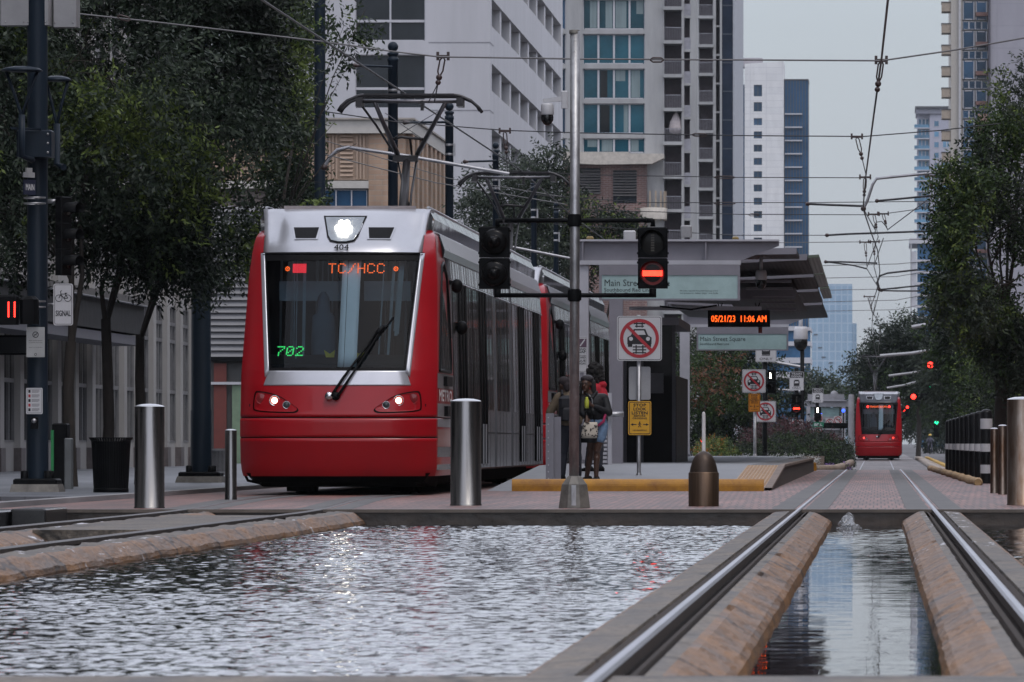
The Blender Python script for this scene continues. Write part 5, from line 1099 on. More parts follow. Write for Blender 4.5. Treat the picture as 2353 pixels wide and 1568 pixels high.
bpo=obj('backpack',bp); bpo.location=t.location; tag(bpo,'black backpack worn by the person in the khaki jacket','backpack')
# --- person in black jacket and denim shorts
d=103.6; c=P(1370,1107,d); t=thing('person','person in black leather jacket and denim shorts holding a yellow green bottle','person',(c.x,d,.115),'people waiting on the ramp')
hc=(-.155,-.04,1.505); fa=(-.28,-.95,-.05); hip=(.015,.0,.90)
aL,aR=(-.155,.22,.075),(.0,-.03,.075); kL,kR=(-.09,.10,.48),(.01,-.02,.48)
arms=[('c',(-.20,-.03,1.30),(-.21,-.10,1.06),.043,.038),('c',(-.21,-.10,1.06),(-.14,-.25,1.0),.036,.028),('c',(.13,.0,1.30),(.19,-.08,1.07),.043,.038),('c',(.19,-.08,1.07),(-.045,-.21,1.17),.036,.028)]
blob('body',head(hc,fa,.095)+[('e',(-.03,0,1.17),(.155,.10,.22)),('e',(.01,0,.94),(.145,.105,.13)),('c',(-.05,0,1.30),(-.12,-.02,1.40),.062,.05)]+arms+hand((-.14,-.25,1.0),(.1,-.5,-.7),(.9,0,-.2))+hand((-.05,-.215,1.175),(-.8,-.3,.5),(0,-.6,.8),1.1)+legs(hip,kL,kR,aL,aR,(.088,.056,.05,.036)),skin,t); eyes(hc,fa,t)
lea=M('black_leather',(.008,.008,.0095),.42,var=.3,scale=14,bump=.5,spec=.3)
blob('jacket',[('e',(-.035,.0,1.18),(.175,.125,.21)),('c',(-.18,-.01,1.30),(.12,0,1.30),.07,.07),('c',(-.2,-.03,1.29),(-.215,-.10,1.06),.062,.056),('c',(-.215,-.10,1.06),(-.15,-.22,1.01),.055,.042),('c',(.13,.0,1.29),(.20,-.08,1.07),.066,.060),('c',(.20,-.08,1.07),(-.0,-.20,1.155),.058,.042),('c',(-.03,0,1.06),(.02,0,1.03),.15,.14)],lea,t)
b=MB(); b.tube([(-.115,-.105,1.36),(-.06,-.125,1.28),(-.045,-.13,1.12),(-.03,-.125,1.04)],.008,M('zip_metal',(.35,.35,.36),.3,.9),6); obj('zip',b,t,world=False)
blob('collar',[('c',(-.16,-.05,1.37),(-.085,-.115,1.30),.03,.022),('c',(.0,-.04,1.38),(-.05,-.11,1.30),.03,.022),('c',(-.15,.05,1.385),(.0,.05,1.385),.03,.03)],lea,t)
blob('shorts',[('e',(.01,0,.92),(.165,.125,.11)),('c',(-.07,.01,.86),(-.085,.05,.70),.10,.095),('c',(.09,-.01,.86),(.055,-.01,.68),.10,.098)],M('denim',(.15,.235,.36),.85,var=.25,scale=12,bump=.4),t)
blob('hair',[('e',V(hc)+V((.02,.05,.05)),(.108,.095,.10)),('c',V(hc)+V((-.085,.0,.02)),V(hc)+V((-.10,.02,-.15)),.045,.04),('c',V(hc)+V((.10,.02,.03)),V(hc)+V((.12,.03,-.12)),.05,.045)],M('dark_hair',(.009,.008,.008),.6,bump=.6,scale=30),t)
blob('bonnet',[('e',V(hc)+V((.015,.03,.085)),(.105,.11,.07))],M('bonnet_cloth',(.016,.010,.014),.5,bump=.6,scale=26),t)
b=MB(); shoe(b,aR,(-.2,-.9,0),black); shoe(b,aL,(-.7,-.5,0),black); obj('sandal',b,t,world=False)
b=MB(); b.tube([(.10,.05,1.25),(.15,-.12,1.05),(.12,-.14,.93),(.0,-.15,.84)],.022,M('pink_strap',(.35,.02,.09),.7),8); obj('strap',b,t,world=False)
b=MB(); b.lathe([(.001,0),(.034,0),(.036,.05),(.034,.12),(.02,.155),(.018,.175),(.001,.176)],M('bottle_yellow',(.42,.45,.05),.3,var=.15),14); o=obj('drink_bottle',b); o.location=V((c.x,d,.115))+V((-.135,-.255,1.135)); tag(o,'yellow green drink bottle held in front of the black leather jacket','bottle')
b=MB(); tb=M('tote_print',(.48,.43,.36),.85,var=.1); secs=[]
for z,w,q in ((0,.10,.05),(.02,.12,.07),(.12,.13,.08),(.26,.11,.06),(.30,.10,.03)): secs.append([(w*math.cos(a)+.03*(z/.3),q*math.sin(a),z) for a in [2*PI*i/16 for i in range(16)]])
b.loft(secs[1:],tb,caps=True); b.loft(secs[:2],black,caps=True); b.lathe([(.125,-.02),(.13,.05)],black,16)
r3=random.Random(5)
for i in range(36):
    a=r3.uniform(PI,2*PI); z=r3.uniform(.07,.25); b.ball((.128*math.cos(a)+.03*z/.3,.078*math.sin(a),z),.012,M('tote_flower',(.02,.02,.02),.8),6,4,(1,.5,1))
b.tube([(-.07,0,.29),(-.05,.02,.45),(.02,.05,.52)],.010,black,6); b.tube([(.09,0,.29),(.06,.02,.45),(.02,.05,.52)],.010,black,6)
o=obj('tote_bag',b); o.location=P(1353,1014,103.3); o.location.z=.115+.62; tag(o,'cream tote bag printed with black flowers hanging between two people','tote bag')
# --- person in red hoodie behind
d=110; c=P(1368,1086,d); t=thing('person','person with large round dark hair and red hoodie standing behind the leather jacket','person',(c.x,d,.245),'people waiting on the ramp')
hc=(-.06,0,1.585); fa=(-.98,.1,.0)
blob('body',head(hc,fa)+[('e',(.03,0,1.2),(.16,.15,.25)),('e',(.03,0,.96),(.15,.15,.14)),('c',(.0,0,1.36),(-.04,0,1.46),.06,.052),('c',(.03,-.18,1.38),(.05,-.2,1.1),.045,.04),('c',(.05,-.2,1.1),(-.12,-.17,1.0),.038,.03),('c',(.03,.18,1.38),(.05,.2,1.1),.045,.04),('c',(.05,.2,1.1),(-.12,.17,1.02),.038,.03)]+hand((-.12,-.17,1.0),(-.9,.1,-.1),(0,.3,.9))+hand((-.12,.17,1.02),(-.9,-.1,0),(0,-.3,.9))+legs((.03,0,.92),(-.05,0,.5),(.06,0,.5),(-.12,.0,.08),(.06,.0,.08)),skin,t); eyes(hc,fa,t)
rh=M('red_hoodie',(.38,.008,.022),.85,var=.2,scale=9,bump=.3)
blob('hoodie',[('e',(.03,0,1.2),(.185,.18,.26)),('e',(.03,0,1.0),(.18,.175,.13)),('c',(.02,-.15,1.37),(.02,.15,1.37),.08,.08),('c',(.03,-.18,1.36),(.06,-.21,1.1),.07,.062),('c',(.06,-.21,1.1),(-.09,-.17,1.01),.058,.045),('c',(.03,.18,1.36),(.06,.21,1.1),.07,.062),('c',(.06,.21,1.1),(-.09,.17,1.03),.058,.045),('e',(.09,0,1.43),(.10,.12,.075))],rh,t)
blob('trousers',[('e',(.03,0,.92),(.165,.165,.12))]+legs((.03,0,.92),(-.05,0,.5),(.06,0,.5),(-.12,.0,.11),(.06,.0,.11),(.10,.08,.075,.062)),den,t)
r9=random.Random(9)
def curls(c,rr,n,r0):
    o=[]
    for i in range(n):
        q=V((r9.gauss(0,1),r9.gauss(0,1),r9.gauss(0,1))).normalized(); o.append(('e',V(c)+V((q.x*rr[0],q.y*rr[1],q.z*rr[2])),(r0,r0,r0)))
    return o
blob('hair',[('e',V(hc)+V((.055,0,.06)),(.125,.14,.14)),('e',V(hc)+V((.09,0,-.05)),(.105,.13,.11))]+curls(V(hc)+V((.055,0,.06)),(.13,.145,.145),110,.026)+curls(V(hc)+V((.09,0,-.05)),(.11,.135,.115),70,.026),M('afro_hair',(.010,.008,.008),.85,bump=1,scale=30),t,.009,1)
b=MB(); shoe(b,(-.12,0,0),(-1,0,0),black); shoe(b,(.06,0,0),(-.9,-.2,0),black); obj('shoe',b,t,world=False)
# --- distant cyclist
d=560; c=P(2137,1045,d); t=thing('person','tiny distant rider with yellow helmet on the street past the tram','person',(c.x,d,gz(d)+.45))
blob('body',[('e',(0,0,.75),(.2,.2,.3)),('c',(-.1,0,.55),(-.14,-.3,.3),.09,.06),('c',(.1,0,.55),(.14,-.2,.1),.09,.06),('c',(-.14,-.3,.3),(-.12,-.1,-.1),.06,.045),('c',(.14,-.2,.1),(.12,0,-.25),.06,.045),('c',(-.2,0,.9),(-.3,-.3,.65),.06,.045),('c',(.2,0,.9),(.3,-.3,.65),.06,.045),('e',(0,-.05,1.13),(.1,.11,.12)),('c',(0,0,.95),(0,0,1.05),.06,.06)],M('rider_clothes',(.05,.05,.07),.8),t,.02)
b=MB(); b.ball((0,-.05,1.2),.14,M('helmet_yellow',(.55,.36,.06),.4),12,8,(1,1.2,.75)); obj('helmet',b,t,world=False)
t=thing('bicycle','tiny bicycle ridden by the distant rider with the yellow helmet','bicycle',(c.x,d,gz(d))); b=MB()
for y in (-.55,.5): b.lathe([(.33,-.02),(.345,0),(.33,.02),(.31,0),(.33,-.02)],black,20,(0,0,0)) if 0 else b.tube([(0,y+.33*math.cos(2*PI*i/20),.34+.33*math.sin(2*PI*i/20)) for i in range(21)],.02,black,6)
obj('wheel',b,t,world=False); b=MB(); b.tube([(0,-.55,.34),(0,-.4,.9),(0,.2,.85),(0,.5,.34),(0,0,.3),(0,-.4,.8)],.025,black,6); b.tube([(-.28,-.42,1.0),(0,-.42,.98),(.28,-.42,1.0)],.02,black,6); b.bbox(-.07,.07,.08,.3,.92,.98,black,.02); b.tube([(0,.2,.85),(0,.2,.93)],.02,black,6); obj('frame',b,t,world=False)
# ================================================================ buildings
GC={}
def glass(name,col,rough=.06,var=.35,scale=.25): return M(name,col,rough,var=var,scale=scale,spec=.3)
gblue=glass('glass_blue',(.022,.060,.115)); gteal=glass('glass_teal',(.012,.058,.082)); gdark=glass('glass_dark',(.015,.018,.022)); gpale=glass('glass_pale',(.08,.17,.26))
def paneled(m):
    N=m.node_tree.nodes; L=m.node_tree.links; b=N['Principled BSDF']; src=b.inputs['Base Color'].links[0].from_socket
    o=N.new('ShaderNodeObjectInfo'); r=N.new('ShaderNodeMapRange'); r.inputs['To Min'].default_value=.55; r.inputs['To Max'].default_value=1.75; L.new(o.outputs['Random'],r.inputs['Value'])
    x=N.new('ShaderNodeMixRGB'); x.blend_type='MULTIPLY'; x.inputs[0].default_value=1; L.new(src,x.inputs[1]); L.new(r.outputs[0],x.inputs[2]); L.new(x.outputs[0],b.inputs['Base Color'])
for g_ in (gblue,gteal,gdark,gpale): paneled(g_)
frm=M('frame_white',(.42,.42,.45),.5,var=.06); frd=M('frame_dark',(.05,.05,.055),.5)
def Xd(d): return lambda px:(px-VX)*d/F
def Zd(d): return lambda py:CH-(py-VY)*d/F
# --- grey stone building along the pavement (street face towards +x)
t=thing('stone_building','pale stone building with tall piers, dark glazing and a flat awning behind the pavement trees','building',(-20,150,0))
stone=M('pale_stone',(.32,.31,.30),.7,var=.18,scale=.5,bump=.15,stretch=(1,1,.4)); b=MB()
us=[0];holes=set()
while us[-1]<70: us+= [us[-1]+.7,us[-1]+3.6]
vs=[0,.7,3.6,4.6,5.2,8.2,9.4,12.4,13.6,16.5,18]
holes={(i,j) for i in range(1,len(us)-1,2) for j in (1,2,4,6,8)}
wallgrid(b,(-20.35,128,.04),(0,1,0),us,vs,holes,stone,.08); obj('wall',b,t)
b=MB()
for i in range(0,len(us)-1,2): b.box(-20.35,-20.2,128+us[i],128+us[i+1],.04,18,stone); b.box(-20.35,-20.17,128+us[i]-.05,128+us[i+1]+.05,.04,.6,M('granite_base',(.10,.085,.085),.5,var=.3,scale=4))
b.box(-28,-20.36,128,200,17.9,18.2,stone); b.box(-28,-20.36,127.6,127.98,0,18,stone); obj('pier',b,t)
for i,j in sorted(holes): window(t,GC,(-20.35,128+us[i],.04+vs[j]),(0,1,0),us[i+1]-us[i],vs[j+1]-vs[j],gdark,M('mullion_grey',(.16,.16,.165),.5),.06,.10,3,2)
b=MB(); b.box(-20,-18.95,135,172,3.5,4.23,M('awning_shadow',(.008,.008,.009),.7)); b.box(-20,-18.8,135,172,4.25,4.42,M('awning_top',(.10,.095,.09),.6)); b.box(-20,-18.79,134.98,172,4.231,4.249,frm); b.box(-20,-19.0,134.9,172,3.22,3.45,M('awning_ledge',(.13,.13,.15),.6)); obj('awning',b,t)  # black box paints the shadowed recess beneath the awning top
t=thing('shop_sign','dark hanging sign panel on the stone building below the flat awning','sign',(-19.5,148,2.8)); b=MB(); b.box(-19.9,-19.15,150,150.15,2.75,3.1,M('panel_dark',(.02,.022,.025),.4)); b.box(-19.95,-19.1,150.16,150.2,2.7,3.15,black); obj('panel',b,t)
# --- ribbed wall building
t=thing('ribbed_building','grey horizontally ribbed building with a dark red entrance beside the dark mast','building',(-23,222,0)); d=222; X,Z=Xd(d),Zd(d); b=MB(); rb=M('ribbed_metal',(.17,.17,.18),.5,.1,var=.1,scale=1)
for i in range(24): z=Z(820)+i*.21; b.hexa([(X(478),d,z),(X(640),d,z),(X(640),d+1,z),(X(478),d+1,z),(X(478),d+.12,z+.2),(X(640),d+.12,z+.2),(X(640),d+1,z+.2),(X(478),d+1,z+.2)],rb)
b.box(X(478),X(640),d+.3,d+12,0,Z(600),M('ribbed_back',(.05,.05,.05),.8)); obj('wall',b,t)
b=MB(); b.box(X(478),X(640),d+.02,d+.3,Z(830),Z(821),black); b.box(X(478),X(640),d+.1,d+.2,Z(884),Z(878),frm); b.box(X(490),X(519),d+.2,d+.29,0,Z(835),M('red_panel',(.12,.025,.018),.6)); b.box(X(532),X(556),d+.2,d+.29,0,Z(884),M('green_panel',(.14,.20,.13),.6)); obj('entrance',b,t)
# --- beige building behind the tram
t=thing('beige_building','tan louvred building with pale cornice just behind the lit tram','building',(-22,290,0)); d=282; X,Z=Xd(d),Zd(d); b=MB(); bg_=M('beige_panel',(.36,.265,.20),.75,var=.1,scale=.6); bk=brickmat('tan_brick',(.34,.235,.165),(.30,.20,.14),(.30,.24,.19),.6,.22,.02,.8,'XZ'); cor=M('pale_cornice',(.42,.40,.37),.6,var=.08)
x0,xc=X(480),X(932); b.box(x0,xc-.02,d+.4,d+25,0,Z(275)-.2,bg_)
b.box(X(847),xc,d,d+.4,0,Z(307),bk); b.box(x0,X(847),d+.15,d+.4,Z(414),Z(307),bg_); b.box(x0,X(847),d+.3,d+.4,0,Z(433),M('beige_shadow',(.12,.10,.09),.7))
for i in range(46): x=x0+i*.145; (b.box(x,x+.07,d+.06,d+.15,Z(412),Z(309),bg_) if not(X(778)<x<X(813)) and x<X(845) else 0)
for i in range(10): z=Z(405)+i*.185; b.hexa([(X(781),d+.0,z),(X(811),d+.0,z),(X(811),d+.15,z+.03),(X(781),d+.15,z+.03),(X(781),d+.02,z+.05),(X(811),d+.02,z+.05),(X(811),d+.15,z+.16),(X(781),d+.15,z+.16)],bg_)
obj('wall',b,t)
b=MB(); b.box(x0,xc+.3,d-.25,d+.39,Z(307),Z(276),cor); b.box(x0,xc+.4,d-.4,d+.39,Z(276),Z(272),M('cornice_top',(.30,.27,.24),.6)); b.box(xc+.001,xc+.3,d+.40,d+25,Z(307),Z(276),cor); b.box(xc+.001,xc+.4,d+.40,d+25.2,Z(276),Z(272),MATS['cornice_top']); b.box(x0,X(847),d-.05,d+.28,Z(433),Z(416),cor); obj('cornice',b,t)
window(t,GC,(X(700),d+.0,Z(500)),(1,0,0),X(843)-X(700),Z(436)-Z(500),gblue,frm,.2,.05,4,1)
b=MB()
for i in range(9): y=d+.4+i*2.85; b.box(xc-.01,xc+.28,y,y+1.2,0,Z(307),bk)
for z in (6.2,9.6): b.box(xc-.01,xc+.2,d+.4,d+25,z,z+.7,bg_)
obj('pier',b,t)
for i in range(8):
    for z,h in ((6.95,2.6),(10.35,3.0),(3.4,2.7)): window(t,GC,(xc+.02,d+.4+i*2.85+1.2,z),(0,1,0),1.65,h,gdark,frd,.0,.06,2,2)
# --- white building with deep openings
t=thing('parking_block','white concrete block with deep slanting rows of open bays','building',(-25,343,0)); d=343; X,Z=Xd(d),Zd(d); wc2=M('white_concrete',(.42,.42,.445),.7,var=.11,scale=.5,bump=.05,stretch=(1,1,.12)); b=MB()
xl,xc=X(560),-20.0
def snap(*a): return sorted(set(a))
zt=34.; 
us=[0,X(816)-xl,X(977)-xl,X(1126)-xl]; vs=[0]; hl=set(); zr=[]
zb=Z(249)
for k in range(-4,5):
    z=zb+k*3.48
    if z>1 and z+2.76<zt: zr.append(z)
for z in zr: vs+=[z,z+2.76]
vs.append(zt); hl={(1,j) for j in range(1,len(vs)-1,2)}
wallgrid(b,(xl,d,0),(1,0,0),us,vs,hl,wc2,.25)
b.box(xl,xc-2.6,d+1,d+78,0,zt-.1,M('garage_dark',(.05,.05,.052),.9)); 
fl=3.36; zo=[15.6+fl*k for k in range(-4,6)]
prev=0
for z in zo:
    b.box(xc-.5,xc,d+.001,d+79,prev,z,wc2); prev=z+1.42
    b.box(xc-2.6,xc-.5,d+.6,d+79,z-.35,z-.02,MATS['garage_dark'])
b.box(xc-.5,xc,d+.001,d+79,prev,zt,wc2)
for z in zo:
    b.box(xc-.5,xc-.0,d+.001,d+1.6,z,z+1.42,wc2); b.box(xc-.5,xc-.0,d+77,d+79,z,z+1.42,wc2)
    for i in range(1,8): y=d+1.6+i*9.4; b.box(xc-.95,xc-.12,y,y+1.5,z-.01,z+1.43,wc2)
b.box(xl,xc,d+.3,d+79,zt-.1,zt,wc2)
obj('wall',b,t)
b=MB(); 
for py in (98,254): b.box(X(985),xc+.012,d-.012,d+.02,Z(py)-.03,Z(py)+.03,M('joint_dark',(.22,.22,.24),.8)); b.box(xc-.02,xc+.012,d+.021,d+3,Z(py)-.03,Z(py)+.03,MATS['joint_dark'])
obj('joint',b,t)
for z in zr: 
    window(t,GC,(X(816),d,z),(1,0,0),X(977)-X(816),2.76,gdark,frm,.22,.09,2,1); 
    bb=MB(); bb.box(X(816),X(977),d+.12,d+.2,z+.95,z+1.08,frm); obj('transom',bb,t)
# --- apartment tower with balconies
t=thing('apartment_tower','tall apartment tower with teal glass bays and stacked purple balconies','building',(-18,560,0)); d=560; X,Z=Xd(d),Zd(d); cc=M('tower_concrete',(.295,.297,.30),.75,var=.2,scale=.7,bump=.1,stretch=(1,1,.15)); pur=M('balcony_plum',(.13,.105,.115),.8,var=.15); zt=52; b=MB()
p_=2.925; zr=[Z(352)+.1+p_*k-.0 for k in range(0,9)]
xs=[X(1228),X(1302),X(1337)]
us=[0,X(1236)-X(1228),X(1300)-X(1228),X(1339)-X(1228),X(1482)-X(1228),X(1526)-X(1228)]; vs=[0,Z(352)]; 
z=Z(352)
base=Z(307.5)   # top of white band under a glass row
vs=[0,Z(352)]; rows=[]
k0=Z(351); 
for k in range(9):
    a=Z(307)+ (k-1)*p_ ; bz=a+ (Z(238)-Z(307)); 
    if k==0: a=Z(351)
    if bz>zt-1: break
    rows.append((a,bz)); vs+=[a,bz] if abs(vs[-1]-a)>.02 else [bz]
vs.append(zt); hl={(i,j) for i in (1,3) for j in range(1,len(vs)-1) if any(abs(vs[j]-a)<.03 for a,_ in rows)}
wallgrid(b,(X(1228),d,0),(1,0,0),us,vs,hl,cc,.4)
b.box(X(1228),X(1588),d+3.2,d+12,0,zt,cc); obj('wall',b,t)
for i,j in sorted(hl): window(t,GC,(X(1228)+us[i],d,vs[j]),(1,0,0),us[i+1]-us[i],vs[j+1]-vs[j],gteal if i==3 else gblue,frm,.35,.16,4 if i==3 else 2,1)
cw=M('pale_curtain',(.16,.21,.22),.8,var=.15,scale=2,stretch=(4,1,.2)); rc=random.Random(12)
for i,j in sorted(hl):
    if i!=3: continue
    for q in range(4):
        if rc.random()<.62:
            w4=(us[4]-us[3])/4; x0=X(1228)+us[3]+q*w4+.14; ww=w4-.28; h0=vs[j+1]-vs[j]; cut=rc.uniform(.3,1); side=rc.random()<.5
            bb=MB(); bb.box(x0+(0 if side else ww*(1-cut)),x0+(ww*cut if side else ww),d+.335,d+.347,vs[j]+.12+(h0*rc.uniform(.3,.6) if rc.random()<.3 else 0),vs[j+1]-.12,cw if rc.random()<.6 else gdark); obj('curtain',bb,t)
b=MB(); b.prism([(X(1298),Z(377)),(X(1375),Z(381)),(X(1500),Z(379)),(X(1527),Z(366)),(X(1527),Z(356)),(X(1450),Z(356)),(X(1445),Z(352)),(X(1298),Z(352))],d-2.2,d,M('ledge_cream',(.42,.385,.34),.7)); obj('ledge',b,t)
bk2=brickmat('plum_brick',(.16,.085,.075),(.13,.07,.065),(.24,.20,.18),.5,.16,.02,.8,'XZ'); b=MB(); b.box(X(1298),X(1487),d-1.0,d-.002,0,Z(379),bk2); obj('brick_base',b,t)
for a,e,y0,y1 in ((1327,1381,447,388),(1410,1464,468,393)):
    b=MB(); b.box(X(a),X(e),d-1.06,d-1.0,Z(y0),Z(y1),gdark)
    for i in range(9): z=Z(y1)-.15-i*.235; b.hexa([(X(a),d-1.3,z-.12),(X(e),d-1.3,z-.12),(X(e),d-1.07,z),(X(a),d-1.07,z),(X(a),d-1.3,z-.08),(X(e),d-1.3,z-.08),(X(e),d-1.07,z+.04),(X(a),d-1.07,z+.04)],M('louvre_slat',(.09,.085,.085),.5))
    obj('louvre',b,t)
b=MB(); 
for i in range(7): a=R(-60+i*25); b.box(X(1500)+1.1*math.sin(a)-.07,X(1500)+1.1*math.sin(a)+.07,d-1.1*math.cos(a)-.07,d-1.1*math.cos(a)+.07,Z(508),Z(440),M('bronze_fin',(.30,.24,.18),.6))
b.lathe([(1.2,Z(505)),(1.25,Z(480)),(1.0,Z(478))],MATS['ledge_cream'],20,(X(1500),d-.3,0)); obj('rounded_balcony',b,t)
def balcony_bay(x0,x1,dd,zs,w=1.1,h=2.6):
    for z in zs:
        bb=MB(); bb.box(x0-.12,x1+.12,dd-.55,dd+2.4,z-.28,z,cc); s=obj('balcony',bb,t)
        bb=MB(); n=max(4,int((x1-x0)/.13))
        for i in range(n+1): x=x0+(x1-x0)*i/n; bb.box(x-.012,x+.012,dd-.46,dd-.43,z,z+1.05,frm if 0 else M('rail_grey',(.25,.25,.28),.5))
        bb.box(x0,x1,dd-.48,dd-.41,z+1.05,z+1.1,MATS['rail_grey']); obj('railing',bb,s)
rr_=random.Random(3)
zs=[Z(py) for py in range(640,0,-1) if 0]; zs=[Z(16)+k*2.84 for k in range(-14,5)]
b=MB(); b.box(X(1526),X(1566),d+2.4,d+3.1,0,zt,pur); b.box(X(1566),X(1572),d-.1,d+3.1,0,zt,cc); b.box(X(1520),X(1526),d+.01,d+3.1,0,zt,cc); b.box(X(1572),X(1585),d+1.6,d+3.1,0,zt,pur); b.box(X(1585),X(1602),d+.3,d+3.1,0,zt,cc)
d2=660; X2,Z2=Xd(d2),Zd(d2)
obj('frame_wall',b,t); b=MB(); b.box(X2(1590),X2(1656),d2+2.4,d2+40,0,zt+8,pur); b.box(X2(1638),X2(1645),d2,d2+2.3,0,zt+8,cc); b.box(X2(1654),X2(1659),d2,d2+2.3,0,zt+8,cc); b.box(X2(1600),X2(1606),d2,d2+2.3,0,zt+8,cc); obj('set_back_wall',b,t)
balcony_bay(X(1527),X(1565),d,zs); balcony_bay(X2(1607),X2(1637),d2,[Z2(37)+k*2.84 for k in range(-13,6)])
for z in [Z(36)+k*2.84 for k in range(-13,5)]: bb=MB(); bb.box(X(1572),X(1587),d+.2,d+1.6,z-.2,z,cc); bb.box(X(1572),X(1587),d+.25,d+.3,z,z+1.0,M('rail_grey',(.25,.25,.28),.5)); obj('balcony',bb,t)
for z in [Z2(58)+k*2.84 for k in range(-12,6)]: bb=MB(); bb.box(X2(1645),X2(1655),d2+.2,d2+2.3,z-.2,z,cc); obj('balcony',bb,t)
b=MB(); b.box(X2(1659),X2(1684),d2+.2,d2+30,0,zt+8,glass('glass_navy',(.016,.024,.042))); 
for k in range(24): z=1.5+k*2.84; b.box(X2(1659),X2(1684),d2+.15,d2+.199,z,z+.12,M('navy_spandrel',(.03,.035,.05),.5))
obj('glass_bay',b,t); b=MB(); b.prism([(X2(1684),d2),(X2(1688),d2),(X2(1698),d2+22),(X2(1694),d2+22)],0,zt+8,M('pale_fin',(.30,.31,.34),.6),lambda x,y,z:(x,z,y)); obj('fin_wall',b,t)
b=MB(); z=[q for q in zs if q>Z(300)][0]; b.lathe([(.001,0),(.5,.15),(.62,.55),(.5,1.1),(.2,1.7),(.001,2.0)],M('wicker_pale',(.36,.32,.32),.8),14,(X(1553),d+.4,Z(309))); obj('hanging_chair',b,t)
# --- white slab tower with blue glass wing
def simple_tower(name,label,d,faces,cat='building'):
    pass
wg=M('wing_glass',(.018,.070,.15),.2,var=.35,scale=.12,spec=.15)
t=thing('white_tower','white clad tower with one column of small windows and a blue glass wing','building',(-22,1500,0)); d=1500; X,Z=Xd(d),Zd(d); b=MB(); wt=brickmat('white_cladding',(.62,.62,.62),(.58,.585,.59),(.48,.48,.5),3.6,1.5,.05,.6,'XZ',0,nz=.06)
ww=[(533,605),(642,700)]+[(742+83.3*k,786+83.3*k) for k in range(0,20)]; ww=[(a*.3663,e*.3663) for a,e in ww]; ww=[q for q in ww if q[1]<900]
us=[0,X(1732)-X(1711),X(1751)-X(1711),X(1801)-X(1711)]; vs=[0]; hl=set()
for a,e in reversed(ww): vs+=[Z(e),Z(a)]
hl={(1,j) for j in range(1,len(vs),2)}; vs.append(Z(150)); wallgrid(b,(X(1711),d,0),(1,0,0),us,vs,hl,wt,.5)
b.prism([(X(1711),Z(150)),(X(1801),Z(150)),(X(1801),Z(141)),(X(1711),Z(147))],d,d+20,wt); b.box(X(1711),X(1801),d+.6,d+20,0,Z(150)-.1,wt); b.box(X(1690),X(1751),d+6,d+14,Z(150),Z(130),M('plant_room',(.30,.28,.30),.7)); obj('wall',b,t)
for i,j in sorted(hl): window(t,GC,(X(1711)+us[i],d,vs[j]),(1,0,0),us[i+1]-us[i],vs[j+1]-vs[j],gblue,frd,.4,.12,2,1)
b=MB(); b.box(X(1680),X(1711)-.05,d+1,d+18,0,Z(194),wg); b.box(X(1801)+.05,X(1857),d+2,d+20,0,Z(182),wg); 
for k in range(27): z=Z(263)-k*3.0+.0; (b.box(X(1803),X(1843),d+.9,d+2,z,z+.28,frm),b.box(X(1683),X(1709),d+.6,d+1,z,z+.2,frm)) if z>1 else 0
for k in range(9): x=X(1803)+k*(X(1857)-X(1803))/8; b.box(x-.08,x+.08,d+1.9,d+2,0,Z(181),frd)
b.box(X(1800),X(1858),d+1.8,d+20.2,Z(184),Z(181),frd); obj('glass_wing',b,t)
t=thing('banded_block','low white banded office block with dark strip windows at the foot of the blue wing','building',(-8,820,0)); d=820; X,Z=Xd(d),Zd(d); b=MB(); b.box(X(1690),X(1862),d+.5,d+20,0,Z(755),gblue); obj('glass',b,t); b=MB()
for a,e in ((760,752),(795,785),(835,822),(872,855)): b.box(X(1690),X(1863),d,d+20,Z(a),Z(e),frm)
obj('band',b,t)
t=thing('glass_tower','pale blue curtain wall tower fading in the haze at the end of the street','building',(-20,2400,0)); d=2400; X,Z=Xd(d),Zd(d); pb=brickmat('hazed_curtain_wall',(.24,.345,.45),(.215,.32,.43),(.31,.40,.49),2.2,3.4,.25,.2,'XZ',0,nz=.06); b=MB(); b.box(X(1856),X(1958),d,d+40,0,Z(653),pb); b.box(X(1958),X(1968),d+10,d+40,0,Z(742),pb); obj('wall',b,t)  # wall colour paled to put distance haze into it
b=MB()
for px,py in ((1888,822),(1905,835),(1893,850),(1880,800),(1905,870),(1870,770)): b.box(X(px),X(px+9),d-.3,d-.01,Z(py),Z(py-2),frd)
obj('opening',b,t)
t=thing('low_white_block','long low white block before the hazy blue tower','building',(-18,1800,0)); d=1300; X,Z=Xd(d),Zd(d); b=MB(); b.box(X(1850),X(1915),d,d+20,0,Z(852),M('low_white',(.5,.5,.5),.6)); b.box(X(1915),X(1932),d-.5,d+20,0,Z(852),M('low_pink',(.45,.25,.25),.6)); obj('wall',b,t)
t.location=(0,0,0)
# --- right side tower
t=thing('balcony_tower','tall cream and lavender tower with a glass strip and stubby balconies','building',(14,900,0)); d=900; X,Z=Xd(d),Zd(d); b=MB(); cr=M('cream_wall',(.37,.345,.31),.7,var=.06); lav=brickmat('lavender_wall',(.28,.272,.305),(.27,.262,.295),(.24,.235,.265),4,3,.05,.7,'XZ',0,nz=.06); zt=78
b.box(X(2185),X(2211),d,d+30,0,zt,cr); b.box(X(2275),X(2420),d-3,d+30,0,zt,lav); b.box(X(2270.5),X(2275),d-3.3,d+1,0,zt,M('dark_edge',(.05,.045,.06),.6)); b.box(X(2203),X(2208),d-.6,d,0,zt,M('curved_fin',(.40,.40,.42),.5)); b.box(X(2211),X(2270.5),d+.8,d+30,0,zt,cr); obj('wall',b,t)
for k in range(0,25):
    z=Z(26)-k*2.9+8.7
    if 2<z<zt-3: 
        bb=MB(); bb.box(X(2164),X(2185)-.02,d+.3,d+5,z,z+1.2,M('balcony_tan',(.30,.25,.20),.7)); bb.box(X(2163),X(2185)-.02,d+.2,d+5.1,z+1.2,z+1.3,frd); obj('balcony',bb,t)
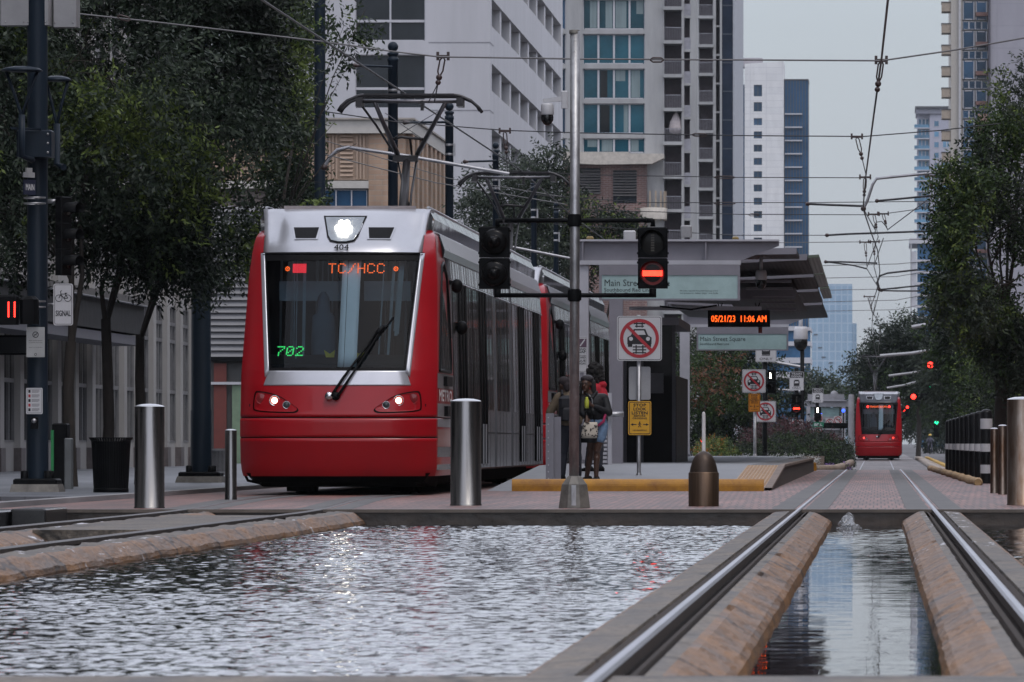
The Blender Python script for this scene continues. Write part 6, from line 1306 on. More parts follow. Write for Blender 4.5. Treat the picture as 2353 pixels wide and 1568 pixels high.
for k in range(0,19):
    z=2+k*4.0
    if z+4>zt: break
    window(t,GC,(X(2212),d,z),(1,0,0),X(2241)-X(2212)-.1,2.5,gblue,frm,.3,.3,1,1); window(t,GC,(X(2242),d,z),(1,0,0),X(2270)-X(2242)-.1,2.5,gblue,frm,.3,.3,1,1)
    for i in range(4): window(t,GC,(X(2212)+i*.86,d,z+2.7),(1,0,0),.84,1.1,gblue,frm,.3,.16,1,1)
for k in range(0,18):
    z=Z(38)-k*4.0+8
    if 20<z<zt-3: bb=MB(); bb.box(X(2242),X(2270),d-1.2,d+.2,z,z+.5 if k%4 else z+.55,M('balcony_russet',(.17,.09,.075),.7)); obj('small_balcony',bb,t)
b=MB(); b.box(X(2246),X(2270),d-1.3,d-1.2,Z(303),Z(263),M('panel_salmon',(.36,.22,.18),.6)); obj('panel',b,t)
t=thing('blue_grey_tower','blue grey residential tower with a dark flat cap and glazed corner balconies','building',(15,1800,0)); d=1800; X,Z=Xd(d),Zd(d); b=MB(); gw=M('grey_lilac',(.34,.34,.40),.7,var=.06); b.box(X(2136),X(2230),d,d+25,0,Z(262),gw); b.box(X(2108),X(2136),d+2,d+25,0,Z(262),gw); obj('wall',b,t); b=MB(); b.box(X(2103),X(2232),d-1.5,d+26,Z(250),Z(245),frd); b.box(X(2105),X(2232),d-.7,d+26,Z(262),Z(250),M('cap_grey',(.22,.22,.26),.6)); obj('roof_cap',b,t)
for k in range(26):
    z=Z(293)-k*2.85
    if z<2: break
    window(t,GC,(X(2110),d+1.6,z),(1,0,0),X(2135)-X(2110),2.4,gpale,frm,.1,.25,3,1); bb=MB(); bb.box(X(2101),X(2136),d+.2,d+1.5,z-.3,z-.05,frm); bb.box(X(2101),X(2136),d+.2,d+.3,z-.05,z+.8,gpale); obj('balcony',bb,t)
    window(t,GC,(X(2146),d-.35,z+.2),(1,0,0),1.4,1.6,gpale,frm,.3,.2,1,1)
    if k>1: window(t,GC,(X(2166),d-.35,z+.2),(1,0,0),2.2,1.9,gpale,frm,.3,.2,2,1)
t=thing('white_frame_block','white framed office block with blue strip glazing behind the street trees','building',(8,1150,0)); d=1150; X,Z=Xd(d),Zd(d); b=MB(); b.box(X(2108),X(2230),d+.6,d+30,0,Z(556),gblue); obj('glass',b,t); b=MB(); b.box(X(2090),X(2230),d,d+30,Z(560),Z(548),frm); b.box(X(2092),X(2095),d,d+.6,0,Z(560),M('far_grey2',(.3,.3,.32),.6))
for k in range(6): b.box(X(2095),X(2230),d,d+.55,Z(603+k*26),Z(597+k*26),frm); 
for k in range(5): b.box(X(2095),X(2106),d+.2,d+.5,Z(597+k*26)+.02,Z(578+k*26),frm)
obj('frame',b,t)

# --- unseen street blocks, added and cut to length to shape light and reflections
t=thing('unseen_street_block','unseen plain grey office block lining the pavement, added to shape the light','building',(-27,40,0)); b=MB(); gw2=M('street_wall',(.22,.215,.21),.8,var=.15,scale=.3); b.box(-40,-22,28,118,0,26,gw2); b.box(-40,-21.9,28,118,26,26.6,gw2); obj('wall',b,t)
for i in range(4):
    for j in range(3): window(t,GC,(-22,30+i*22,3+j*7.5),(0,1,0),16,4.5,gdark,frd,-.03,.2,4,1)
t=thing('unseen_street_block','long unseen brown office block across the pond, added to darken reflections','building',(25,20,0)); b=MB(); gw3=M('street_wall_brown',(.16,.13,.11),.8,var=.15,scale=.3); b.box(17,40,28,420,0,24,gw3); b.box(16.9,40,28,420,24,24.6,gw3); obj('wall',b,t)
for i in range(4):
    for j in range(3): window(t,GC,(17,112-i*22,3+j*7),(0,-1,0),16,4.2,gdark,frd,-.03,.2,4,1)
# ================================================================ trees and planting
import numpy as np
def leafmat(name,col,col2,trans=.25,rough=.5):
    m=bpy.data.materials.new(name); m.use_nodes=True; N=m.node_tree.nodes; L=m.node_tree.links; b=N['Principled BSDF']; b.inputs['Roughness'].default_value=rough; b.inputs['Specular IOR Level'].default_value=.25
    g=N.new('ShaderNodeNewGeometry'); r=N.new('ShaderNodeValToRGB'); L.new(g.outputs['Random Per Island'],r.inputs[0]); r.color_ramp.elements[0].color=tuple(col)+(1,); r.color_ramp.elements[1].color=tuple(col2)+(1,); L.new(r.outputs[0],b.inputs['Base Color'])
    t=N.new('ShaderNodeBsdfTranslucent'); L.new(r.outputs[0],t.inputs[0]); x=N.new('ShaderNodeMixShader'); x.inputs[0].default_value=trans; L.new(b.outputs[0],x.inputs[1]); L.new(t.outputs[0],x.inputs[2]); L.new(x.outputs[0],N['Material Output'].inputs[0]); return m
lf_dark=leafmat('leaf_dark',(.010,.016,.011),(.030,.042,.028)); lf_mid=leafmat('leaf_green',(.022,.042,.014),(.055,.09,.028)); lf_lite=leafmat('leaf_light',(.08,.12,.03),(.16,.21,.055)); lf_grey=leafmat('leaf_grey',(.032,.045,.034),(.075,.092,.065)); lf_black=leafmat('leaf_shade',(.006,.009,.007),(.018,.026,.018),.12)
lf_rust=leafmat('leaf_rust',(.11,.05,.03),(.21,.10,.06)); lf_plum=leafmat('leaf_plum',(.05,.024,.028),(.09,.04,.045)); lf_org=leafmat('leaf_orange',(.30,.09,.02),(.45,.20,.04)); fl_white=leafmat('petal_white',(.5,.5,.48),(.7,.7,.68)); fl_viol=leafmat('petal_violet',(.16,.07,.28),(.32,.18,.5))
bark=M('bark',(.030,.024,.020),.9,var=.4,scale=6,bump=.8,stretch=(1,1,.3))
def leaves(name,blobs,n,size,mats,weights,parent,seed=0,twig=9,shell=2.6,droop=.25,gap=.35):
    g=np.random.default_rng(seed); vols=np.array([b[1][0]*b[1][1]*b[1][2] for b in blobs])**.67; cnt=(n/twig*vols/vols.sum()).astype(int)+1
    C=[];D=[]
    for (c,r),k in zip(blobs,cnt):
        d=g.normal(size=(k,3)); d/=np.linalg.norm(d,axis=1)[:,None]; rad=g.random(k)**(1/shell)
        # lumpy surface: some directions are pushed in or out
        f=np.array([1+.32*NZ.noise(V((q[0]*2.3+seed,q[1]*2.3,q[2]*2.3)))+.16*NZ.noise(V((q[0]*5.5,q[1]*5.5+seed,q[2]*5.5))) for q in d])
        p=np.array(c)+d*(rad*f)[:,None]*np.array(r)
        keep=np.array([NZ.noise(V((q[0]*.9/size*.06,q[1]*.9/size*.06,q[2]*.9/size*.06+seed)))>-gap for q in p]) if gap<1 else np.ones(k,bool)
        C.append(p[keep]); D.append(d[keep])
    C=np.concatenate(C); D=np.concatenate(D); T=len(C)
    D=D+g.normal(size=D.shape)*.6; D[:,2]-=droop; D/=np.linalg.norm(D,axis=1)[:,None]
    tl=size*twig*.42
    s=np.cross(D,g.normal(size=D.shape)); s/=np.linalg.norm(s,axis=1)[:,None]
    cl=np.array([NZ.noise(V((q[0]/size*.045,q[1]/size*.045,q[2]/size*.045+9+seed))) for q in C])
    i=np.arange(twig); t=(i/twig)[None,:,None]; side=np.where(i%2==0,1,-1)[None,:,None]
    base=C[:,None,:]+D[:,None,:]*t*tl
    ax=s[:,None,:]*side+D[:,None,:]*.7+g.normal(size=(T,twig,3))*.35; ax[...,2]-=droop; ax/=np.linalg.norm(ax,axis=2)[...,None]
    w=np.cross(ax,g.normal(size=(T,twig,3))); w/=np.linalg.norm(w,axis=2)[...,None]
    L=size*g.uniform(.7,1.25,(T,twig,1)); W=L*.2
    v=np.stack([base,base+ax*L*.45+w*W,base+ax*L,base+ax*L*.45-w*W],axis=2).reshape(-1,3)
    nf=T*twig; me=bpy.data.meshes.new(name); me.vertices.add(nf*4); me.vertices.foreach_set('co',v.astype(np.float32).ravel()); me.loops.add(nf*4); me.loops.foreach_set('vertex_index',np.arange(nf*4,dtype=np.int32)); me.polygons.add(nf); me.polygons.foreach_set('loop_start',np.arange(0,nf*4,4,dtype=np.int32))
    for m in mats: me.materials.append(m)
    q=np.cumsum(weights)/sum(weights); u=np.clip((cl/.9+.5)+g.normal(size=T)*.16,0,.999); mi=np.searchsorted(q,u); me.polygons.foreach_set('material_index',np.repeat(np.clip(mi,0,len(mats)-1),twig).astype(np.int32)); me.update(calc_edges=True)
    o=bpy.data.objects.new(name,me); COL.objects.link(o)
    if parent: o.parent=parent; o.location=-parent.location
    return o
def tree(label,base,blobs,n,size,mats=None,wts=None,trunk_r=.12,seed=0,group=None,limbs=True,name='street_tree',fork=None,gap=.35,twig=9,lean=(0,0),shell=2.6):
    t=thing(name,label,'tree',base,group); r=random.Random(seed+50); b=MB(); bs=V(base)
    zt=min(c[2] for c,_ in blobs)
    fk=fork or max(1.,(zt-bs.z)*.55); f=bs+V((lean[0],lean[1],fk))
    b.tube([bs+V((0,0,-.2)),bs+V((0,0,.1)),bs.lerp(f,.35)+V((r.uniform(-.06,.06),r.uniform(-.06,.06),0)),bs.lerp(f,.7)+V((r.uniform(-.06,.06),0,0)),f],[trunk_r*1.35,trunk_r*1.1,trunk_r,trunk_r*.92,trunk_r*.85],bark,12)
    mains=[]
    for q,(c,rad) in enumerate(blobs):
        c=V(c)
        if q<3 or not mains: f0,k0=f-V((0,0,.1)),.50
        else:
            m0=min(mains,key=lambda z:(z[1]-c).length); f0,k0=m0[0].lerp(m0[1],.45),.24
        mid=f0.lerp(c,.5)+V((r.uniform(-.25,.25),r.uniform(-.25,.25),r.uniform(.15,.5))); b.tube([f0,f0.lerp(mid,.5)+V((r.uniform(-.12,.12),0,.12)),mid,mid.lerp(c,.5)+V((r.uniform(-.1,.1),0,.05)),c],[trunk_r*k0,trunk_r*k0*.75,trunk_r*k0*.5,trunk_r*k0*.32,trunk_r*.06],bark,8)
        if q<3: mains.append((f0,mid))
        for k in range(5):
            a=r.uniform(0,2*PI); e=c+V((rad[0]*.8*math.cos(a),rad[1]*.8*math.sin(a),rad[2]*r.uniform(-.5,.5))); s=mid.lerp(c,r.uniform(.1,.8)); b.tube([s,s.lerp(e,.5)+V((0,0,.12)),e],[trunk_r*.16,trunk_r*.09,.005],bark,5)
    obj('trunk',b,t,fix=False); leaves('crown',blobs,n,size,mats or [lf_dark,lf_grey,lf_mid],wts or [6,3,1.5],t,seed,gap=gap,twig=twig,shell=shell); return t
def bl(px,py,d,rx,rz,ry=None): c=P(px,py,d); k=d/F; return ((c.x,c.y,c.z),(rx*k,ry or rx*k,rz*k))
gL='dark trees along the pavement'
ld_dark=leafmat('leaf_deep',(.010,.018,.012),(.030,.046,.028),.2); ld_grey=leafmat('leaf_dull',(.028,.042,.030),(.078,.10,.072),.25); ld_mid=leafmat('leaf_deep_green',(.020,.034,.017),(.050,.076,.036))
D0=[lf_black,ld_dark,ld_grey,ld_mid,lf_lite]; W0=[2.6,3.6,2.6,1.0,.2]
def ground_at(px,d,z=.05): return ((px-VX)*d/F,d,z)
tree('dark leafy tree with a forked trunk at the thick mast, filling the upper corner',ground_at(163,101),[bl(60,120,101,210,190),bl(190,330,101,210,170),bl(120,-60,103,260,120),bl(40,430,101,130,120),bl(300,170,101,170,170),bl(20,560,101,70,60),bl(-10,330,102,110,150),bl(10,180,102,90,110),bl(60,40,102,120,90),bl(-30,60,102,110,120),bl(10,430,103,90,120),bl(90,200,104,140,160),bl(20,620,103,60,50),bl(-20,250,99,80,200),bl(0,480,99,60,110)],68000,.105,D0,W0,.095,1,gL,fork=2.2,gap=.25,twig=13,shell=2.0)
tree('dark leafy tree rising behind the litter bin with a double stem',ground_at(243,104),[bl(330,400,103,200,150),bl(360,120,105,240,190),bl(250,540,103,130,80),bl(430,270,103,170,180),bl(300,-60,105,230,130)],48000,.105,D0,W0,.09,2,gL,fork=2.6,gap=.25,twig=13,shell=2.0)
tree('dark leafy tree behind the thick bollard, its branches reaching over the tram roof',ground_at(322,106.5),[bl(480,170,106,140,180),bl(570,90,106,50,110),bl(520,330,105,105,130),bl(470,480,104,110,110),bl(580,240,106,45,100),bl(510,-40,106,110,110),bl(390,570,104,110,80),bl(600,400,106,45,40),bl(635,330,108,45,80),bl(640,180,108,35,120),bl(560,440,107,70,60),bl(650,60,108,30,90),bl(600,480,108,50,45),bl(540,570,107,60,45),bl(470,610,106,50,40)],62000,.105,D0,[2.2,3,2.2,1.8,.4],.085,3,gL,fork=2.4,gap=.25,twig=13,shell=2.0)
# thin sprays that hang over the pale facade
tsp=thing('street_tree','lighter green tree edge hanging loose sprays in front of the white block','tree',(P(690,0,127).x,127,.05),gL)
b=MB(); bs=tsp.location; b.tube([(bs.x-.4,127,0),(bs.x-.45,127,3.0),(bs.x-.3,127,5.5),(bs.x,127,7.2)],[.05,.045,.03,.01],bark,8)
for px,py in ((800,150),(790,60),(770,280),(820,330),(840,20),(740,420)): e=P(px,py,127); b.tube([(bs.x-.3,127,5.0),V((bs.x-.3,127,5.0)).lerp(e,.6)+V((0,0,.3)),e],[.018,.010,.004],bark,5)
obj('trunk',b,tsp); leaves('crown',[bl(640,90,141,75,140),bl(640,300,141,70,110),bl(650,420,141,60,40),bl(680,60,140,50,110),bl(680,230,140,50,100),bl(785,150,127,40,45),bl(785,50,127,45,45),bl(765,285,127,45,26),bl(690,420,140,45,40),bl(800,325,127,36,16),bl(825,90,127,22,16),bl(760,455,127,36,14)],22000,.12,[ld_dark,ld_mid,lf_mid,lf_lite],[4,2,1.6,.7],tsp,11,gap=.15)
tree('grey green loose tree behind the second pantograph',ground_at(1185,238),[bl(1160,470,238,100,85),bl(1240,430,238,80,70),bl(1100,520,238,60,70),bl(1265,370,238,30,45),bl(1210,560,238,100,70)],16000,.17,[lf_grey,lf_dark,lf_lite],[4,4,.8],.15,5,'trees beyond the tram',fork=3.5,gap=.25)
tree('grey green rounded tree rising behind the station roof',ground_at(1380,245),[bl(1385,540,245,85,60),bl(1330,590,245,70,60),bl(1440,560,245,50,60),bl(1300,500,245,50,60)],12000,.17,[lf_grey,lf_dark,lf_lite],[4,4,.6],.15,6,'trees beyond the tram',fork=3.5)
tree('dense tree with rust tinted leaves filling the gap behind the station columns',ground_at(1640,255,-.3),[bl(1640,900,255,110,110),bl(1600,990,255,80,60),bl(1690,960,255,70,80),bl(1590,820,258,60,80)],16000,.16,[lf_dark,lf_mid,lf_rust],[3,3.4,.45],.16,7,'trees beyond the tram',gap=.6)
tree('dark green tree above the flower bed beside the rust tinted tree',ground_at(1720,300,-.4),[bl(1720,870,300,80,70),bl(1660,820,300,80,60),bl(1780,950,300,60,60)],11000,.2,[lf_dark,lf_mid],[3,2],.16,8,'trees beyond the tram',gap=.6)
tree('small distant green tree in front of the hazy blue tower',ground_at(1890,520,-.3),[bl(1890,895,520,45,28),bl(1930,915,520,30,18),bl(1850,900,520,30,30)],5000,.32,[lf_grey,lf_mid],[3,2],.2,9,'trees beyond the tram')
gR='trees along the straight track'
R0=[lf_dark,lf_mid,lf_lite,lf_grey]
tree('wide dark tree arching over the departing tram',((2110-VX)*470/F,470,-.25),[bl(2060,840,470,75,60),bl(2040,790,470,45,45),bl(2110,790,470,70,60),bl(1985,850,470,38,24),bl(2140,870,470,60,70),bl(2000,890,470,30,20),bl(2020,850,475,60,50),bl(2080,760,475,40,28),bl(2130,930,475,60,40),bl(1975,890,475,30,30)],26000,.28,[lf_dark,lf_mid,lf_grey],[3,2.4,2],.17,12,gR,fork=4)  # grey leaves mixed in to put haze into the crown colour
tree('big bushy tree leaning over the street above the row of black posts',((2300-VX)*152/F,154,0),[bl(2270,520,152,110,130),bl(2350,420,154,110,150),bl(2210,560,152,60,55),bl(2200,420,152,50,50),bl(2330,250,155,50,90),bl(2240,690,152,90,80),bl(2330,640,152,80,120),bl(2180,640,152,45,40),bl(2290,330,154,60,60),bl(2185,520,154,40,50),bl(2170,590,154,34,40),bl(2370,250,156,60,110),bl(2290,760,154,70,60),bl(2330,830,153,50,60),bl(2260,700,155,60,60)],62000,.12,R0,[2.6,3.6,1.3,1.6],.15,13,gR,fork=2.6)
tree('dark shaded street tree beyond the bushy tree',((2230-VX)*235/F,235,-.45),[bl(2220,770,235,80,90),bl(2260,860,235,70,80),bl(2190,700,235,45,50)],17000,.17,[lf_dark,lf_mid],[5,1.5],.16,14,gR,gap=.5)
tree('dim street tree with a bare trunk above the distant rider',((2180-VX)*330/F,330,-.35),[bl(2170,850,330,60,60),bl(2200,920,330,50,50),bl(2230,800,330,60,70)],12000,.22,[lf_dark,lf_grey],[4,2],.13,15,gR,gap=.5,fork=2.2)
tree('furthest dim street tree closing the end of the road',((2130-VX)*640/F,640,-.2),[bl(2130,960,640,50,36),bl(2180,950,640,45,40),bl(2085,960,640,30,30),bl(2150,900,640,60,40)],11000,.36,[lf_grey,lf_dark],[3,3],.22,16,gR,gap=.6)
tree('low dark tree filling the roadside behind the distant rider',((2215-VX)*600/F,600,-.2),[bl(2215,985,600,60,40),bl(2270,960,600,60,60),bl(2160,1005,610,40,26)],12000,.34,[lf_dark,lf_grey],[4,1.5],.2,18,gR,gap=.9,fork=1.2)
tree('dark bushy tree right behind the row of black posts and the ivy',((2262-VX)*290/F,290,-.45),[bl(2262,930,290,60,80),bl(2222,960,290,36,60),bl(2300,900,290,50,90)],13000,.2,[lf_dark,lf_mid],[4,1.2],.15,19,gR,gap=.9,fork=1.5)
tree('pale far tree standing behind the white station canopy',((1980-VX)*640/F,640,-.2),[bl(1960,965,640,24,22),bl(1990,940,640,20,24)],3500,.36,[lf_grey,lf_dark],[3,3],.2,17,gR,gap=.6)
# hedges and beds
def hedge(label,x0,x1,y0,y1,z0,z1,n,size,mats,w,seed,cat='hedge',name='hedge',flat=1,parts='foliage'):
    t=thing(name,label,cat,((x0+x1)/2,(y0+y1)/2,z0)); g=random.Random(seed); bls=[]
    L=max(1,int((x1-x0)/(z1-z0)/1.1)); Ly=max(1,int((y1-y0)/3.5))
    for i in range(L):
        for j in range(Ly):
            bls.append((((x0+(x1-x0)*(i+.5)/L),(y0+(y1-y0)*(j+.5)/Ly),z0+(z1-z0)*.48+g.uniform(-.04,.04)),((x1-x0)/L*.62,(y1-y0)/Ly*.6,(z1-z0)*.55)))
    leaves(parts,bls,n,size,mats,w,t,seed,twig=7,shell=4,gap=2); return t
t=hedge('ivy clad green wall of foliage behind the row of black posts',2.5,4.9,172,186,0,4.05,34000,.10,[lf_dark,lf_mid,lf_lite],[3,3,1.8],21,'ivy wall','ivy_hedge')
d=212; X=lambda px:(px-VX)*d/F; z0=-.25
hedge('clipped green hedge on the flower bed beside the departing tram',X(1835),X(1905),d,d+9,z0,1.0,9000,.08,[lf_dark,lf_mid],[3,2],22)
hedge('lower clipped green hedge ending nearest the track',X(1905),X(1948),d+12,d+20,z0,.72,5000,.08,[lf_dark,lf_mid],[3,2],23)
hedge('green hedge around the black signal post on the flower bed',X(1752),X(1836),d-2,d+5,z0,.95,8000,.08,[lf_dark,lf_mid,lf_lite],[3,3,.5],24)
hedge('yellow and orange leaved shrub bed beside the station columns',X(1618),X(1692),d-9,d-2,-.1,.78,7000,.08,[lf_mid,lf_org,lf_lite],[3,.9,3],25,'shrub','flowering_shrub')
hedge('green shrub between the orange shrubs and the grey sign post',X(1690),X(1754),d-8,d-1,-.1,.62,6000,.08,[lf_dark,lf_mid,lf_lite],[3,3,.6],26,'shrub','shrub')
hedge('purple leaved bushes rising behind the green hedges',X(1690),X(1858),d+14,d+26,z0,1.45,15000,.10,[lf_plum,lf_dark,lf_plum],[3,2,2],27,'shrub','purple_shrub')
hedge('low purple leaved bush behind the clipped hedge near the track',X(1858),X(1915),d+24,d+34,z0,1.0,5000,.10,[lf_plum,lf_dark],[4,1.5],28,'shrub','purple_shrub')
g=MB()
def flowers(label,px0,px1,dd,z,n,m,seed):
    x0,x1=(px0-VX)*dd/F,(px1-VX)*dd/F
    t=thing('flower_row',label,'flowers',((x0+x1)/2,dd,z)); leaves('petals',[((x0+(x1-x0)*(i+.5)/8,dd,z+.08),((x1-x0)/16,.8,.12)) for i in range(8)],n,.07,[lf_mid]+m,[1.2,3],t,seed,twig=5,gap=2)
flowers('row of small white flowers edging the platform end below the hedges',1760,1880,192,.14,1500,[fl_white],31)
flowers('patch of white flowers around the grey sign post',1688,1720,191,.14,500,[fl_white],32)
flowers('row of violet flowers along the tan kerb beside the track',1872,1948,205,-.14,1300,[fl_viol],33)
kb=M('planter_tan',(.28,.215,.165),.8,var=.25,scale=2,bump=.2); b=MB(); b.tube([((1790-VX)*196/F,196,-.02),((1880-VX)*198/F,198,-.05),((1920-VX)*201/F,201,-.05),((1940-VX)*206/F,206,.0),((1950-VX)*214/F,214,.05),((1957-VX)*230/F,230,.05)],.12,kb,10); tag(obj('planter_kerb',b),'curved tan kerb edging the flower bed by the track','kerb edging')
b=MB(); b.bbox((1868-VX)*172/F,(1876-VX)*172/F,172,172.6,0,.22,ky,.03); tag(obj('kerb_marker',b),'small orange block at the far end of the platform wall','kerb marker')
soil=M('bed_soil',(.05,.04,.03),.95,var=.4); b=MB(); b.box(-6.5,-1.2,200.2,240,-.6,-.2,soil); o=struct('flower_bed_ground',b)
# ================================================================ overhead line and small lights
wire=M('wire_dark',(.035,.035,.04),.5,.3,var=.2); wireg=M('wire_grey',(.16,.16,.165),.5,.4,var=.2); pole=M('bracket_tube',(.33,.33,.35),.35,.7,var=.2,scale=4); ins=M('insulator_dark',(.05,.03,.028),.35)
def cable(name,label,pts,r,m=wire,sag=.0,cat='wire',group='overhead wires',n=14,extra=None):
    b=MB(); out=[]
    for a,c in zip(pts,pts[1:]):
        for i in range(n):
            t=i/n; p=V(a).lerp(V(c),t); p.z-=sag*4*t*(1-t); out.append(p)
    out.append(V(pts[-1])); b.tube(out,r,m,5)
    o=obj(name,b,fix=False); tag(o,label,cat,group); return o
# contact wires above both tracks (stagger between supports)
CZ=6.0
ct=[(.16,70),(.115,79.5),(.042,92.1),(-.07,107),(-.24,130.8),(-.343,150),(-.20,165),(-.02,182),(.05,205),(-.05,230),(-.30,260),(.1,300),(.0,390)]
cable('contact_wire','dark contact wire zigzagging down the middle of the sky above the straight track',[(x,y,CZ) for x,y in ct],.016)
cable('contact_wire','dark contact wire slanting down past the first pantograph above the lit tram',[(-8.0,60,6.3),(-7.55,106,6.285),(-7.3,136,6.285),(-7.5,165,6.28),(-7.4,260,6.28)],.016)
def turnbuckle(mb,a,c,r=.022):
    a,c=V(a),V(c); mb.tube([a,a.lerp(c,.12),a.lerp(c,.14),a.lerp(c,.86),a.lerp(c,.88),c],[.008,.008,r,r,.008,.008],ins,6)
span=[]
def spanw(label,d,ptsD,r=.011,m=wire,tb=()):
    pts=[P(x,y,d) for x,y in ptsD]; o=cable('span_wire',label,pts,r,m,.0,n=6)
    b=MB()
    for x0,y0,x1,y1 in tb: 
        a,c=P(x0,y0,d),P(x1,y1,d); n=V((0,0,.03)); b.tube([a,a.lerp(c,.2)+n,a.lerp(c,.8)+n,c],.012,ins,5); b.tube([a,a.lerp(c,.2)-n,a.lerp(c,.8)-n,c],.012,ins,5)
    if tb: obj('turnbuckle',b,o,world=False)
spanw('pale span wire leaving the grey cabinet and crossing the dark foliage',93,[(160,30),(330,48),(735,95),(905,119),(1010,131),(1340,136),(1700,138),(2025,140),(2190,116),(2420,76)],.012,wireg,((270,38,300,46),(1494,138,1525,138)))
spanw('span wire crossing the second row below the highest span',137,[(735,255),(905,280),(1160,300),(1340,306),(1700,312),(1985,314),(2160,300),(2300,284)],.012,wire,((1590,310,1625,311),))
spanw('thin span wire level with the ledge of the apartment tower',158,[(1139,390),(1340,402),(1700,408),(2000,409)],.011,wire,((1640,408,1690,408),))
spanw('thin span wire just above the long dark strut',175,[(1230,448),(1480,466),(1858,466),(2140,463)],.011,wire,((1640,468,1690,468),))
spanw('thin span wire close above the station beam',190,[(1270,480),(1700,493),(2015,494),(2160,474)],.012,wire,((1720,494,1745,494),))
spanw('thin span wire grazing the top of the station beam',205,[(1270,515),(1680,541),(1900,541),(2120,532)],.012,wire)
spanw('faint span wire at the height of the canopy edge slabs',222,[(1790,558),(2000,556),(2150,548)],.013,wireg)
spanw('faint span wire above the white framed block',250,[(1880,611),(2060,607),(2170,597)],.014,wireg)
spanw('faint span wire beside the blue glass wing',290,[(1860,640),(2060,636),(2140,622)],.016,wireg)
spanw('faint lower span wire in front of the hazy tower',330,[(1860,668),(2060,664),(2140,650)],.018,wireg)
spanw('faint lowest span wire in front of the hazy tower',380,[(1860,695),(2060,690),(2140,675)],.02,wireg)
spanw('faint sloping span wire below the canopy of the arching tree',420,[(1860,716),(2060,712),(2120,700)],.02,wireg)
spanw('thin feeder wire sloping behind the beige cornice',140,[(735,352),(1000,420),(1300,470)],.012,wireg); spanw('second thin feeder wire sloping behind the first pantograph',150,[(735,320),(1030,410),(1290,452)],.010,wireg)
# droppers hanging contact wire from span wires
def dropper(label,d,top,bot,spread=8):
    b=MB(); a,c=P(*top,d),P(*bot,d); k=d/F
    b.box(a.x-14*k,a.x+14*k,d-.03,d+.03,a.z-.02,a.z+.025,ins)
    for s in (-1,1): b.box(a.x+s*12*k-.02,a.x+s*12*k+.02,d-.02,d+.02,a.z-.05,a.z+.07,ins)
    m=a.lerp(c,.45); n=V((.035,0,0)); b.tube([a,a.lerp(m,.15)+n,a.lerp(m,.7)+n,m],.012,ins,5); b.tube([a,a.lerp(m,.15)-n,a.lerp(m,.7)-n,m],.012,ins,5)
    b.ball(m,.045,ins,8,6); b.ball(a.lerp(c,.56),.04,ins,8,6); b.tube([m,c],.010,wire,5)
    if spread: b.tube([a.lerp(c,.58),c+V((-spread*k,0,0))],.008,wire,5)
    tag(obj('dropper',b,fix=False),label,'wire hanger','droppers of the overhead line')
dropper('dark linked dropper above the first pantograph',93.5,(1018,131),(998,236),14)
dropper('dark linked dropper beside the ball topped mast of the second pantograph',137,(1160,302),(1166,388),-14)
dropper('dark linked dropper at the highest crossing in the open sky',93.5,(2025,140),(2009,258),0)
dropper('dark linked dropper below the second span in the open sky',137,(1969,315),(1990,402),0)
dropper('short dark dropper above the long bent bracket tube',158,(1988,408),(1984,480),0)
dropper('dark dropper hanging from the bracket tube before the tree',160,(2139,405),(2141,452),0)
dropper('dark dropper over the crossing of the struts',190,(2008,493),(2018,545),0); dropper('dark dropper with a curl over the crossing of the struts',191,(2029,492),(2040,530),0)
dropper('faint dropper low over the departing tram',222,(1988,557),(1992,612),0); dropper('faint second dropper low over the departing tram',222,(2008,556),(2010,606),0)
dropper('tiny dropper under the last visible strut',290,(1998,682),(2006,730),0)
for i,(x0,y0) in enumerate(((2006,262),)):
    b=MB(); a,c=P(2015,235,100),P(1999,300,103)
# bracket tubes (cantilever arms)
def arm(label,pts,r,m=pole,ends=True):
    b=MB(); pp=[P(*q) for q in pts]; b.tube(pp,r,m,10)
    if ends:
        for e in (pp[0],): b.ball(e,r*1.9,ins,10,6); b.tube([e,e.lerp(pp[1],.1)],[r*1.8,r*1.2],ins,8)
    tag(obj('bracket_tube',b,fix=False),label,'line bracket','brackets of the overhead line')
arm('long pale bracket tube reaching in from the big bushy tree',[(1984,480,158),(1993,462,158),(2005,425,158),(2014,411,158),(2040,408,158),(2200,392,158),(2420,366,158)],.035)
arm('dark straight strut holding the contact wire away from the mast',[(1856,469,159),(1900,471,159),(1985,474,159)],.028,wire)
arm('dark strut with insulator before the blue grey tower',[(2015,462,160),(2060,458,160),(2142,450,160),(2220,432,160)],.026,wire)
arm('dark strut crossing the looped wires, longer one',[(1900,541,190),(1950,538,190),(2010,536,190),(2120,532,190),(2200,530,190)],.030,wire)
arm('dark pair of struts meeting below the loop, upper one',[(1897,602,222),(1930,602,222),(2016,605,222)],.030,wire); arm('dark pair of struts meeting below the loop, lower one',[(1899,602,222.5),(1960,610,222.5),(1992,618,222.5)],.026,wire)
arm('bent bracket tube above the arching tree',[(2020,665,240),(2015,650,240),(2022,634,240),(2040,628,240),(2110,620,240)],.035,wire)
arm('straight bracket tube just below the bent bracket tube',[(2020,666,241),(2060,662,241),(2120,656,241)],.03,wire); arm('level bracket tube under the straight bracket tube',[(2025,668,243),(2070,669,243),(2115,669,243)],.03,wire)
arm('pale bracket tube sloping from the dark mast across the beige facade',[(745,385,128),(757,362,128),(775,345,128),(800,339,128),(930,358,128),(1170,400,128)],.035); arm('pale bracket tube sloping behind the signal mast',[(1060,545,150),(1300,592,150),(1430,615,150)],.03)
arm('short dark bracket arm on the ball topped mast of the second pantograph',[(1068,372,178),(1139,370,179)],.03,navy); arm('dark bracket arm on the second ball topped mast',[(930,282,158),(1028,281,159)],.03,navy); arm('dark bracket arm on the first ball topped mast',[(815,151,154),(900,154,155)],.03,navy)
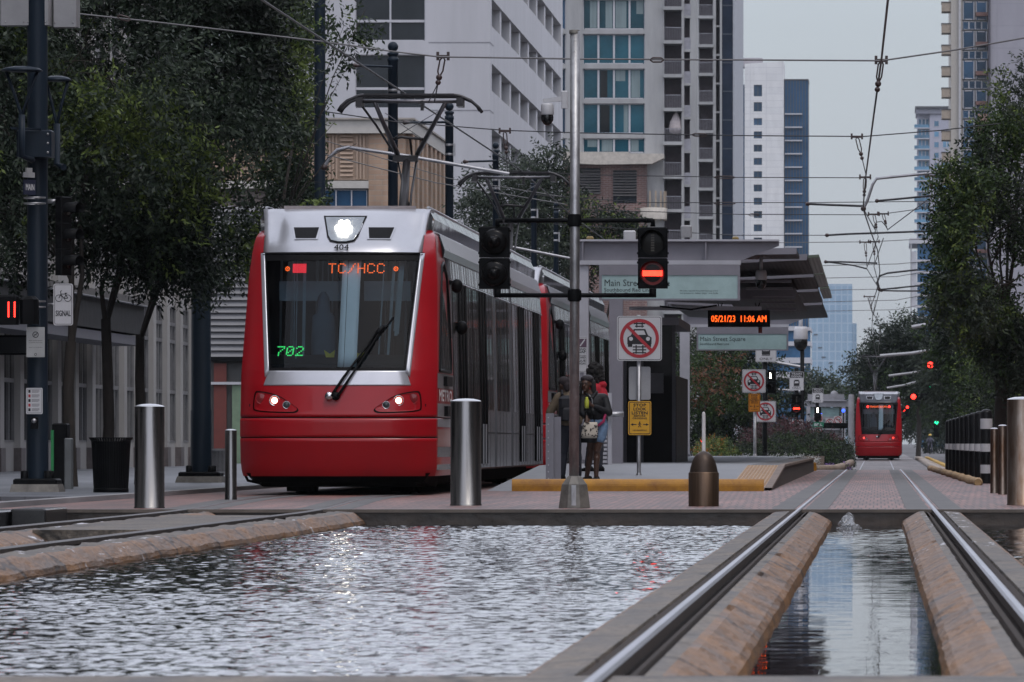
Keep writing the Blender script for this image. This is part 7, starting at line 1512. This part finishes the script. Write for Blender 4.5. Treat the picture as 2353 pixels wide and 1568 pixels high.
# loop of jumper wire and crossing wires
b=MB(); k=190; b.tube([P(2008,540,k),P(2012,530,k),P(2009,520,k),P(2014,511,k),P(2026,509,k),P(2034,518,k),P(2040,528,k)],.015,wire,6); tag(obj('jumper_wire',b),'small looped jumper wire at the crossing of the struts','wire','overhead wires')
cable('contact_wire','dark branch wire sloping from the looped jumper up to the dropper by the tree',[P(2040,528,190),P(2141,452,161)],.015); cable('contact_wire','dark wire dropping from the strut end to the looped jumper',[P(1984,480,159),P(2012,530,190)],.014)
cable('contact_wire','dark wire descending from the loop towards the meeting struts',[P(2018,545,190),P(1992,615,222)],.014); cable('contact_wire','dark wire from the looped jumper down to the bent bracket',[P(2030,548,190),P(2008,612,222),P(2022,664,241)],.014)
cable('contact_wire','dark wire from the meeting struts down to the bent bracket tube',[P(1992,618,222.5),P(2020,664,241)],.014); cable('contact_wire','dark wire trailing below the bent bracket to the departing tram',[P(2022,664,241),P(2005,730,290),P(2003,760,330),P(2018,840,390)],.016)
cable('contact_wire','faint wire crossing to the last dropper',[P(1994,684,290),P(2006,725,300),P(2012,690,300)],.014,wireg)
# mast arms with lights over the far junctions
def mastarm(label,pts,r): arm(label,pts,r,M('arm_galv',(.36,.36,.38),.4,.5),False)
mastarm('silver mast arm highest of those before the dim trees',[(2095,752,250),(2190,736,250),(2300,725,250)],.075); mastarm('silver mast arm above the larger red light',[(2022,818,300),(2095,812,300),(2158,802,300)],.075)
mastarm('silver mast arm just above the departing tram',[(2042,864,380),(2090,858,380),(2148,849,380)],.075); mastarm('silver mast arm lowest of those by the departing tram',[(2038,892,420),(2075,886,420),(2102,879,420)],.075)
mastarm('silver mast arm behind the white train signal plate',[(1660,810,300),(1740,826,300),(1850,845,300)],.07); mastarm('silver mast arm behind the no cars sign post',[(1772,866,330),(1830,872,330)],.07); mastarm('silver mast arm below the train signal plate',[(1772,894,360),(1840,900,360)],.07)
lgreen=M('lamp_green',(.02,.9,.35),emit=2.2); 
def light(label,px,py,d,r,m,dx=0):
    c=P(px,py,d); k=d/F; t=thing('street_signal',label,'traffic light',c,'traffic lights down the street'); b=MB(); w=r*k*1.35; b.bbox(-w if dx>=0 else -w*5,w*5 if dx>0 else w,.0,.25,-w,w,black,.03) if dx else b.bbox(-w,w,0,.25,-w*5,w,black,.03); obj('housing',b,t,world=False); b=MB(); b.lathe([(.001,-.09),(r*k*.7,-.07),(r*k,-.005)],m,18,(0,0,0),'y'); obj('lamp',b,t,world=False)
light('largest red traffic light in front of the dark trees',2138,839,300,7,lampr,1); light('red traffic light just above the departing tram corner',2099,912,400,6,lampr,1); light('tiny red light of the pair beside the departing tram, upper one',2085,936,470,3.2,lampr); light('tiny red light of the pair beside the departing tram, lower one',2077,943,480,3.2,lampr)
light('bright green traffic light among the dark leaves beside the arching tree',2217,786,250,7.5,lgreen,-1); light('small green light above the red light of the departing tram',2137,887,380,5,lgreen); light('green light level with the top of the black posts',2208,945,290,6,lgreen); light('small green light lowest on the dark trees',2152,972,380,4.8,lgreen); light('small pink signal lamp under the dark leaves near the orange shrubs',1612,1013,280,3,lampr)
for o in list(bpy.data.objects):
    if o.type=='MESH' and o.parent is None and 'label' not in o and 'kind' not in o: print('UNTAGGED',o.name)
